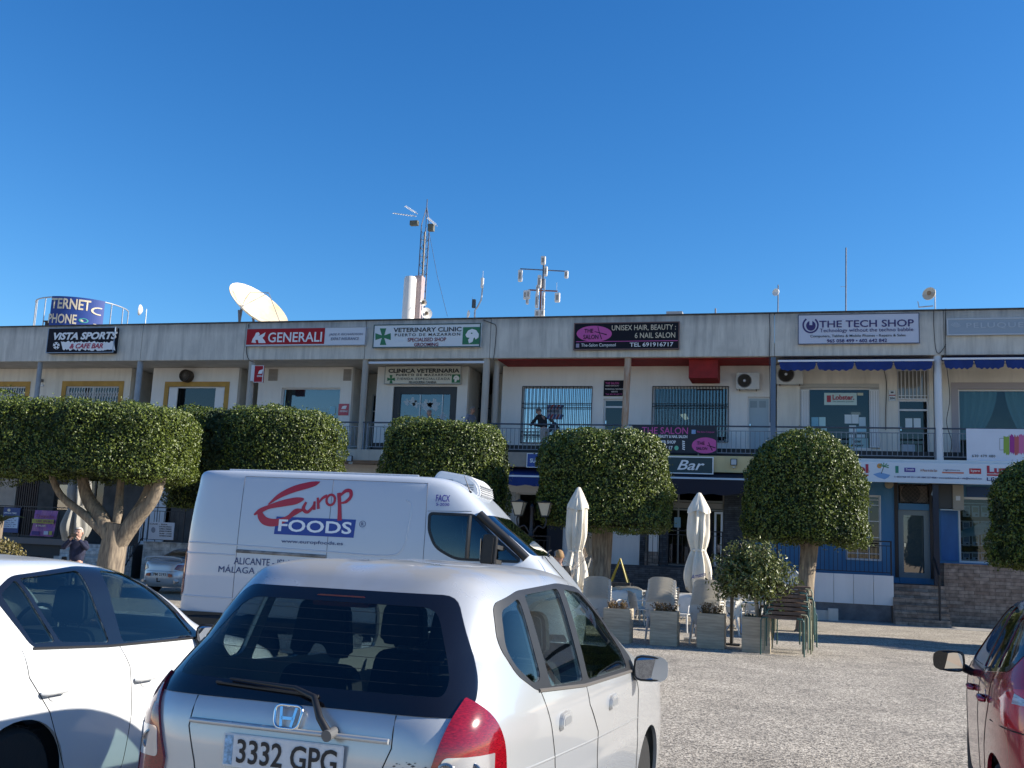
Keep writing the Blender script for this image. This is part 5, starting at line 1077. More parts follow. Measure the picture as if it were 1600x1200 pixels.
# white banner with colour strokes
t = thing('white_banner', 'white banner with rainbow paint strokes hung on the railing at the right edge', 'banner', (onY(1560, 700, yb)[0], yb, ZB))
a, b, c, e = RC(1510, 670.5, 1650, 722.5, yb); MB().box(a, b, yb - .014, yb, c, e).build('cloth', M('banner_white', (.58, .63, .72), .6, nz=1.5, amt=.03), t)
yv = yb - .019; T('630 479 480', 1519, 710.5, 1555, 714.5, yv, t_ink, t, 0, sp=1.2); random.seed(5)
for x0, x1, col in ((1568, 1577, (.22, .34, .05)), (1577.5, 1585, (.30, .03, .22)), (1585, 1592, (.42, .10, .10)), (1592, 1600, (.50, .13, .30)), (1600, 1608, (.5, .25, .05)), (1608, 1616, (.05, .2, .4))):
    pts = [(x0 + (x1 - x0) * i / 6, 681 + random.uniform(-3, 2)) for i in range(7)] + [(x1 - (x1 - x0) * i / 6, 709 + random.uniform(-3, 3)) for i in range(7)]; flat(pts, yv, M('paint_%d' % x0, col, .6), t, 'paint_stroke')
q = MB()
for p in ([(1562, 685, .5), (1562, 703, .5)], [(1562, 685, .5), (1568, 685, .5)], [(1562, 703, .5), (1568, 703, .5)]): stroke(q, p, lambda u, v: (onY(u, v, yv)[0], yv, onY(u, v, yv)[1]))
q.build('bracket_mark', t_ink, t)
# lower fascia: bar, supermarket, property office
t = sign('bar_sign', 'dark teal sign with a white border reading Bar on the cream balcony front', 'sign', RC(985, 713.5, 1115, 740, Y0), Y0, M('sign_teal_black', (.012, .035, .045), .4), .10, M('letters_white', (.72, .74, .76)), .03); T('Bar', 1058, 719, 1101, 734.5, Y0 - .105, t_white, t, .012, .35)
t = sign('supermarket_sign', 'small blue sign reading SUPER above the blue awning', 'sign', RC(824, 709, 872, 731, Y0), Y0, M('sign_blue', (.02, .06, .26), .45), .08, t_white, .02); T('SUPER', 828, 716.5, 850, 723, Y0 - .085, t_white, t, .03)
t = sign('property_sign', 'long white sign with small logos and red lettering above the blue property office', 'sign', RC(1225, 723.5, 1700, 755.5, Y0), Y0, M('sign_cool_white', (.55, .62, .70), .45), .10)
yv = Y0 - .105; T('sol', 1327, 725, 1357, 739, yv, M('letters_brickred', (.35, .02, .05), .5), t, .04); board(*RC(1320, 741, 1357, 743.2, yv), yv, t_red, t, 'red_line', .003); T('S.L.', 1343, 746, 1356, 751, yv, t_navy, t, .01)
flat([(1364, 741), (1375, 738), (1391, 742), (1388, 746), (1382, 749), (1372, 746)], yv, M('logo_sea', (.15, .3, .55), .5), t, 'sea_mark'); flat(ell(1374, 728, 3.8, 4, 10), yv, M('logo_sun', (.55, .25, .06), .5), t, 'sun_mark')
for a in (-2.8, -2.2, -1.6, -.9, -.3, .3): q = MB(); stroke(q, [(1381, 729, .8), (1381 + 8 * math.cos(a), 729 + 6 * math.sin(a), 1.6)], lambda u, v: (onY(u, v, yv - .003)[0], yv - .003, onY(u, v, yv - .003)[1])); q.build('palm_frond', M('logo_palm', (.06, .25, .12), .5), t)
q = MB(); stroke(q, [(1381, 729, 1), (1377, 740, 1)], lambda u, v: (onY(u, v, yv - .002)[0], yv - .002, onY(u, v, yv - .002)[1])); q.build('palm_trunk', t_ink, t)
board(*RC(1399, 728, 1404, 739, yv), yv, M('logo_green', (.02, .2, .14), .5), t, 'green_mark', .003); board(*RC(1413, 731, 1430, 737.5, yv), yv, M('logo_violet', (.05, .03, .25), .5), t, 'violet_mark', .003); T('Zoopla', 1415, 732, 1428, 736, yv - .004, t_white, t, .01)
T('A Place in the Sun', 1438, 733, 1464, 737, yv, M('letters_orange', (.35, .14, .08), .5), t, .005); board(*RC(1472, 737.5, 1506, 739.8, yv), yv, M('logo_salmon', (.5, .15, .1), .5), t, 'salmon_line', .003); T('rightmove', 1474, 733.5, 1500, 736, yv, t_navy, t); board(*RC(1514.5, 732, 1533, 740.5, yv), yv, t_red, t, 'red_mark', .003); T('kyero', 1517, 733.5, 1531, 738.5, yv - .004, t_white, t, .01)
T('T: 0034 968 199 251 • UK: 0845 257 0028 • www.luzdelsol.co.uk • info@luzdelsol.com', 1397, 745, 1534, 748.5, yv, t_navy, t, .004); T('Luz del Sol', 1542, 728.5, 1648, 741, yv, M('letters_brickred', (.35, .02, .05)), t, .04); board(*RC(1542, 742, 1640, 744.4, yv), yv, t_red, t, 'red_line', .003); T('LDS PROPERTIES', 1542, 747, 1640, 752.5, yv, t_navy, t, .015)
# ------------------------------------------------------------ awnings
def awning(label, p0, p1, py, Y, z0dz, nseg, mat, bar, drop=.28, group='awnings', zt=None):
    a, b = onY(p0, py, Y)[0], onY(p1, py, Y)[0]; zb = onY((p0 + p1) / 2, py, Y)[1]; t = thing('awning', label, 'awning', ((a + b) / 2, Y, zb), group=group); zt = zt or zb + z0dz
    MB().prism([(Y, zb), (Y + .9, zt), (Y + .9, zt + .03), (Y, zb + .05)], 'x', a, b).build('canopy', mat, t)
    MB().cyl((a, Y + .85, zt + .02), (b, Y + .85, zt + .02), .06, n=12).build('roller', bar, t)
    MB().box(a - .03, b + .03, Y - .03, Y + .03, zb - .03, zb + .03).build('front_bar', bar, t)
    for s_ in range(nseg):
        x0, x1 = a + (b - a) * s_ / nseg + .02, a + (b - a) * (s_ + 1) / nseg - .02; N_ = 24; vs = []
        for i in range(N_ + 1):
            u = i / N_; x = x0 + (x1 - x0) * u; ed = min(1, min(u, 1 - u) * 9); d = drop * (.35 + .65 * math.sqrt(ed)) + .025 * math.sin(u * 34); y = Y - .012 + .012 * math.sin(u * 11 + s_)
            vs += [(x, y, zb - .031), (x, y, zb - .031 - d)]
        MB().add(vs, [(2 * i, 2 * i + 1, 2 * i + 3, 2 * i + 2) for i in range(N_)]).build('valance', mat, t)
    return t
navy_cloth = M('awning_blue', (.004, .026, .15), .8, nz=2, amt=.15)
awning('blue scalloped awning with a white front bar over the computer shop', 1217, 1458, 563.5, YF - .12, .08, 4, navy_cloth, t_white, .29)
awning('blue scalloped awning over the hairdresser window at the right edge', 1474, 1720, 560, YF - .12, .08, 5, navy_cloth, t_white, .29)
awning('blue awning over the supermarket entrance left of the round tree', 740, 905, 744, YF - .1, .4, 1, navy_cloth, t_white, .3)
awning('black awning with a white bar over the bar front', 985, 1172, 747, YF - .25, .42, 1, M('awning_black', (.01, .01, .022), .8), M('bar_pale_blue', (.45, .55, .65), .5), .5)
a, b = onY(575, 566, YF)[0], onY(757, 566, YF)[0]; t = thing('awning_cassette', 'closed white awning cassette under the fascia by the veterinary clinic', 'awning', ((a + b) / 2, YF + .15, ZS - .2)); MB().cyl((a, YF + .15, ZS - .12), (b, YF + .15, ZS - .12), .05, n=10).build('roller', s_white, t); MB().box(a, b, YF + .05, YF + .1, ZS - .17, ZS - .09).build('front_bar', s_white, t)
# ------------------------------------------------------------ air conditioners and small fittings
def ac(label, r, Y, d=.32, fan=.30, grp='air conditioners', col=None):
    a, b, c, e = r; t = thing('air_conditioner', label, 'air conditioner', ((a + b) / 2, Y, c), group=grp); h = (e - c); w_ = b - a
    MB().box(a, b, Y - d, Y - .05, c, e).build('casing', col or M('ac_cream', (.56, .57, .55), .5, nz=3, amt=.06), t, bevel=.02)
    cx, cz, rr = a + w_ * .36, (c + e) / 2, h * .42
    MB().lathe([(rr, Y - d - .02), (rr, Y - d + .01), (rr * .9, Y - d + .01), (rr * .9, Y - d - .02)], (cx, 0, cz), 28, 'y').build('fan_ring', M('ac_grey', (.2, .2, .2), .6), t)
    MB().lathe([(rr * .9, Y - d - .004), (.001, Y - d - .006)], (cx, 0, cz), 28, 'y').build('fan_recess', M('ac_dark', (.04, .04, .04), .7), t)
    g = MB()
    for k in range(6): q = rr * (.2 + .13 * k); g.tube([(cx + q * math.cos(u), Y - d - .022, cz + q * math.sin(u)) for u in np.linspace(0, 2 * math.pi, 25)], .004, 4)
    for k in range(12): u = k * math.pi / 6; g.bar((cx, Y - d - .024, cz), (cx + rr * .9 * math.cos(u), Y - d - .024, cz + rr * .9 * math.sin(u)), .006)
    g.build('fan_guard', M('ac_guard', (.18, .17, .15), .6), t); MB().lathe([(.001, Y - d - .035), (rr * .17, Y - d - .034), (rr * .17, Y - d - .02)], (cx, 0, cz), 14, 'y').build('fan_hub', s_white, t)
    for x in (a + .12, b - .12): MB().bar((x, Y - d + .02, c - .01), (x, Y, c - .01), .03).build('bracket', M('bracket_rust', (.14, .11, .09), .8), t)
    return t
ac('cream air conditioner on the white wall above the pale blue door', RC(1150, 582, 1187, 608, YW - .3), YW); ac('air conditioner half hidden by the blue awning beside the dark blue post', RC(1213, 570, 1255, 600, YW - .3), YW)
def fan_unit(label, px, py, r, Y=YW - .1):
    x, z = onY(px, py, Y); t = thing('extractor_fan', label, 'fan', (x, Y, z)); MB().lathe([(r, Y + .1), (r, Y - .18), (r * .92, Y - .22), (r * .85, Y - .18), (r * .85, Y - .05), (.001, Y - .05)], (x, 0, z), 28, 'y').build('drum', M('fan_rust', (.06, .045, .035), .7, nz=8, amt=.4), t)
    g = MB()
    for k in range(9): u = k * math.pi / 9; g.bar((x - r * .85 * math.cos(u), Y - .19, z - r * .85 * math.sin(u)), (x + r * .85 * math.cos(u), Y - .19, z + r * .85 * math.sin(u)), .008)
    g.build('blades', M('fan_pale', (.16, .14, .12), .6), t)
fan_unit('round rusty extractor fan above the ochre framed window', 292.5, 588, .26); fan_unit('dark round fan behind the grey column left of the ochre window', 221.5, 585.5, .17, YD)
def flood(label, px, py, Y=YF - .02):
    x, z = onY(px, py, Y); t = thing('floodlight', label, 'lamp', (x, Y, z), group='floodlights on the balcony front'); MB().box(x - .11, x + .11, Y - .2, Y - .12, z - .02, z + .2).build('housing', black, t, bevel=.01); MB().box(x - .085, x + .085, Y - .204, Y - .2005, z + .0, z + .18).build('lens', M('flood_lens', (.35, .38, .42), .2), t); MB().box(x - .05, x + .05, Y - .13, Y, z - .1, z - .02).build('bracket', M('bracket_pale', (.45, .45, .4), .6), t)
flood('black floodlight on the cream balcony front beside the bar sign', 1147, 727); flood('black floodlight on the balcony edge above the white van', 549, 721)
x, z = onY(66.5, 595, YW); t = thing('security_camera', 'small camera and white box beside the left column', 'camera', (x, YW, z)); MB().box(x - .06, x + .06, YW - .15, YW, z - .06, z + .06).build('housing', M('cam_grey', (.15, .15, .16), .5), t, bevel=.01); MB().box(x - .08, x + .1, YW - .05, YW, z - .26, z - .18).build('junction_box', s_white, t)
# loose cables
def cable(label, pts, Y, r=.012):
    P = [(onY(px, py, Y)[0], Y, onY(px, py, Y)[1]) for px, py in pts]; P = [tuple(q) for q in smooth_path([p for p in P], 5)]
    o = MB().tube(P, r, 5).build('cable', M('cable_black', (.02, .02, .022), .6)); tag(o, label, 'cable', 'cables on the facade'); return o
cable('thin black cables looping down the fascia at the concrete column', [(389, 506), (387, 525), (385, 548), (389, 562), (398, 566)], YF - .03, .014)
cable('black cable hanging down the fascia beside the veterinary sign', [(755, 500), (768, 505), (775, 510), (774, 535), (771, 562)], YF - .03)
cable('two thin cables hanging at the right of the salon fascia', [(1202, 490), (1203, 520), (1202, 558), (1203, 610), (1203, 660)], YF - .03)
cable('long cable dropping past the white pipe column', [(1478, 482), (1477, 510), (1478, 560), (1484, 620), (1479, 660), (1487, 690), (1484, 712)], YF - .03)
cable('cable looping from the fascia to the white pipe column', [(1459, 484), (1459, 510), (1462, 545), (1467, 552), (1474, 545), (1478, 538)], YF - .04)
cable('black cable running down the wall left of the computer shop door', [(1381, 577), (1385, 600), (1384, 640), (1384, 672)], YW - .02)
# ------------------------------------------------------------ ground floor shopfronts, terraces and steps
YG = YW
G = {}
G['gw'] = RC(1322, 774, 1376, 875, YG); G['ac'] = RC(1403, 756, 1452, 787, YG); G['gd'] = RC(1404, 797, 1453, 903, YG); G['gs'] = RC(1498, 778, 1640, 882, YG)
G['bar'] = RC(1008, 762, 1131, 884, YG); G['sm'] = RC(806, 770, 862, 890, YG); G['smd'] = RC(890, 820, 922, 886, YG)
G['c1'] = RC(24, 742, 58, 836, YG); G['c2'] = RC(84, 754, 112, 800, YG); G['c3'] = RC(256, 745, 268, 832, YG); G['c4'] = RC(128, 745, 160, 830, YG)
zf = 1.22
def gwall(p0, p1, keys, mat, z0=zf):
    a, b = max(XL + .3, xof(p0, YG, 820)), min(XR - .3, xof(p1, YG, 820)); wall('wall', a, b, z0, 4.74, YG, .2, [G[k] for k in keys], mat); return a, b
gwall(-400, 350, ['c1', 'c2', 'c3', 'c4'], M('cafe_render_shaded', (.07, .065, .06), .9, nz=2, amt=.3), 0.6); gwall(350, 890, ['sm'], whitew, .2); gwall(890.5, 1000, ['smd'], whitew, .2); gwall(1000.5, 1180, ['bar'], slate, .2); gwall(1180.5, 1404, ['gw'], blue_wall);  # café wall darkened: shade under the balcony put into its colour
a, b = xof(1404.5, YG, 820), XR - .3; wall('wall', a, b, zf, 4.74, YG, .2, [G['ac'], G['gd'], G['gs']], blue_wall)
# property office
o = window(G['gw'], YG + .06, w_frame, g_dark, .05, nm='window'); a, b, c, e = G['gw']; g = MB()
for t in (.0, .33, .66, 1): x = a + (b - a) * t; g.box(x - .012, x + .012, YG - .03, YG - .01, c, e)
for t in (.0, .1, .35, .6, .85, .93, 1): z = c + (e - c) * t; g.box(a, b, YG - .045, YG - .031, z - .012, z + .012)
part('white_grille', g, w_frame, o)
o = door(G['gd'], YG + .1, M('door_grey_green', (.20, .24, .25), .5), glass('etched_glass', (.25, .35, .38), .1, opaque=.55, dark=(.10, .14, .15)), .17)
a, b, c, e = G['gd']; part('door_post', MB().box(a - .12, a - .002, YG - .05, YG + .1, c, e + .9), M('dark_brown', (.03, .022, .02), .6)); part('door_post', MB().box(b + .002, b + .12, YG - .05, YG + .1, c, e + .9), M('dark_brown', (.03, .022, .02)))
a, b, c, e = G['ac']; o = part('service_niche', MB().box(a, b, YG + .5, YG + .55, c, e), M('dark_brown', (.03, .022, .02))); g = MB()
part('unit_casing', MB().box(a + .08, b - .04, YG + .15, YG + .4, c + .05, e - .06), M('ac_cream_dark', (.22, .18, .15), .7), o)
part('unit_fan', MB().lathe([(.30, YG + .145), (.28, YG + .12), (.001, YG + .13)], (a + .42, 0, (c + e) / 2 + .02), 24, 'y'), M('ac_dark', (.04, .04, .04)), o)
for k in range(-6, 14):
    x = a + k * .14
    for s_ in (1, -1):
        x0, x1 = (x, x + (e - c)) if s_ > 0 else (x + (e - c), x)
        t0 = max(0, (a - min(x0, x1)) / (e - c)); t1 = min(1, (b - min(x0, x1)) / (e - c))
        if t1 <= t0: continue
        za, zb_ = (c + (e - c) * t0, c + (e - c) * t1) if s_ > 0 else (e - (e - c) * t0, e - (e - c) * t1)
        g.bar((min(x0, x1) + (e - c) * t0, YG + .05 + .012 * s_, za), (min(x0, x1) + (e - c) * t1, YG + .05 + .012 * s_, zb_), .014)
part('diamond_grille', g, M('grille_brown', (.10, .08, .07), .6), o)
o = window(G['gs'], YG + .08, w_frame, glass('agency_glass', (.6, .68, .72), .05), .07, nm='shop_window'); a, b, c, e = G['gs']; pale = M('flyer_white', (.52, .60, .66), .7)
g = MB(); k = 0
for t in (.02, .13, .88): g.box(a + .07, b - .07, YG + .2, YG + .225, c + (e - c) * (t + .02), c + (e - c) * (t + .035))
for t in (.27, .47, .9 - .27): g.box(a + .07, b - .07, YG + .2, YG + .225, c + (e - c) * t, c + (e - c) * t + .02)
part('display_rails', g, w_frame, o)
random.seed(9)
for row, y0, y1 in ((0, 789, 807), (1, 813, 830), (2, 835, 853), (3, 862, 876)):
    for i in range(8):
        x0 = 1506 + i * 14.5; q = RC(x0, y0 + .5, x0 + 11.5, y1, YG); fl = board(*q, YG + .26, pale, o, 'flyer', .006)
        qi = RC(x0 + 1.5, y0 + 3, x0 + 10, y0 + (y1 - y0) * .62, YG); board(*qi, YG + .252, M('photo_%d' % (i % 4), [(.16, .25, .35), (.28, .26, .2), (.12, .2, .14), (.3, .32, .36)][i % 4], .6), fl, 'photo', .002)
        qi = RC(x0 + 5.5, y1 - 4.5, x0 + 9, y1 - 2, YG); board(*qi, YG + .252, ink, fl, 'price', .002)
flat_ = [(1497, 833), (1505, 828), (1520, 822), (1536, 816), (1552, 813), (1560, 826), (1552, 832), (1535, 835), (1515, 838), (1502, 840)]
MB().add([(onY(x_, y_, YG + .15)[0], YG + .15, onY(x_, y_, YG + .15)[1]) for x_, y_ in flat_], [tuple(range(len(flat_)))]).build('beach_poster', M('poster_turquoise', (.35, .52, .56), .5, nz=1.2, col2=(.03, .22, .28), stretch=(1, 1, 4)), o)
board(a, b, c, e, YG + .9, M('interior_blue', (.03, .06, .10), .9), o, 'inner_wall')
part('post', MB().box(*[xof(px, YF + .2, 850) for px in (1458.5, 1467.5)], YF + .1, YF + .28, zf, 4.5), M('post_navy_black', (.012, .014, .028), .45))
part('post_bracket', MB().bar((xof(1456, YF + .2, 775), YF + .19, 4.05), (xof(1462, YF + .2, 775), YF + .19, 4.42), .05), al_frame)
x0, x1, z0, z1 = RC(1467, 757, 1506, 796, YG - .5); t = thing('air_conditioner', 'boxed air conditioner on brackets beneath the property sign', 'air conditioner', ((x0 + x1) / 2, YG, z0), group='air conditioners')
MB().box(x0, x0 + (x1 - x0) * .55, YG - .45, YG - .02, z0 + .04, z1).build('dark_grille', M('unit_dark', (.05, .055, .06), .6), t, bevel=.01); MB().box(x0 + (x1 - x0) * .55 + .003, x1, YG - .5, YG - .02, z0, z1).build('casing', M('ac_cream_dark2', (.30, .29, .26), .6), t, bevel=.015)
board(*RC(1493.5, 775, 1500.5, 782, YG - .5), YG - .501, s_white, t, 'label_plate', .006); MB().bar((x0 + .05, YG - .4, z0 - .01), (x1 - .1, YG - .4, z0 - .01), .04).build('bracket', al_frame, t)
x, z = onY(1389, 757, YG); t = thing('bulkhead_lamp', 'round unlit bulkhead lamp on the blue wall under the property sign', 'lamp', (x, YG, z)); MB().lathe([(.14, YG), (.14, YG - .06), (.001, YG - .11)], (x, 0, z), 24, 'y').build('lens', M('lamp_dull', (.30, .28, .22), .4), t, smooth=True)
part('blue_panel', MB().box(*RC(1470, 797, 1496, 876, YG)[:2], YG - .03, YG - .001, *RC(1470, 797, 1496, 876, YG)[2:]), M('panel_blue', (.03, .12, .32), .6, nz=1.5, amt=.25, stretch=(1, 1, .3)))
part('eave_panel', MB().box(xof(1506, YG), XR - .3, YG - .04, YG - .001, onY(1540, 777, YG)[1], 4.45), M('panel_deep_blue', (.02, .07, .20), .6))
# terraces
TX0, TX1 = onY(1212, 900, YF + .2)[0], onY(1396, 920, YF - .1)[0]
YT = YF - .25
part('terrace', MB().box(TX0, TX1 - .02, YT + .08, YG, 0, zf), M('terrace_tile', (.25, .18, .14), .8, nz=3, amt=.2))
g = MB(); zt_ = onY(1330, 897, YT)[1]; zb_ = onY(1330, 943, YT)[1]; n_ = 6; xs_ = np.linspace(TX0, TX1, n_ + 1)
for i in range(n_): g.box(xs_[i] + .006, xs_[i + 1] - .006, YT, YT + .075, zb_, zt_)
part('terrace_front', g, M('panel_bluewhite', (.66, .68, .70), .6, nz=1.2, amt=.08, stretch=(1, 1, .2)))
part('terrace_base', MB().box(TX0, TX1 - .08, YT + .03, YT + .0799, 0, zb_ - .002), M('base_grey', (.16, .16, .17), .9, nz=3, amt=.25))
def fence(label, P0, P1, z0, z1, mat, sp_=.13, group='black terrace railings'):
    t = thing('terrace_railing', label, 'railing', ((P0[0] + P1[0]) / 2, (P0[1] + P1[1]) / 2, z0), group=group); L = math.dist(P0, P1); n_ = max(2, int(L / sp_)); d = ((P1[0] - P0[0]) / L, (P1[1] - P0[1]) / L)
    at = lambda s_, z: (P0[0] + d[0] * s_, P0[1] + d[1] * s_, z)
    MB().bar(at(0, z1), at(L, z1), .04).build('top_rail', mat, t); g = MB(); g.bar(at(0, z1 - .14), at(L, z1 - .14), .025); g.bar(at(0, z0 + .08), at(L, z0 + .08), .025)
    for i in range(1, n_): g.bar(at(L * i / n_, z0 + .08), at(L * i / n_, z1 - .14), .016)
    g.build('bar_panel', mat, t)
    for s_ in np.linspace(0, L, max(2, int(L / 1.8) + 1)): MB().bar(at(s_, z0), at(s_, z1 + .02), .05).build('post', mat, t)
    return t
blk = M('rail_black', (.012, .012, .016), .5)
ztr = onY(1330, 844, YT + .1)[1]
fence('black railing on the white panelled terrace below the property office', (TX0 + .05, YT + .12), (TX1 - .06, YT + .12), zt_ + .01, ztr, blk)
bx0, bx1 = onY(1011, 860, YT)[0], onY(1128, 860, YT)[0]; zr0, zr1 = onY(1070, 886, YT)[1], onY(1070, 829, YT)[1]
part('bar_terrace', MB().box(bx0 - 3.5, TX0 - .01, YT + .1, YG, 0, zr0 - .02), slate); fence('black railing along the bar terrace behind the stacked chairs', (bx0, YT + .15), (bx1, YT + .15), zr0, zr1, blk, .16)
# steps to the property office door, in stone strips
sx0, sx1 = TX1 - .03, onY(1478, 930, YF)[0]
for k in range(6): part('step', MB().box(sx0, sx1, YF - 1.1 + .26 * k, YF - .85 + .26 * k if k < 5 else YG, 0, zf * (k + 1) / 6 - .01), stone)
part('stone_plinth', MB().box(sx1 + .002, XR, YF + .35, YG, 0, onY(1540, 884, YF + .35)[1]), stone); part('plinth_top', MB().box(sx1, XR, YF + .32, YG - .001, onY(1540, 884, YF + .35)[1] + .002, onY(1540, 884, YF + .35)[1] + .03), stone)
hx = onY(1467.5, 930, YF - .9)[0]; t = thing('handrail', 'thin black handrail post at the foot of the stone steps', 'handrail', (hx, YF - .9, 0)); MB().tube([(hx, YF - 1.0, 0), (hx, YF - 1.0, 1.55), (hx, YF - .5, 1.75), (hx, YF + .3, 2.1)], .035, 8).build('tube', blk, t)
# low white kerb block of the tree pit
kx, ky = onZ(1272, 968); t = thing('kerb_block', 'low white painted kerb by the round tree right of the green tables', 'kerb', (kx, ky, 0)); MB().box(kx - 1.6, kx + .55, ky - .12, ky + .12, 0, .30).box(kx + .42, kx + .72, ky - .16, ky + .16, 0, .37).build('block', stained('kerb_white', (.58, .57, .54), .35), t)
# bar front
o = window(G['bar'], YG + .1, M('bar_frame', (.24, .24, .22), .5), g_dark, .06, (.42,), (.72, .83), nm='shopfront'); a, b, c, e = G['bar']; part('transom_board', MB().box(a + .06, b - .06, YG + .05, YG + .095, c + (e - c) * .74, c + (e - c) * .81), M('beige_dark', (.25, .23, .2), .7), o)
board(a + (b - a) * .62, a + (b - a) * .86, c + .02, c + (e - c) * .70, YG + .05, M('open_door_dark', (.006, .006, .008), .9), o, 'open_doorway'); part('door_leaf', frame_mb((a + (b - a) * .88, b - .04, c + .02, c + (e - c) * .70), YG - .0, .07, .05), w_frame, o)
board(*RC(1053, 808, 1063, 824, YG), YG + .09, M('tv_blue', (.2, .35, .42), .4), o, 'notice', .004); board(a + .1, a + (b - a) * .58, c + .1, c + (e - c) * .26, YG + .5, M('counter_blue', (.12, .2, .28), .4), o, 'inner_counter')  # inner counter is an even blue board low behind the glass
part('pillar', MB().box(*[xof(p_, YG - .1, 800) for p_ in (1013, 1030)], YG - .12, YG - .001, .2, 4.4), whitew)
part('slate_panel', MB().box(*[xof(p_, YG - .1, 850) for p_ in (1030.5, 1044)], YG - .1, YG - .001, .2, 4.4), slate); part('brick_base', MB().box(*[xof(p_, YG - .1, 850) for p_ in (1008, 1029)], YG - .16, YG - .121, .2, 1.9), stone)
# supermarket entrance
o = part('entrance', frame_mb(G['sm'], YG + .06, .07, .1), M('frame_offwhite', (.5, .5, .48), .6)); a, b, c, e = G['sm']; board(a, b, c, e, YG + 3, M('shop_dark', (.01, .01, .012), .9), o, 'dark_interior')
for px0, px1 in ((790, 797), (798, 805)):
    q = MB(); x0, x1 = xof(px0, YG - .05, 800), xof(px1, YG - .05, 800); q.box(x0, x1, YG - .06, YG - .001, c, e); s_ = part('door_shutter', q, M('shutter_grey', (.48, .50, .50), .6)); q = MB()
    for i in range(3): x = x0 + (x1 - x0) * (i + .5) / 3; q.box(x - .008, x + .008, YG - .066, YG - .0605, c, e)
    part('groove', q, M('groove_grey', (.3, .31, .32)), s_)
door(G['smd'], YG + .1, w_frame, g_blue, .07, (.5,)); part('entry_side', MB().box(xof(864, YG), xof(888, YG), YG - .05, YG - .001, .3, 3.8), M('interior_dark', (.02, .022, .03), .9))
x0 = onY(780, 840, YT)[0]; x1 = onY(858, 840, YT)[0]; fence('black railing behind the street lamp at the supermarket door', (x0, YT + .1), (x1, YT + .1), .9, 2.25, blk, .18); part('market_terrace', MB().box(x0 - 6, x1, YT, YG, 0, .88), slate)
# cafe at the left
o = window(G['c1'], YG + .1, M('cafe_frame', (.02, .016, .014), .5), g_dark, .08, (.5,)); g = MB(); a, b, c, e = G['c1']
for i in range(10): x = a + (b - a) * (i + .5) / 10; g.box(x - .03, x + .03, YG - .02, YG + .02, c, e)
part('folded_gate', g, M('gate_brown', (.035, .02, .018), .6), o)
part('beige_shutter', MB().box(xof(-4, YG, 770), xof(26, YG, 770), YG - .05, YG - .001, onY(12, 792, YG)[1], onY(12, 748, YG)[1]), M('shutter_beige', (.36, .30, .25), .7, nz=2, amt=.1))
window(G['c2'], YG + .1, M('cafe_frame', (.02, .016, .014)), g_blue, .08, (), (.45,)); window(G['c4'], YG + .1, M('cafe_frame', (.02, .016, .014)), g_dark, .08, (.5,)); window(G['c3'], YG + .1, M('cafe_frame', (.02, .016, .014)), g_dark, .06)
for k, px in enumerate((222, 235, 248)): part('white_door_leaf', MB().box(xof(px, YG - .05, 790), xof(px + 11.5, YG - .05, 790), YG - .06, YG - .001, 1.3, 4.2), M('leaf_pale', (.52, .56, .6), .5))
zc = 1.25; cx0, cx1 = onY(-60, 850, YT)[0], onY(112, 850, YT)[0]
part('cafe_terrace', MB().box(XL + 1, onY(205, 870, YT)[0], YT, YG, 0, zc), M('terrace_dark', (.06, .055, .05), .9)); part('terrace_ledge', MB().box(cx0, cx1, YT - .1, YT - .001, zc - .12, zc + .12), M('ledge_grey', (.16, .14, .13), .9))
fence('black railing of the café terrace behind the purple banner', (cx0, YT + .1), (cx1, YT + .1), zc + .13, zc + 1.35, blk, .2)
whs = brickish('pale_blocks', (.40, .40, .38), (.48, .47, .45), (.22, .22, .21), .8, .28)
for k in range(5): part('cafe_step', MB().box(onY(110, 870, YT)[0], onY(207, 870, YT)[0], YT - 1.6 + .32 * k, YT - 1.28 + .32 * k, 0, zc * (k + 1) / 5 - .01), whs)
# stair railing and the landing railing near the silver coupe
xa, xb = onY(205, 870, YT - .9)[0], onY(228, 810, YT)[0]; xc_ = onY(290, 815, YT)[0]; t = thing('stair_railing', 'sloping black stair railing left of the white notice board', 'railing', (xa, YT, 0), group='black terrace railings')
MB().bar((xa, YT - 1.4, 1.1), (xb, YT - .1, 2.75), .05).build('top_rail', blk, t); g = MB()
for i in range(9): u = i / 8; x, y = xa + (xb - xa) * u, YT - 1.4 + 1.3 * u; g.bar((x, y, .2 + 1.3 * u), (x, y, 1.1 + 1.65 * u), .02)
g.bar((xa, YT - 1.4, .3), (xb, YT - .1, 1.6), .03); g.build('bar_panel', blk, t)
fence('level black railing behind the white notice board', (xb, YT - .1), (xc_, YT - .1), 1.45, 2.75, blk, .2)
fence('black railing hidden behind the white van and coupe', (xc_ + .3, YT - .1), (xc_ + 5, YT - .1), 1.45, 2.6, blk, .2)
part('terrace_wall', MB().box(xb, xc_ + 5.4, YT, YG, 0, 1.44), whs)
q = RC(232, 816, 271, 843, YT - .25); t = thing('notice_board', 'white notice board with small print tied to the railing above the silver coupe', 'sign', ((q[0] + q[1]) / 2, YT - .25, q[2])); board(*q, YT - .2, M('board_white', (.5, .53, .57), .5), t, 'board', .04)
for k in range(5): T(['HORARIO', 'LUNES A VIERNES', 'MONDAY TO FRIDAY', '10.00 - 14.00', 'SATURDAY CLOSED'][k], 249, 822 + k * 3.6, 268, 824 + k * 3.6, YT - .243, t_ink, t)
flat(ell(239.5, 828, 3.4, 4.6, 16), YT - .243, M('mark_grey', (.2, .22, .26), .6), t, 'crest'); T('CAFE - BAR', 234, 818, 262, 820, YT - .243, t_ink, t)
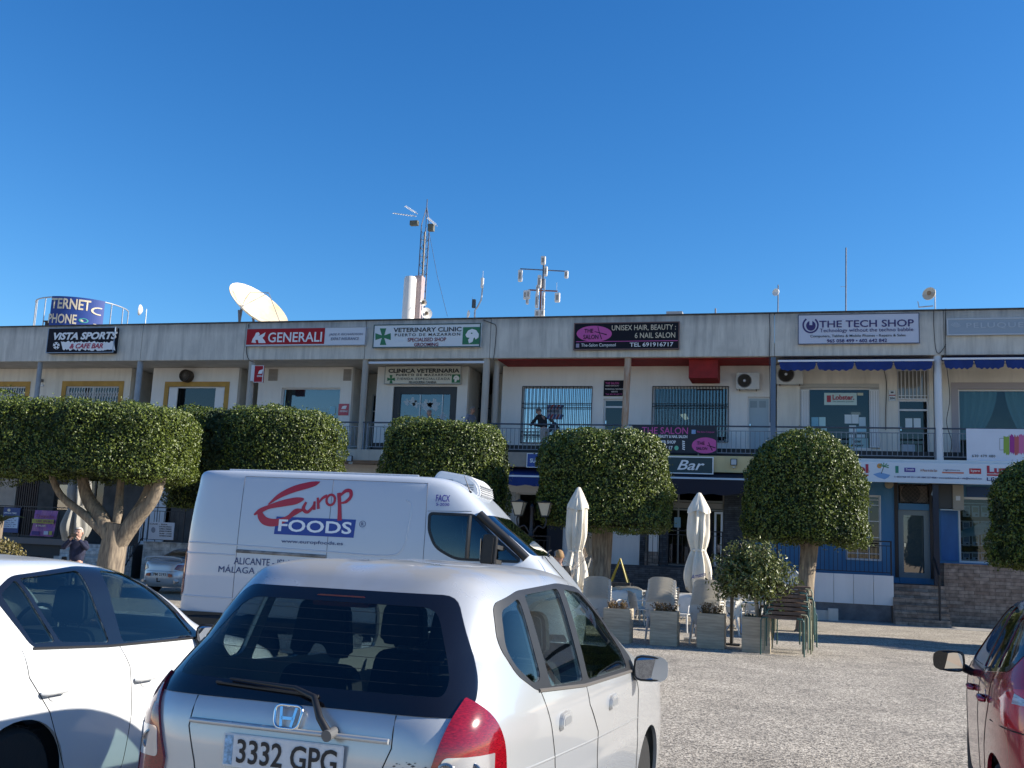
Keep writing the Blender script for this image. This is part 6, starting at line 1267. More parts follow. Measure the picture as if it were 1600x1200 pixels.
q = RC(3, 793, 29, 832, YT - .02); t = thing('railing_banner', 'blue and white opening-times banner on the café railing at the far left', 'banner', ((q[0] + q[1]) / 2, YT, q[2])); board(*q, YT + .03, M('banner_navy', (.03, .06, .18), .6), t, 'cloth', .02); board(*RC(3.6, 807, 28, 825, YT), YT + .005, M('banner_panel', (.5, .58, .68), .6), t, 'white_panel', .004)
T('OPENING TIMES', 6, 800.5, 26, 803, YT + .005, t_white, t); 
for k in range(5): T(['Monday 9 - 12', 'Tuesday 9 - 12', 'Friday 9 - late', 'Saturday 9 - late', 'Sunday 9 - 6'][k], 5.5, 809 + k * 3.1, 22 + k % 2 * 3, 810.8 + k * 3.1, YT - .001, t_navy, t)
flat(ell(14, 797, 2.4, 2.4, 10), YT + .005, t_cream, t, 'mark')
q = RC(52, 797.5, 88, 838, YT - .1); t = thing('railing_banner', 'purple and yellow banner hanging loose on the café railing', 'banner', ((q[0] + q[1]) / 2, YT - .1, q[2])); g = MB(); vs = []
for i in range(13):
    for j in range(7): x = q[0] + (q[1] - q[0]) * i / 12 - .25 * (1 - j / 6) * .6; z = q[2] + (q[3] - q[2]) * j / 6; vs.append((x, YT - .04 + .03 * math.sin(i * 1.1 + j * .8), z))
g.add(vs, [(i * 7 + j, (i + 1) * 7 + j, (i + 1) * 7 + j + 1, i * 7 + j + 1) for i in range(12) for j in range(6)]); g.build('cloth', M('banner_purple', (.22, .07, .32), .6, nz=1.6, col2=(.32, .13, .28)), t)
board(*RC(53, 811.5, 87, 818, YT), YT - .10, M('banner_yellow', (.36, .34, .06), .6), t, 'yellow_band', .004); T('Tequila', 55, 804, 84, 810, YT - .12, M('letters_plum', (.25, .06, .12), .6), t, .01)
T('LIVE SPORTS', 57, 813, 84, 816.5, YT - .112, M('letters_plum', (.25, .06, .12)), t); T('& MUSIC', 56, 820, 72, 823, YT - .11, t_cream, t); board(*RC(52, 830, 64, 836, YT), YT - .10, M('banner_ink', (.05, .02, .16), .6), t, 'dark_patch', .004); board(*RC(71, 830, 78, 835.5, YT), YT - .10, M('banner_pale', (.45, .48, .58), .6), t, 'pale_patch', .004); board(*RC(79, 830, 84, 836, YT), YT - .10, M('banner_yellow', (.36, .34, .06)), t, 'yellow_patch', .004)
# pavement strip in front of the parade
tag(MB().box(-60, 16, 33.4, YT + .1, -.05, .006).build('pavement', M('paving', (.30, .28, .25), .9, nz=1.5, amt=.2)), kind='structure')
# ------------------------------------------------------------ things on the roof
ZR = ZS + .5
def RP(px, py, Y): x, z = onY(px, py, Y); return (x, Y, z)
galv = M('galvanised', (.42, .43, .44), .45, metal=.5, nz=6, amt=.15); dishw = M('dish_cream', (.74, .68, .56), .55, nz=.9, col2=(.70, .54, .32)); ant_w = M('antenna_white', (.66, .64, .60), .5); mastm = M('mast_grey', (.12, .13, .16), .6, nz=5, amt=.3); rust = M('mast_rust', (.22, .09, .06), .7)
# big dish: elliptical paraboloid turned to the sun
def dish(root, c, axis, r, depth, mat, name='reflector', n=40, m_=10, th=.03):
    ax = Vector(axis).normalized(); u = ax.cross(Vector((0, 0, 1))).normalized(); v = ax.cross(u).normalized(); vs = []
    for i in range(m_ + 1):
        t = i / m_
        for k in range(n): a = 2 * math.pi * k / n; vs.append(Vector(c) + (u * math.cos(a) + v * math.sin(a)) * r * max(t, .001) + ax * depth * t * t)
    vb = [q - ax * th for q in vs]; N_ = len(vs); fs = [(i * n + k, i * n + (k + 1) % n, (i + 1) * n + (k + 1) % n, (i + 1) * n + k) for i in range(m_) for k in range(n)]
    b = MB().add(vs + vb, fs + [tuple(q + N_ for q in f[::-1]) for f in fs] + [(m_ * n + k, m_ * n + (k + 1) % n, m_ * n + (k + 1) % n + N_, m_ * n + k + N_) for k in range(n)]); return b.build(name, mat, root, smooth=50)
c0 = RP(401, 476, 39.5); t = thing('satellite_dish', 'very large cream satellite dish tilted on the roof above the insurance sign', 'satellite dish', (c0[0], c0[1], ZR))
DAX = (.68, -.22, .70); dish(t, (c0[0] - .1, c0[1], c0[2] - .35), DAX, 1.48, .42, dishw)
MB().bar((c0[0] - .6, 39.7, ZR), (c0[0] - .9, 39.6, c0[2] - .2), .08).bar((c0[0] - 1.2, 39.9, ZR), (c0[0] - .8, 39.7, c0[2] + .3), .08).bar((c0[0] + .2, 40, ZR), (c0[0] - .3, 39.8, c0[2] - .5), .1).build('support', mastm, t)
h = Vector((c0[0] - .1, c0[1], c0[2] - .35)) + Vector(DAX).normalized() * 1.15; g = MB()
ax = Vector(DAX).normalized(); u = ax.cross(Vector((0, 0, 1))).normalized(); v = ax.cross(u).normalized()
for a in (.3, 2.4, 4.5): e_ = Vector((c0[0] - .1, c0[1], c0[2] - .35)) + (u * math.cos(a) + v * math.sin(a)) * 1.2 + ax * .28; g.bar(tuple(e_), tuple(h), .022)
g.build('feed_struts', mastm, t)
# tall white cylinder (antenna radome)
a0 = RP(637, 505, 39); a1 = RP(641, 433, 39); t = thing('radome_column', 'tall white cylindrical antenna column beside the lattice mast', 'antenna', (a0[0], 39, ZR)); MB().tube([(a0[0], 39, ZR), (a0[0], 39, a1[2] - .1), (a0[0], 39, a1[2])], [.26, .26, .22], 24).build('cylinder', ant_w, t, smooth=True)
MB().box(a0[0] + .12, a0[0] + .42, 39.2, 39.6, ZR, a1[2] + .12).build('back_box', M('box_pinkgrey', (.35, .28, .28), .7), t)
MB().box(a0[0] - .42, a0[0] - .30, 38.8, 38.9, ZR + .55, ZR + 1.15).box(a0[0] - .30, a0[0] - .2, 38.84, 38.88, ZR, ZR + 1.1).build('panel_antenna', galv, t, bevel=.01)
# lattice mast
Ym = 40.5; b0 = RP(656, 505, Ym); b1 = RP(661, 322, Ym); t = thing('lattice_mast', 'tall triangular lattice mast with yagi aerials near its tip', 'mast', (b0[0], Ym, ZR)); H0, H1 = ZR, b1[2]
xc = b0[0]; legs = [(xc + .20 * math.cos(a), Ym + .20 * math.sin(a)) for a in (math.pi / 2 + .3, math.pi * 7 / 6 + .3, math.pi * 11 / 6 + .3)]
for (x, y) in legs: MB().bar((x, y, H0), (x, y, H1 - .9), .035).build('leg', mastm, t)
g = MB(); z = H0; k = 0
while z < H1 - 1.3:
    for i in range(3):
        p, q = legs[i], legs[(i + 1) % 3]; g.bar((p[0], p[1], z), (q[0], q[1], z), .014)
        if k % 2: p, q = q, p
        g.bar((p[0], p[1], z), (q[0], q[1], z + .38), .014)
    z += .38; k += 1
g.build('lattice', mastm, t); g = MB()
for (x, y) in legs: g.bar((x, y, H1 - .9), (xc, Ym, H1 - .05), .03)
g.bar((xc, Ym, H1 - .5), (xc, Ym, H1 + .3), .03); g.build('tip', mastm, t); MB().tube([(xc + .05, Ym - .15, H0), (xc + .04, Ym - .12, H0 + 3), (xc + .02, Ym - .1, H1 - 1.2)], .04, 6).build('cable_bundle', black, t)
def yagi(px0, py0, px1, py1, nm='yagi_aerial', Yo=-.3):
    p, q = Vector(RP(px0, py0, Ym + Yo)), Vector(RP(px1, py1, Ym + Yo)); g = MB().bar(tuple(p), tuple(q), .032); d = (q - p).normalized()
    for i in range(8): c_ = p + (q - p) * (i / 9 + .04); g.bar((c_.x, c_.y - .12, c_.z - .06), (c_.x, c_.y + .12, c_.z + .06), .014)
    return g.build(nm, ant_w, t)
yagi(633, 322, 652, 334); yagi(614, 333, 650, 338, Yo=-.5); yagi(668, 340, 683, 353)
MB().box(xc - .55, xc - .2, Ym - .5, Ym - .3, H1 - 1.0, H1 - .8).box(xc + .25, xc + .5, Ym - .4, Ym - .2, H1 - 1.25, H1 - .95).build('mounting_box', M('box_olive', (.12, .12, .09), .7), t)
MB().tube([RP(668, 350, Ym), RP(683, 430, 39.5), RP(699, 494, 38.5)], .010, 4).build('guy_wire', mastm, t)
# two small dishes at the mast foot
for nm, px, py, r, lb in (('a', 661, 473, .15, 'small white dish at the foot of the lattice mast, upper one'), ('b', 666, 490, .24, 'small round dish at the foot of the lattice mast, lower one')):
    p = RP(px, py, 38.6); tt = thing('small_dish', lb, 'satellite dish', (p[0], 38.6, ZR), group='small roof dishes'); dish(tt, p, (.7, -.75, .1), r, .06, ant_w, n=20, m_=4, th=.02); MB().tube([(p[0] - .06, 38.68, ZR), (p[0] - .06, 38.68, p[2] + .1)], .03, 8).build('pole', galv, tt); MB().lathe([(.07, -.02), (.05, .1), (.03, .12)], (p[0] + .05, 38.5, p[2]), 10, 'y').build('feed', M('feed_brown', (.25, .17, .1), .6), tt)
# bent pole antenna
p = RP(739, 500, 38.6); t = thing('roof_antenna', 'bent pole antenna with a slim white panel left of the cross-shaped mast', 'antenna', (p[0], 38.6, ZR))
MB().tube([(p[0] + .1, 38.6, ZR), RP(742, 485, 38.6), RP(746, 480, 38.6), RP(752, 468, 38.6), RP(754, 450, 38.6)], .035, 8).build('pole', galv, t, smooth=60); q = RP(754, 442, 38.6); MB().box(q[0] - .05, q[0] + .06, 38.5, 38.6, q[2] - .22, q[2] + .2).build('panel_antenna', ant_w, t, bevel=.02); MB().bar(q, (q[0] + .0, 38.6, q[2] + .5), .012).build('whip', ant_w, t)
q = RP(741, 474, 38.6); MB().box(q[0] - .07, q[0] + .07, 38.5, 38.62, q[2] - .2, q[2] + .15).build('radio_unit', M('unit_dark', (.05, .055, .06)), t, bevel=.01); MB().bar(RP(738, 474, 38.6), RP(738, 464, 38.6), .015).build('whip', galv, t)
q = RP(733, 491, 38.6); dish(t, q, (-.9, -.5, .1), .16, .06, ant_w, n=18, m_=4, th=.03)
# cross-shaped radio mast
Yc = 39.2; p = RP(846, 500, Yc); t = thing('radio_mast', 'cross-shaped radio mast hung with white box antennas above the roof', 'mast', (p[0], Yc, ZR)); top = RP(849, 402, Yc)
for dx in (-.07, .07): MB().bar((p[0] + dx, Yc, ZR), (p[0] + dx, Yc, top[2] - .9), .06).build('leg', rust if dx < 0 else galv, t)
MB().bar((p[0], Yc, top[2] - 1.3), (p[0], Yc, top[2]), .06).build('mast_tube', mastm, t)
g = MB()
for k in range(9): z = ZR + .2 + k * .24; g.bar((p[0] - .1, Yc, z), (p[0] + .1, Yc, z + .2), .03)
g.build('lattice', rust, t)
MB().bar(RP(813, 420, Yc), RP(886, 424, Yc), .04).build('cross_arm', mastm, t); MB().bar(RP(826, 453, Yc), RP(871, 455, Yc), .05).build('cross_arm', rust, t)
for (px, py, hw, hh) in ((813, 431, .08, .24), (885, 429, .07, .15), (849, 407, .09, .17), (853, 424, .06, .2), (843, 440, .07, .26), (840, 452, .05, .16), (821, 461, .07, .18), (826, 460, .06, .18), (824, 471, .05, .12), (871, 465, .10, .19), (839, 470, .06, .3), (849, 470, .05, .34), (840, 490, .11, .16), (848, 489, .07, .14)):
    c_ = RP(px, py, Yc - .12); bb = MB().box(c_[0] - hw, c_[0] + hw, Yc - .2, Yc - .06, c_[2] - hh, c_[2] + hh).build('box_antenna', ant_w, t, bevel=.015); MB().box(c_[0] - hw * .5, c_[0] + hw * .5, Yc - .206, Yc - .2005, c_[2] - hh * .6, c_[2] + hh * .5).build('panel_face', M('ant_face', (.3, .26, .22), .6), bb)
MB().bar(RP(870, 453, Yc), RP(870, 441, Yc), .012).build('whip', ant_w, t)
def pole(label, px, py0, py1, Y=38.2, r=.022, mat=None, cat='antenna', nm='whip_antenna'):
    a = RP(px, py1, Y); t = thing(nm, label, cat, (a[0], Y, ZR)); MB().tube([(a[0], Y, ZR), (RP(px + 1, py0, Y)[0], Y, RP(px, py0, Y)[2])], r, 6).build('pole', mat or mastm, t); return t, a
t, a = pole('short pole with a small white dish above the junction of salon and computer shop', 1215, 445, 488); q = RP(1213, 457, 38.1); dish(t, q, (-.5, -.8, .1), .14, .05, ant_w, n=18, m_=4)
t, a = pole('tall thin whip aerial rising above the computer shop sign', 1321, 387, 486, r=.025); MB().bar(RP(1313, 448, 38.2), RP(1321, 448, 38.2), .012).build('spur', galv, t)
t, a = pole('pole with a round cream dish behind the right end of the computer shop sign', 1460, 455, 482, mat=galv); q = RP(1453, 460, 38.1); dish(t, q, (-.5, -.8, .2), .24, .08, M('dish_small_cream', (.60, .52, .40), .6), n=22, m_=5); MB().lathe([(.08, -.02), (.06, .12), (.03, .14)], (q[0] - .05, 37.9, q[2]), 12, 'y').build('feed', M('feed_brown', (.25, .17, .1)), t); MB().bar(RP(1435, 480, 38.1), RP(1458, 478, 38.1), .04).bar(RP(1436, 480, 38.1), RP(1434, 471, 38.1), .03).build('arm', galv, t)
t, a = pole('short pole with a grid dish right of the round blue banner', 228, 483, 505, mat=galv); q = RP(222, 485, 38.1); dish(t, q, (-.9, -.4, .1), .24, .12, ant_w, n=18, m_=4)
pole('short dark stub pipe on the parapet above the cream balcony front', 1117, 482, 492, r=.03); 
t = thing('roof_hatch', 'flat pale roof box showing over the parapet right of the salon sign', 'roof box', (RP(1053, 491, 38.5)[0], 38.5, ZR)); q0, q1 = RP(1041, 489, 38.5), RP(1066, 489, 38.5); MB().box(q0[0], q1[0], 38.5, 39.2, ZR, q0[2] + .06).build('casing', M('box_grey', (.3, .3, .3), .7), t)
# curved railing with blue banner on the left turret
cxp = onY(125, 480, 38.6)[0]; Rr = 1.95; t = thing('curved_roof_frame', 'curved metal frame on the roof carrying the blue internet phone banner', 'roof frame', (cxp, 38.8, ZR)); zt2 = onY(100, 464, 36.9)[1]; zb2 = 9.9
arc = [(cxp + Rr * math.sin(a), 38.8 - Rr * math.cos(a)) for a in np.linspace(-.98, 2.08, 25)]
MB().tube([(x, y, zt2) for x, y in arc], .03, 8).build('top_ring', galv, t)
for i in range(0, 25, 3): MB().bar((arc[i][0], arc[i][1], ZR), (arc[i][0], arc[i][1], zt2), .035).build('post', galv, t)
t2 = thing('curved_banner', 'curved blue banner reading TERNET PHONE on the roof at the left', 'banner', (cxp + 1, 38.8 - 1.6, zb2)); a0_, a1_ = -.02, 1.13
vs = []
for i in range(25): a = a0_ + (a1_ - a0_) * i / 24; x, y = cxp + (Rr + .04) * math.sin(a), 38.8 - (Rr + .04) * math.cos(a); vs += [(x, y, zb2), (x, y, zt2 + .03)]
MB().add(vs, [(2 * i, 2 * i + 2, 2 * i + 3, 2 * i + 1) for i in range(24)]).build('cloth', M('banner_royal', (.012, .045, .22), .6), t2)
def curved_text(s, u0, u1, z0, z1, mat, off=.02):
    me = text_mesh(s, 1, off, 0); co = np.array([v.co[:] for v in me.vertices]); lo, hi = co.min(0), co.max(0); p_ = origin_of(t2)
    for v in me.vertices:
        u = (v.co.x - lo[0]) / (hi[0] - lo[0]); a = a0_ + (a1_ - a0_) * (u0 + (u1 - u0) * u); z = z0 + (z1 - z0) * (v.co.y - lo[1]) / (hi[1] - lo[1]); v.co = (cxp + (Rr + .055) * math.sin(a) - p_.x, 38.8 - (Rr + .055) * math.cos(a) - p_.y, z - p_.z)
    return link('lettering', me, mat, t2)
zq = 10.46; hh = zt2 - zq; curved_text('TERNET', .01, .74, zq + hh * .58, zq + hh * .95, t_cream); curved_text('PHONE', -.02, .52, zq + hh * .06, zq + hh * .40, t_cream); curved_text('Tel', .82, .97, zq + hh * .04, zq + hh * .16, t_cream, 0)
def curved_ring(uc, zc_, r, w_, mat, a_=(0, 2 * math.pi), nm='ring_mark'):
    q = MB(); stroke(q, [(uc + r * math.cos(x), zc_ + r * math.sin(x), w_) for x in np.linspace(*a_, 24)], lambda u, v: (cxp + (Rr + .056) * math.sin(u), 38.8 - (Rr + .056) * math.cos(u), v)); q.build(nm, mat, t2)
curved_ring(1.02, zq + hh * .62, .15, .05, t_cream, (1.2, 5.0)); curved_ring(.72, zq + hh * .22, .085, .03, M('wa_teal', (.05, .3, .28), .5)); curved_ring(.72, zq + hh * .22, .04, .05, t_cream, (2.4, 4.6), 'handset_mark')
t = thing('chimney_cowl', 'small dark chimney cowl left of the Vista sign on the parapet', 'chimney', (RP(77, 505, 37)[0], 37, ZR)); q = RP(76, 504, 37); MB().box(q[0] - .1, q[0] + .1, 36.9, 37.1, ZR, q[2]).box(q[0] - .16, q[0] + .16, 36.85, 37.15, q[2] + .01, q[2] + .06).build('cowl', M('cowl_brown', (.05, .035, .03), .8), t)
# ------------------------------------------------------------ trees and plants
def leaf_mat(name, c1, c2, rough=.35):
    m_, n, l, b = nodes(name); oi = n.new('ShaderNodeTexCoord'); t = n.new('ShaderNodeTexNoise'); t.inputs['Scale'].default_value = 14; t.inputs['Detail'].default_value = 6; l.new(oi.outputs['Object'], t.inputs[0])
    r_ = n.new('ShaderNodeValToRGB'); r_.color_ramp.elements[0].position = .38; r_.color_ramp.elements[1].position = .66; r_.color_ramp.elements[0].color = (*c1, 1); r_.color_ramp.elements[1].color = (*c2, 1)
    l.new(t.outputs[0], r_.inputs[0]); l.new(r_.outputs[0], b.inputs['Base Color']); b.inputs['Roughness'].default_value = rough
    tr = n.new('ShaderNodeBsdfTranslucent'); l.new(r_.outputs[0], tr.inputs[0]); mx = n.new('ShaderNodeMixShader'); mx.inputs[0].default_value = .14; l.new(b.outputs[0], mx.inputs[1]); l.new(tr.outputs[0], mx.inputs[2]); l.new(mx.outputs[0], n['Material Output'].inputs[0])
    MATS[name] = m_; return m_
leafm = leaf_mat('leaf_green', (.024, .050, .007), (.185, .225, .028), .45); bark = M('bark', (.34, .27, .19), .9, nz=5, col2=(.14, .11, .085), stretch=(3, 3, .5), bump=.8, bscale=14)
def leaves(name, P, Nn, size, mat, parent, jitter=.9, aspect=.55):
    """one mesh of small folded leaves at points P with outward normals Nn (numpy, local coords)"""
    n = len(P); N_ = Nn + rng.normal(0, jitter, (n, 3)); N_ /= np.linalg.norm(N_, axis=1)[:, None]
    t = rng.normal(0, 1, (n, 3)); t -= N_ * (t * N_).sum(1)[:, None]; t /= np.linalg.norm(t, axis=1)[:, None]; s_ = np.cross(N_, t)
    L = size * rng.uniform(.7, 1.35, n)[:, None]; W = L * aspect
    v = np.stack([P - t * L / 2, P - s_ * W / 2 + N_ * L * .10, P + t * L / 2, P + s_ * W / 2 + N_ * L * .10], 1).reshape(-1, 3)
    me = bpy.data.meshes.new(name); me.vertices.add(4 * n); me.vertices.foreach_set('co', v.ravel()); me.loops.add(6 * n); me.polygons.add(2 * n)
    idx = (np.arange(n)[:, None] * 4 + np.array([0, 1, 2, 0, 2, 3])).ravel(); me.loops.foreach_set('vertex_index', idx.astype(np.int32)); me.polygons.foreach_set('loop_start', (np.arange(2 * n) * 3).astype(np.int32)); me.update(calc_edges=True); me.validate()
    return link(name, me, mat, parent)
def fbm(p, s_=1.0, seed=0):
    v = np.zeros(len(p)); r_ = np.random.default_rng(seed)
    for o_ in range(4):
        k = r_.normal(0, 1, (5, 3)) * s_ * 2**o_; ph = r_.uniform(0, 6.28, 5); v += np.sin(p @ k.T + ph).mean(1) / 1.6**o_
    return v
def clipped_tree(label, X, Y, rx_, ry_, z0, z1, n=5.0, nh=3.2, trunk_r=.26, seed=1, limbs=5, taper=.0, count=14000, ex=2.6, lean=0, fork=None, nhb=14.0):
    """drum-shaped clipped crown (superellipse in section) over a trunk with limbs"""
    t = thing('clipped_tree', label, 'tree', (X, Y, 0), group='clipped trees along the parade'); g_ = np.random.default_rng(seed)
    zc_, hz = (z0 + z1) / 2, (z1 - z0) / 2
    def surf(m):   # random surface points of a superellipsoid drum, domed above (nh) and flat below (nhb)
        u = g_.uniform(0, 2 * np.pi, m); w2 = g_.uniform(-1.0, 1.0, m); e = np.where(w2 > 0, nh, nhb)
        rr = (1 - np.abs(w2) ** e) ** (1 / e); a = np.abs(np.cos(u)) ** ex + np.abs(np.sin(u)) ** ex; ra = a ** (-1 / ex)
        flat_ = g_.uniform(0, 1, m) < .30; up_ = g_.uniform(0, 1, m) < .62; e2 = np.where(flat_, np.where(up_, nh, nhb), e)
        rr2 = np.where(flat_, np.sqrt(g_.uniform(0, 1, m)) * .985, rr); z = np.where(flat_, (1 - rr2 ** e2) ** (1 / e2) * np.where(up_, 1, -1), w2)
        k = 1 - taper * z; P = np.stack([rx_ * rr2 * ra * np.cos(u) * k, ry_ * rr2 * ra * np.sin(u) * k, hz * z], 1)
        N_ = np.stack([np.cos(u) * rr2 ** (e2 - 1), np.sin(u) * rr2 ** (e2 - 1), np.sign(z) * np.abs(z) ** (e2 - 1)], 1); N_ /= np.linalg.norm(N_, axis=1)[:, None] + 1e-9; return P, N_
    count = int(count * 1.85); P, N_ = surf(count); d = fbm(P, 1.3, seed) * .19 + fbm(P, 5, seed + 9) * .06; P = P + N_ * (d - g_.exponential(.055, count) + .05)[:, None]
    sp_ = g_.integers(0, count, count // 35); P[sp_] += N_[sp_] * g_.uniform(.03, .15, len(sp_))[:, None]
    P[:, 2] += zc_
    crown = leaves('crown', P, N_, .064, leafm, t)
    # darker inner leaves under the skin, round an added core that blocks light
    P2, N2 = surf(count // 2); P2 = P2 * .93; P2[:, 2] += zc_; leaves('inner_leaves', P2, N2, .17, M('leaf_inner', (.018, .035, .008), .7), crown, .7, .8)
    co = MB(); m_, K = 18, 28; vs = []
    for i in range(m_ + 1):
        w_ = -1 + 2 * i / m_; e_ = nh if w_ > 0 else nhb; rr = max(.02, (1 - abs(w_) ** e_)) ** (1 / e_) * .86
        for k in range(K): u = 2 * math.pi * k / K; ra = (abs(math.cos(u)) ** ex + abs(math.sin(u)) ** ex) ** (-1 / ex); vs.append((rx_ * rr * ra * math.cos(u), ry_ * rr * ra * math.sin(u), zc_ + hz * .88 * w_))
    co.add(vs, [(i * K + k, i * K + (k + 1) % K, (i + 1) * K + (k + 1) % K, (i + 1) * K + k) for i in range(m_) for k in range(K)] + [tuple(range(K)), tuple(range(m_ * K, (m_ + 1) * K))]); co.build('crown_core', M('core_dark', (.012, .018, .006), .95, bump=.5, bscale=8), crown, world=False)
    # trunk
    tr = MB(); fk = fork or z0 - .05; path = [(0, 0, -.05), (lean * .2, 0, .25), (lean * .5, 0, fk * .6), (lean, 0, fk)]
    tr.tube([tuple(q) for q in smooth_path(path, 4)], [trunk_r * k for k in np.interp(np.linspace(0, 1, 13), [0, .15, .6, 1], [1.35, 1.05, .92, 1.0])], 14)
    trk = tr.build('trunk', bark, t, world=False, smooth=60)
    for v in trk.data.vertices: a = math.atan2(v.co.y, v.co.x); s_ = 1 + .10 * math.sin(a * 5 + v.co.z) + .05 * math.sin(a * 9 - v.co.z * 2); v.co.x *= s_; v.co.y *= s_
    for i in range(limbs):
        a = 2 * math.pi * i / limbs + .4 + seed; rr = min(rx_, ry_) * g_.uniform(.4, .6); L = [(lean, 0, fk - .25), (lean + rr * .3 * math.cos(a), rr * .3 * math.sin(a), fk + .15), (lean + rr * .75 * math.cos(a), rr * .75 * math.sin(a), fk + .55), (rr * 1.1 * math.cos(a), rr * 1.1 * math.sin(a), z0 + .5)]
        MB().tube([tuple(q) for q in smooth_path(L, 4)], list(np.linspace(trunk_r * .62, trunk_r * .25, 13)), 9).build('limb', bark, t, world=False, smooth=60)
    return t
YTR = 28.0
def tx(px, Y=YTR, py=780): return onY(px, py, Y)[0]
def tz(px, py, Y=YTR): return onY(px, py, Y)[1]
def ctree(label, p0, p1, pt, pb, Y=YTR, **k):
    a, b = tx(p0, Y), tx(p1, Y); pm = (p0 + p1) / 2; # silhouettes measured in the photo, depth equal to width
    f_ = k.pop('dep', 1.0); return clipped_tree(label, (a + b) / 2, Y, (b - a) / 2 * k.pop('sx', .97), (b - a) / 2 * f_, tz(pm, pb, Y), tz(pm, pt, Y), **k)
ctree('round-topped clipped tree right of the bush, in front of the blue awning shop', 1163, 1351, 683, 847, seed=4, nh=2.7, ex=2.1, trunk_r=.21, taper=.09, lean=.12, count=17000)
ctree('boxy clipped tree behind the folded parasols, in front of the bar', 840, 1049, 676, 824, seed=7, nh=3.6, ex=2.5, trunk_r=.26, taper=.03, count=18000, dep=.9)
ctree('clipped tree right behind the white van, below the leaning man', 604, 790, 664, 800, seed=12, nh=5.0, ex=2.8, trunk_r=.3, count=16000, dep=.9)
ctree('wide clipped tree behind the left end of the white van', 272, 518, 644, 800, Y=28.6, seed=15, nh=5.5, ex=3.0, trunk_r=.3, count=22000, dep=.6)
ctree('clipped tree cut off by the right edge above the dark red car', 1546, 1742, 719, 886, Y=27.0, seed=19, nh=2.4, ex=2.2, trunk_r=.3, taper=.05, count=17000)
clipped_tree('clipped tree beyond the right edge of the view casting shade on the forecourt', 11.6, 27.0, 1.75, 1.7, 2.15, 4.95, seed=31, nh=3.2, ex=2.4, trunk_r=.28, count=9000)
# large tree at the left with a sunlit forked trunk and a hedge-like crown
a, b = tx(-120, 24.5, 700), tx(292, 24.5, 700); Xt = tx(182, 24.5, 850)
t = clipped_tree('broad hedge-like clipped tree at the left with a sunlit forked trunk', (a + b) / 2, 24.5, (b - a) / 2 * .98, 2.0, tz(150, 747, 24.5), tz(120, 636, 24.5), seed=23, nh=5.5, ex=3.4, count=30000, limbs=0, trunk_r=.01, fork=.3)
for o in [c for c in t.children if c.name.startswith('trunk')]: bpy.data.objects.remove(o)
lx_ = Xt - (a + b) / 2; z_ = tz(150, 747, 24.5)
for pts, r0, r1 in (([(lx_ - .12, 0, -.05), (lx_ - .1, 0, .6), (lx_ - .06, 0, 1.3), (lx_ + .02, 0, 1.95)], .36, .32),):
    o = MB().tube([tuple(q) for q in smooth_path(pts, 5)], list(np.linspace(r0, r1, 16)), 16).build('trunk', bark, t, world=False, smooth=60)
    for v in o.data.vertices: an = math.atan2(v.co.y, v.co.x - lx_); s_ = 1 + .13 * math.sin(an * 4 + v.co.z * .6) + .05 * math.sin(an * 9); v.co.x = lx_ + (v.co.x - lx_) * s_; v.co.y *= s_
for dx, dy, r0, zt in ((-1.5, .1, .27, z_ + .3), (-.35, .3, .17, z_ + .4), (1.35, -.1, .26, z_ + .35), (.45, .5, .16, z_ + .3), (-2.2, -.3, .15, z_ + .4)):
    MB().tube([tuple(q) for q in smooth_path([(lx_ + dx * .04, 0, 1.45), (lx_ + dx * .42, dy * .5, 2.1), (lx_ + dx * .8, dy, 2.7), (lx_ + dx, dy * 1.3, zt)], 5)], list(np.linspace(r0, r0 * .45, 16)), 10).build('limb', bark, t, world=False, smooth=60)
# ------------------------------------------------------------ planters in front of the bar
plm = M('planter_wood_grain', (.42, .35, .25), .75, nz=3, amt=.22, stretch=(1, 1, 9), bump=.25, bscale=9); soil = M('soil', (.05, .035, .025), .95, nz=20, amt=.4)
dry = leaf_mat('dry_leaf', (.10, .055, .02), (.26, .17, .06), .6); grn2 = leaf_mat('planter_leaf', (.05, .06, .015), (.17, .17, .04), .5)
def planter(label, x, y, h=.66, w_=.53, d=.5, rz=0):
    t = thing('planter', label, 'planter', (x, y, 0), rz, group='square planters in a row'); m_ = MB(); k = .035
    prof = [(1, 1, 0), (1, 1, h), (1 - 2 * k / w_, 1 - 2 * k / d, h), (1 - 2 * k / w_, 1 - 2 * k / d, h - .08)]; vs = [(sx * w_ / 2 * a, sy * d / 2 * b, z) for a, b, z in prof for sx, sy in ((-1, -1), (1, -1), (1, 1), (-1, 1))]
    m_.add(vs, [(i * 4 + j, i * 4 + (j + 1) % 4, i * 4 + 4 + (j + 1) % 4, i * 4 + 4 + j) for i in range(3) for j in range(4)] + [(3, 2, 1, 0), (12, 13, 14, 15)]); m_.build('box', plm, t, world=False, bevel=.008)
    MB().box(-w_ / 2 + .04, w_ / 2 - .04, -d / 2 + .04, d / 2 - .04, h - .079, h - .05).build('soil', soil, t, world=False); return t
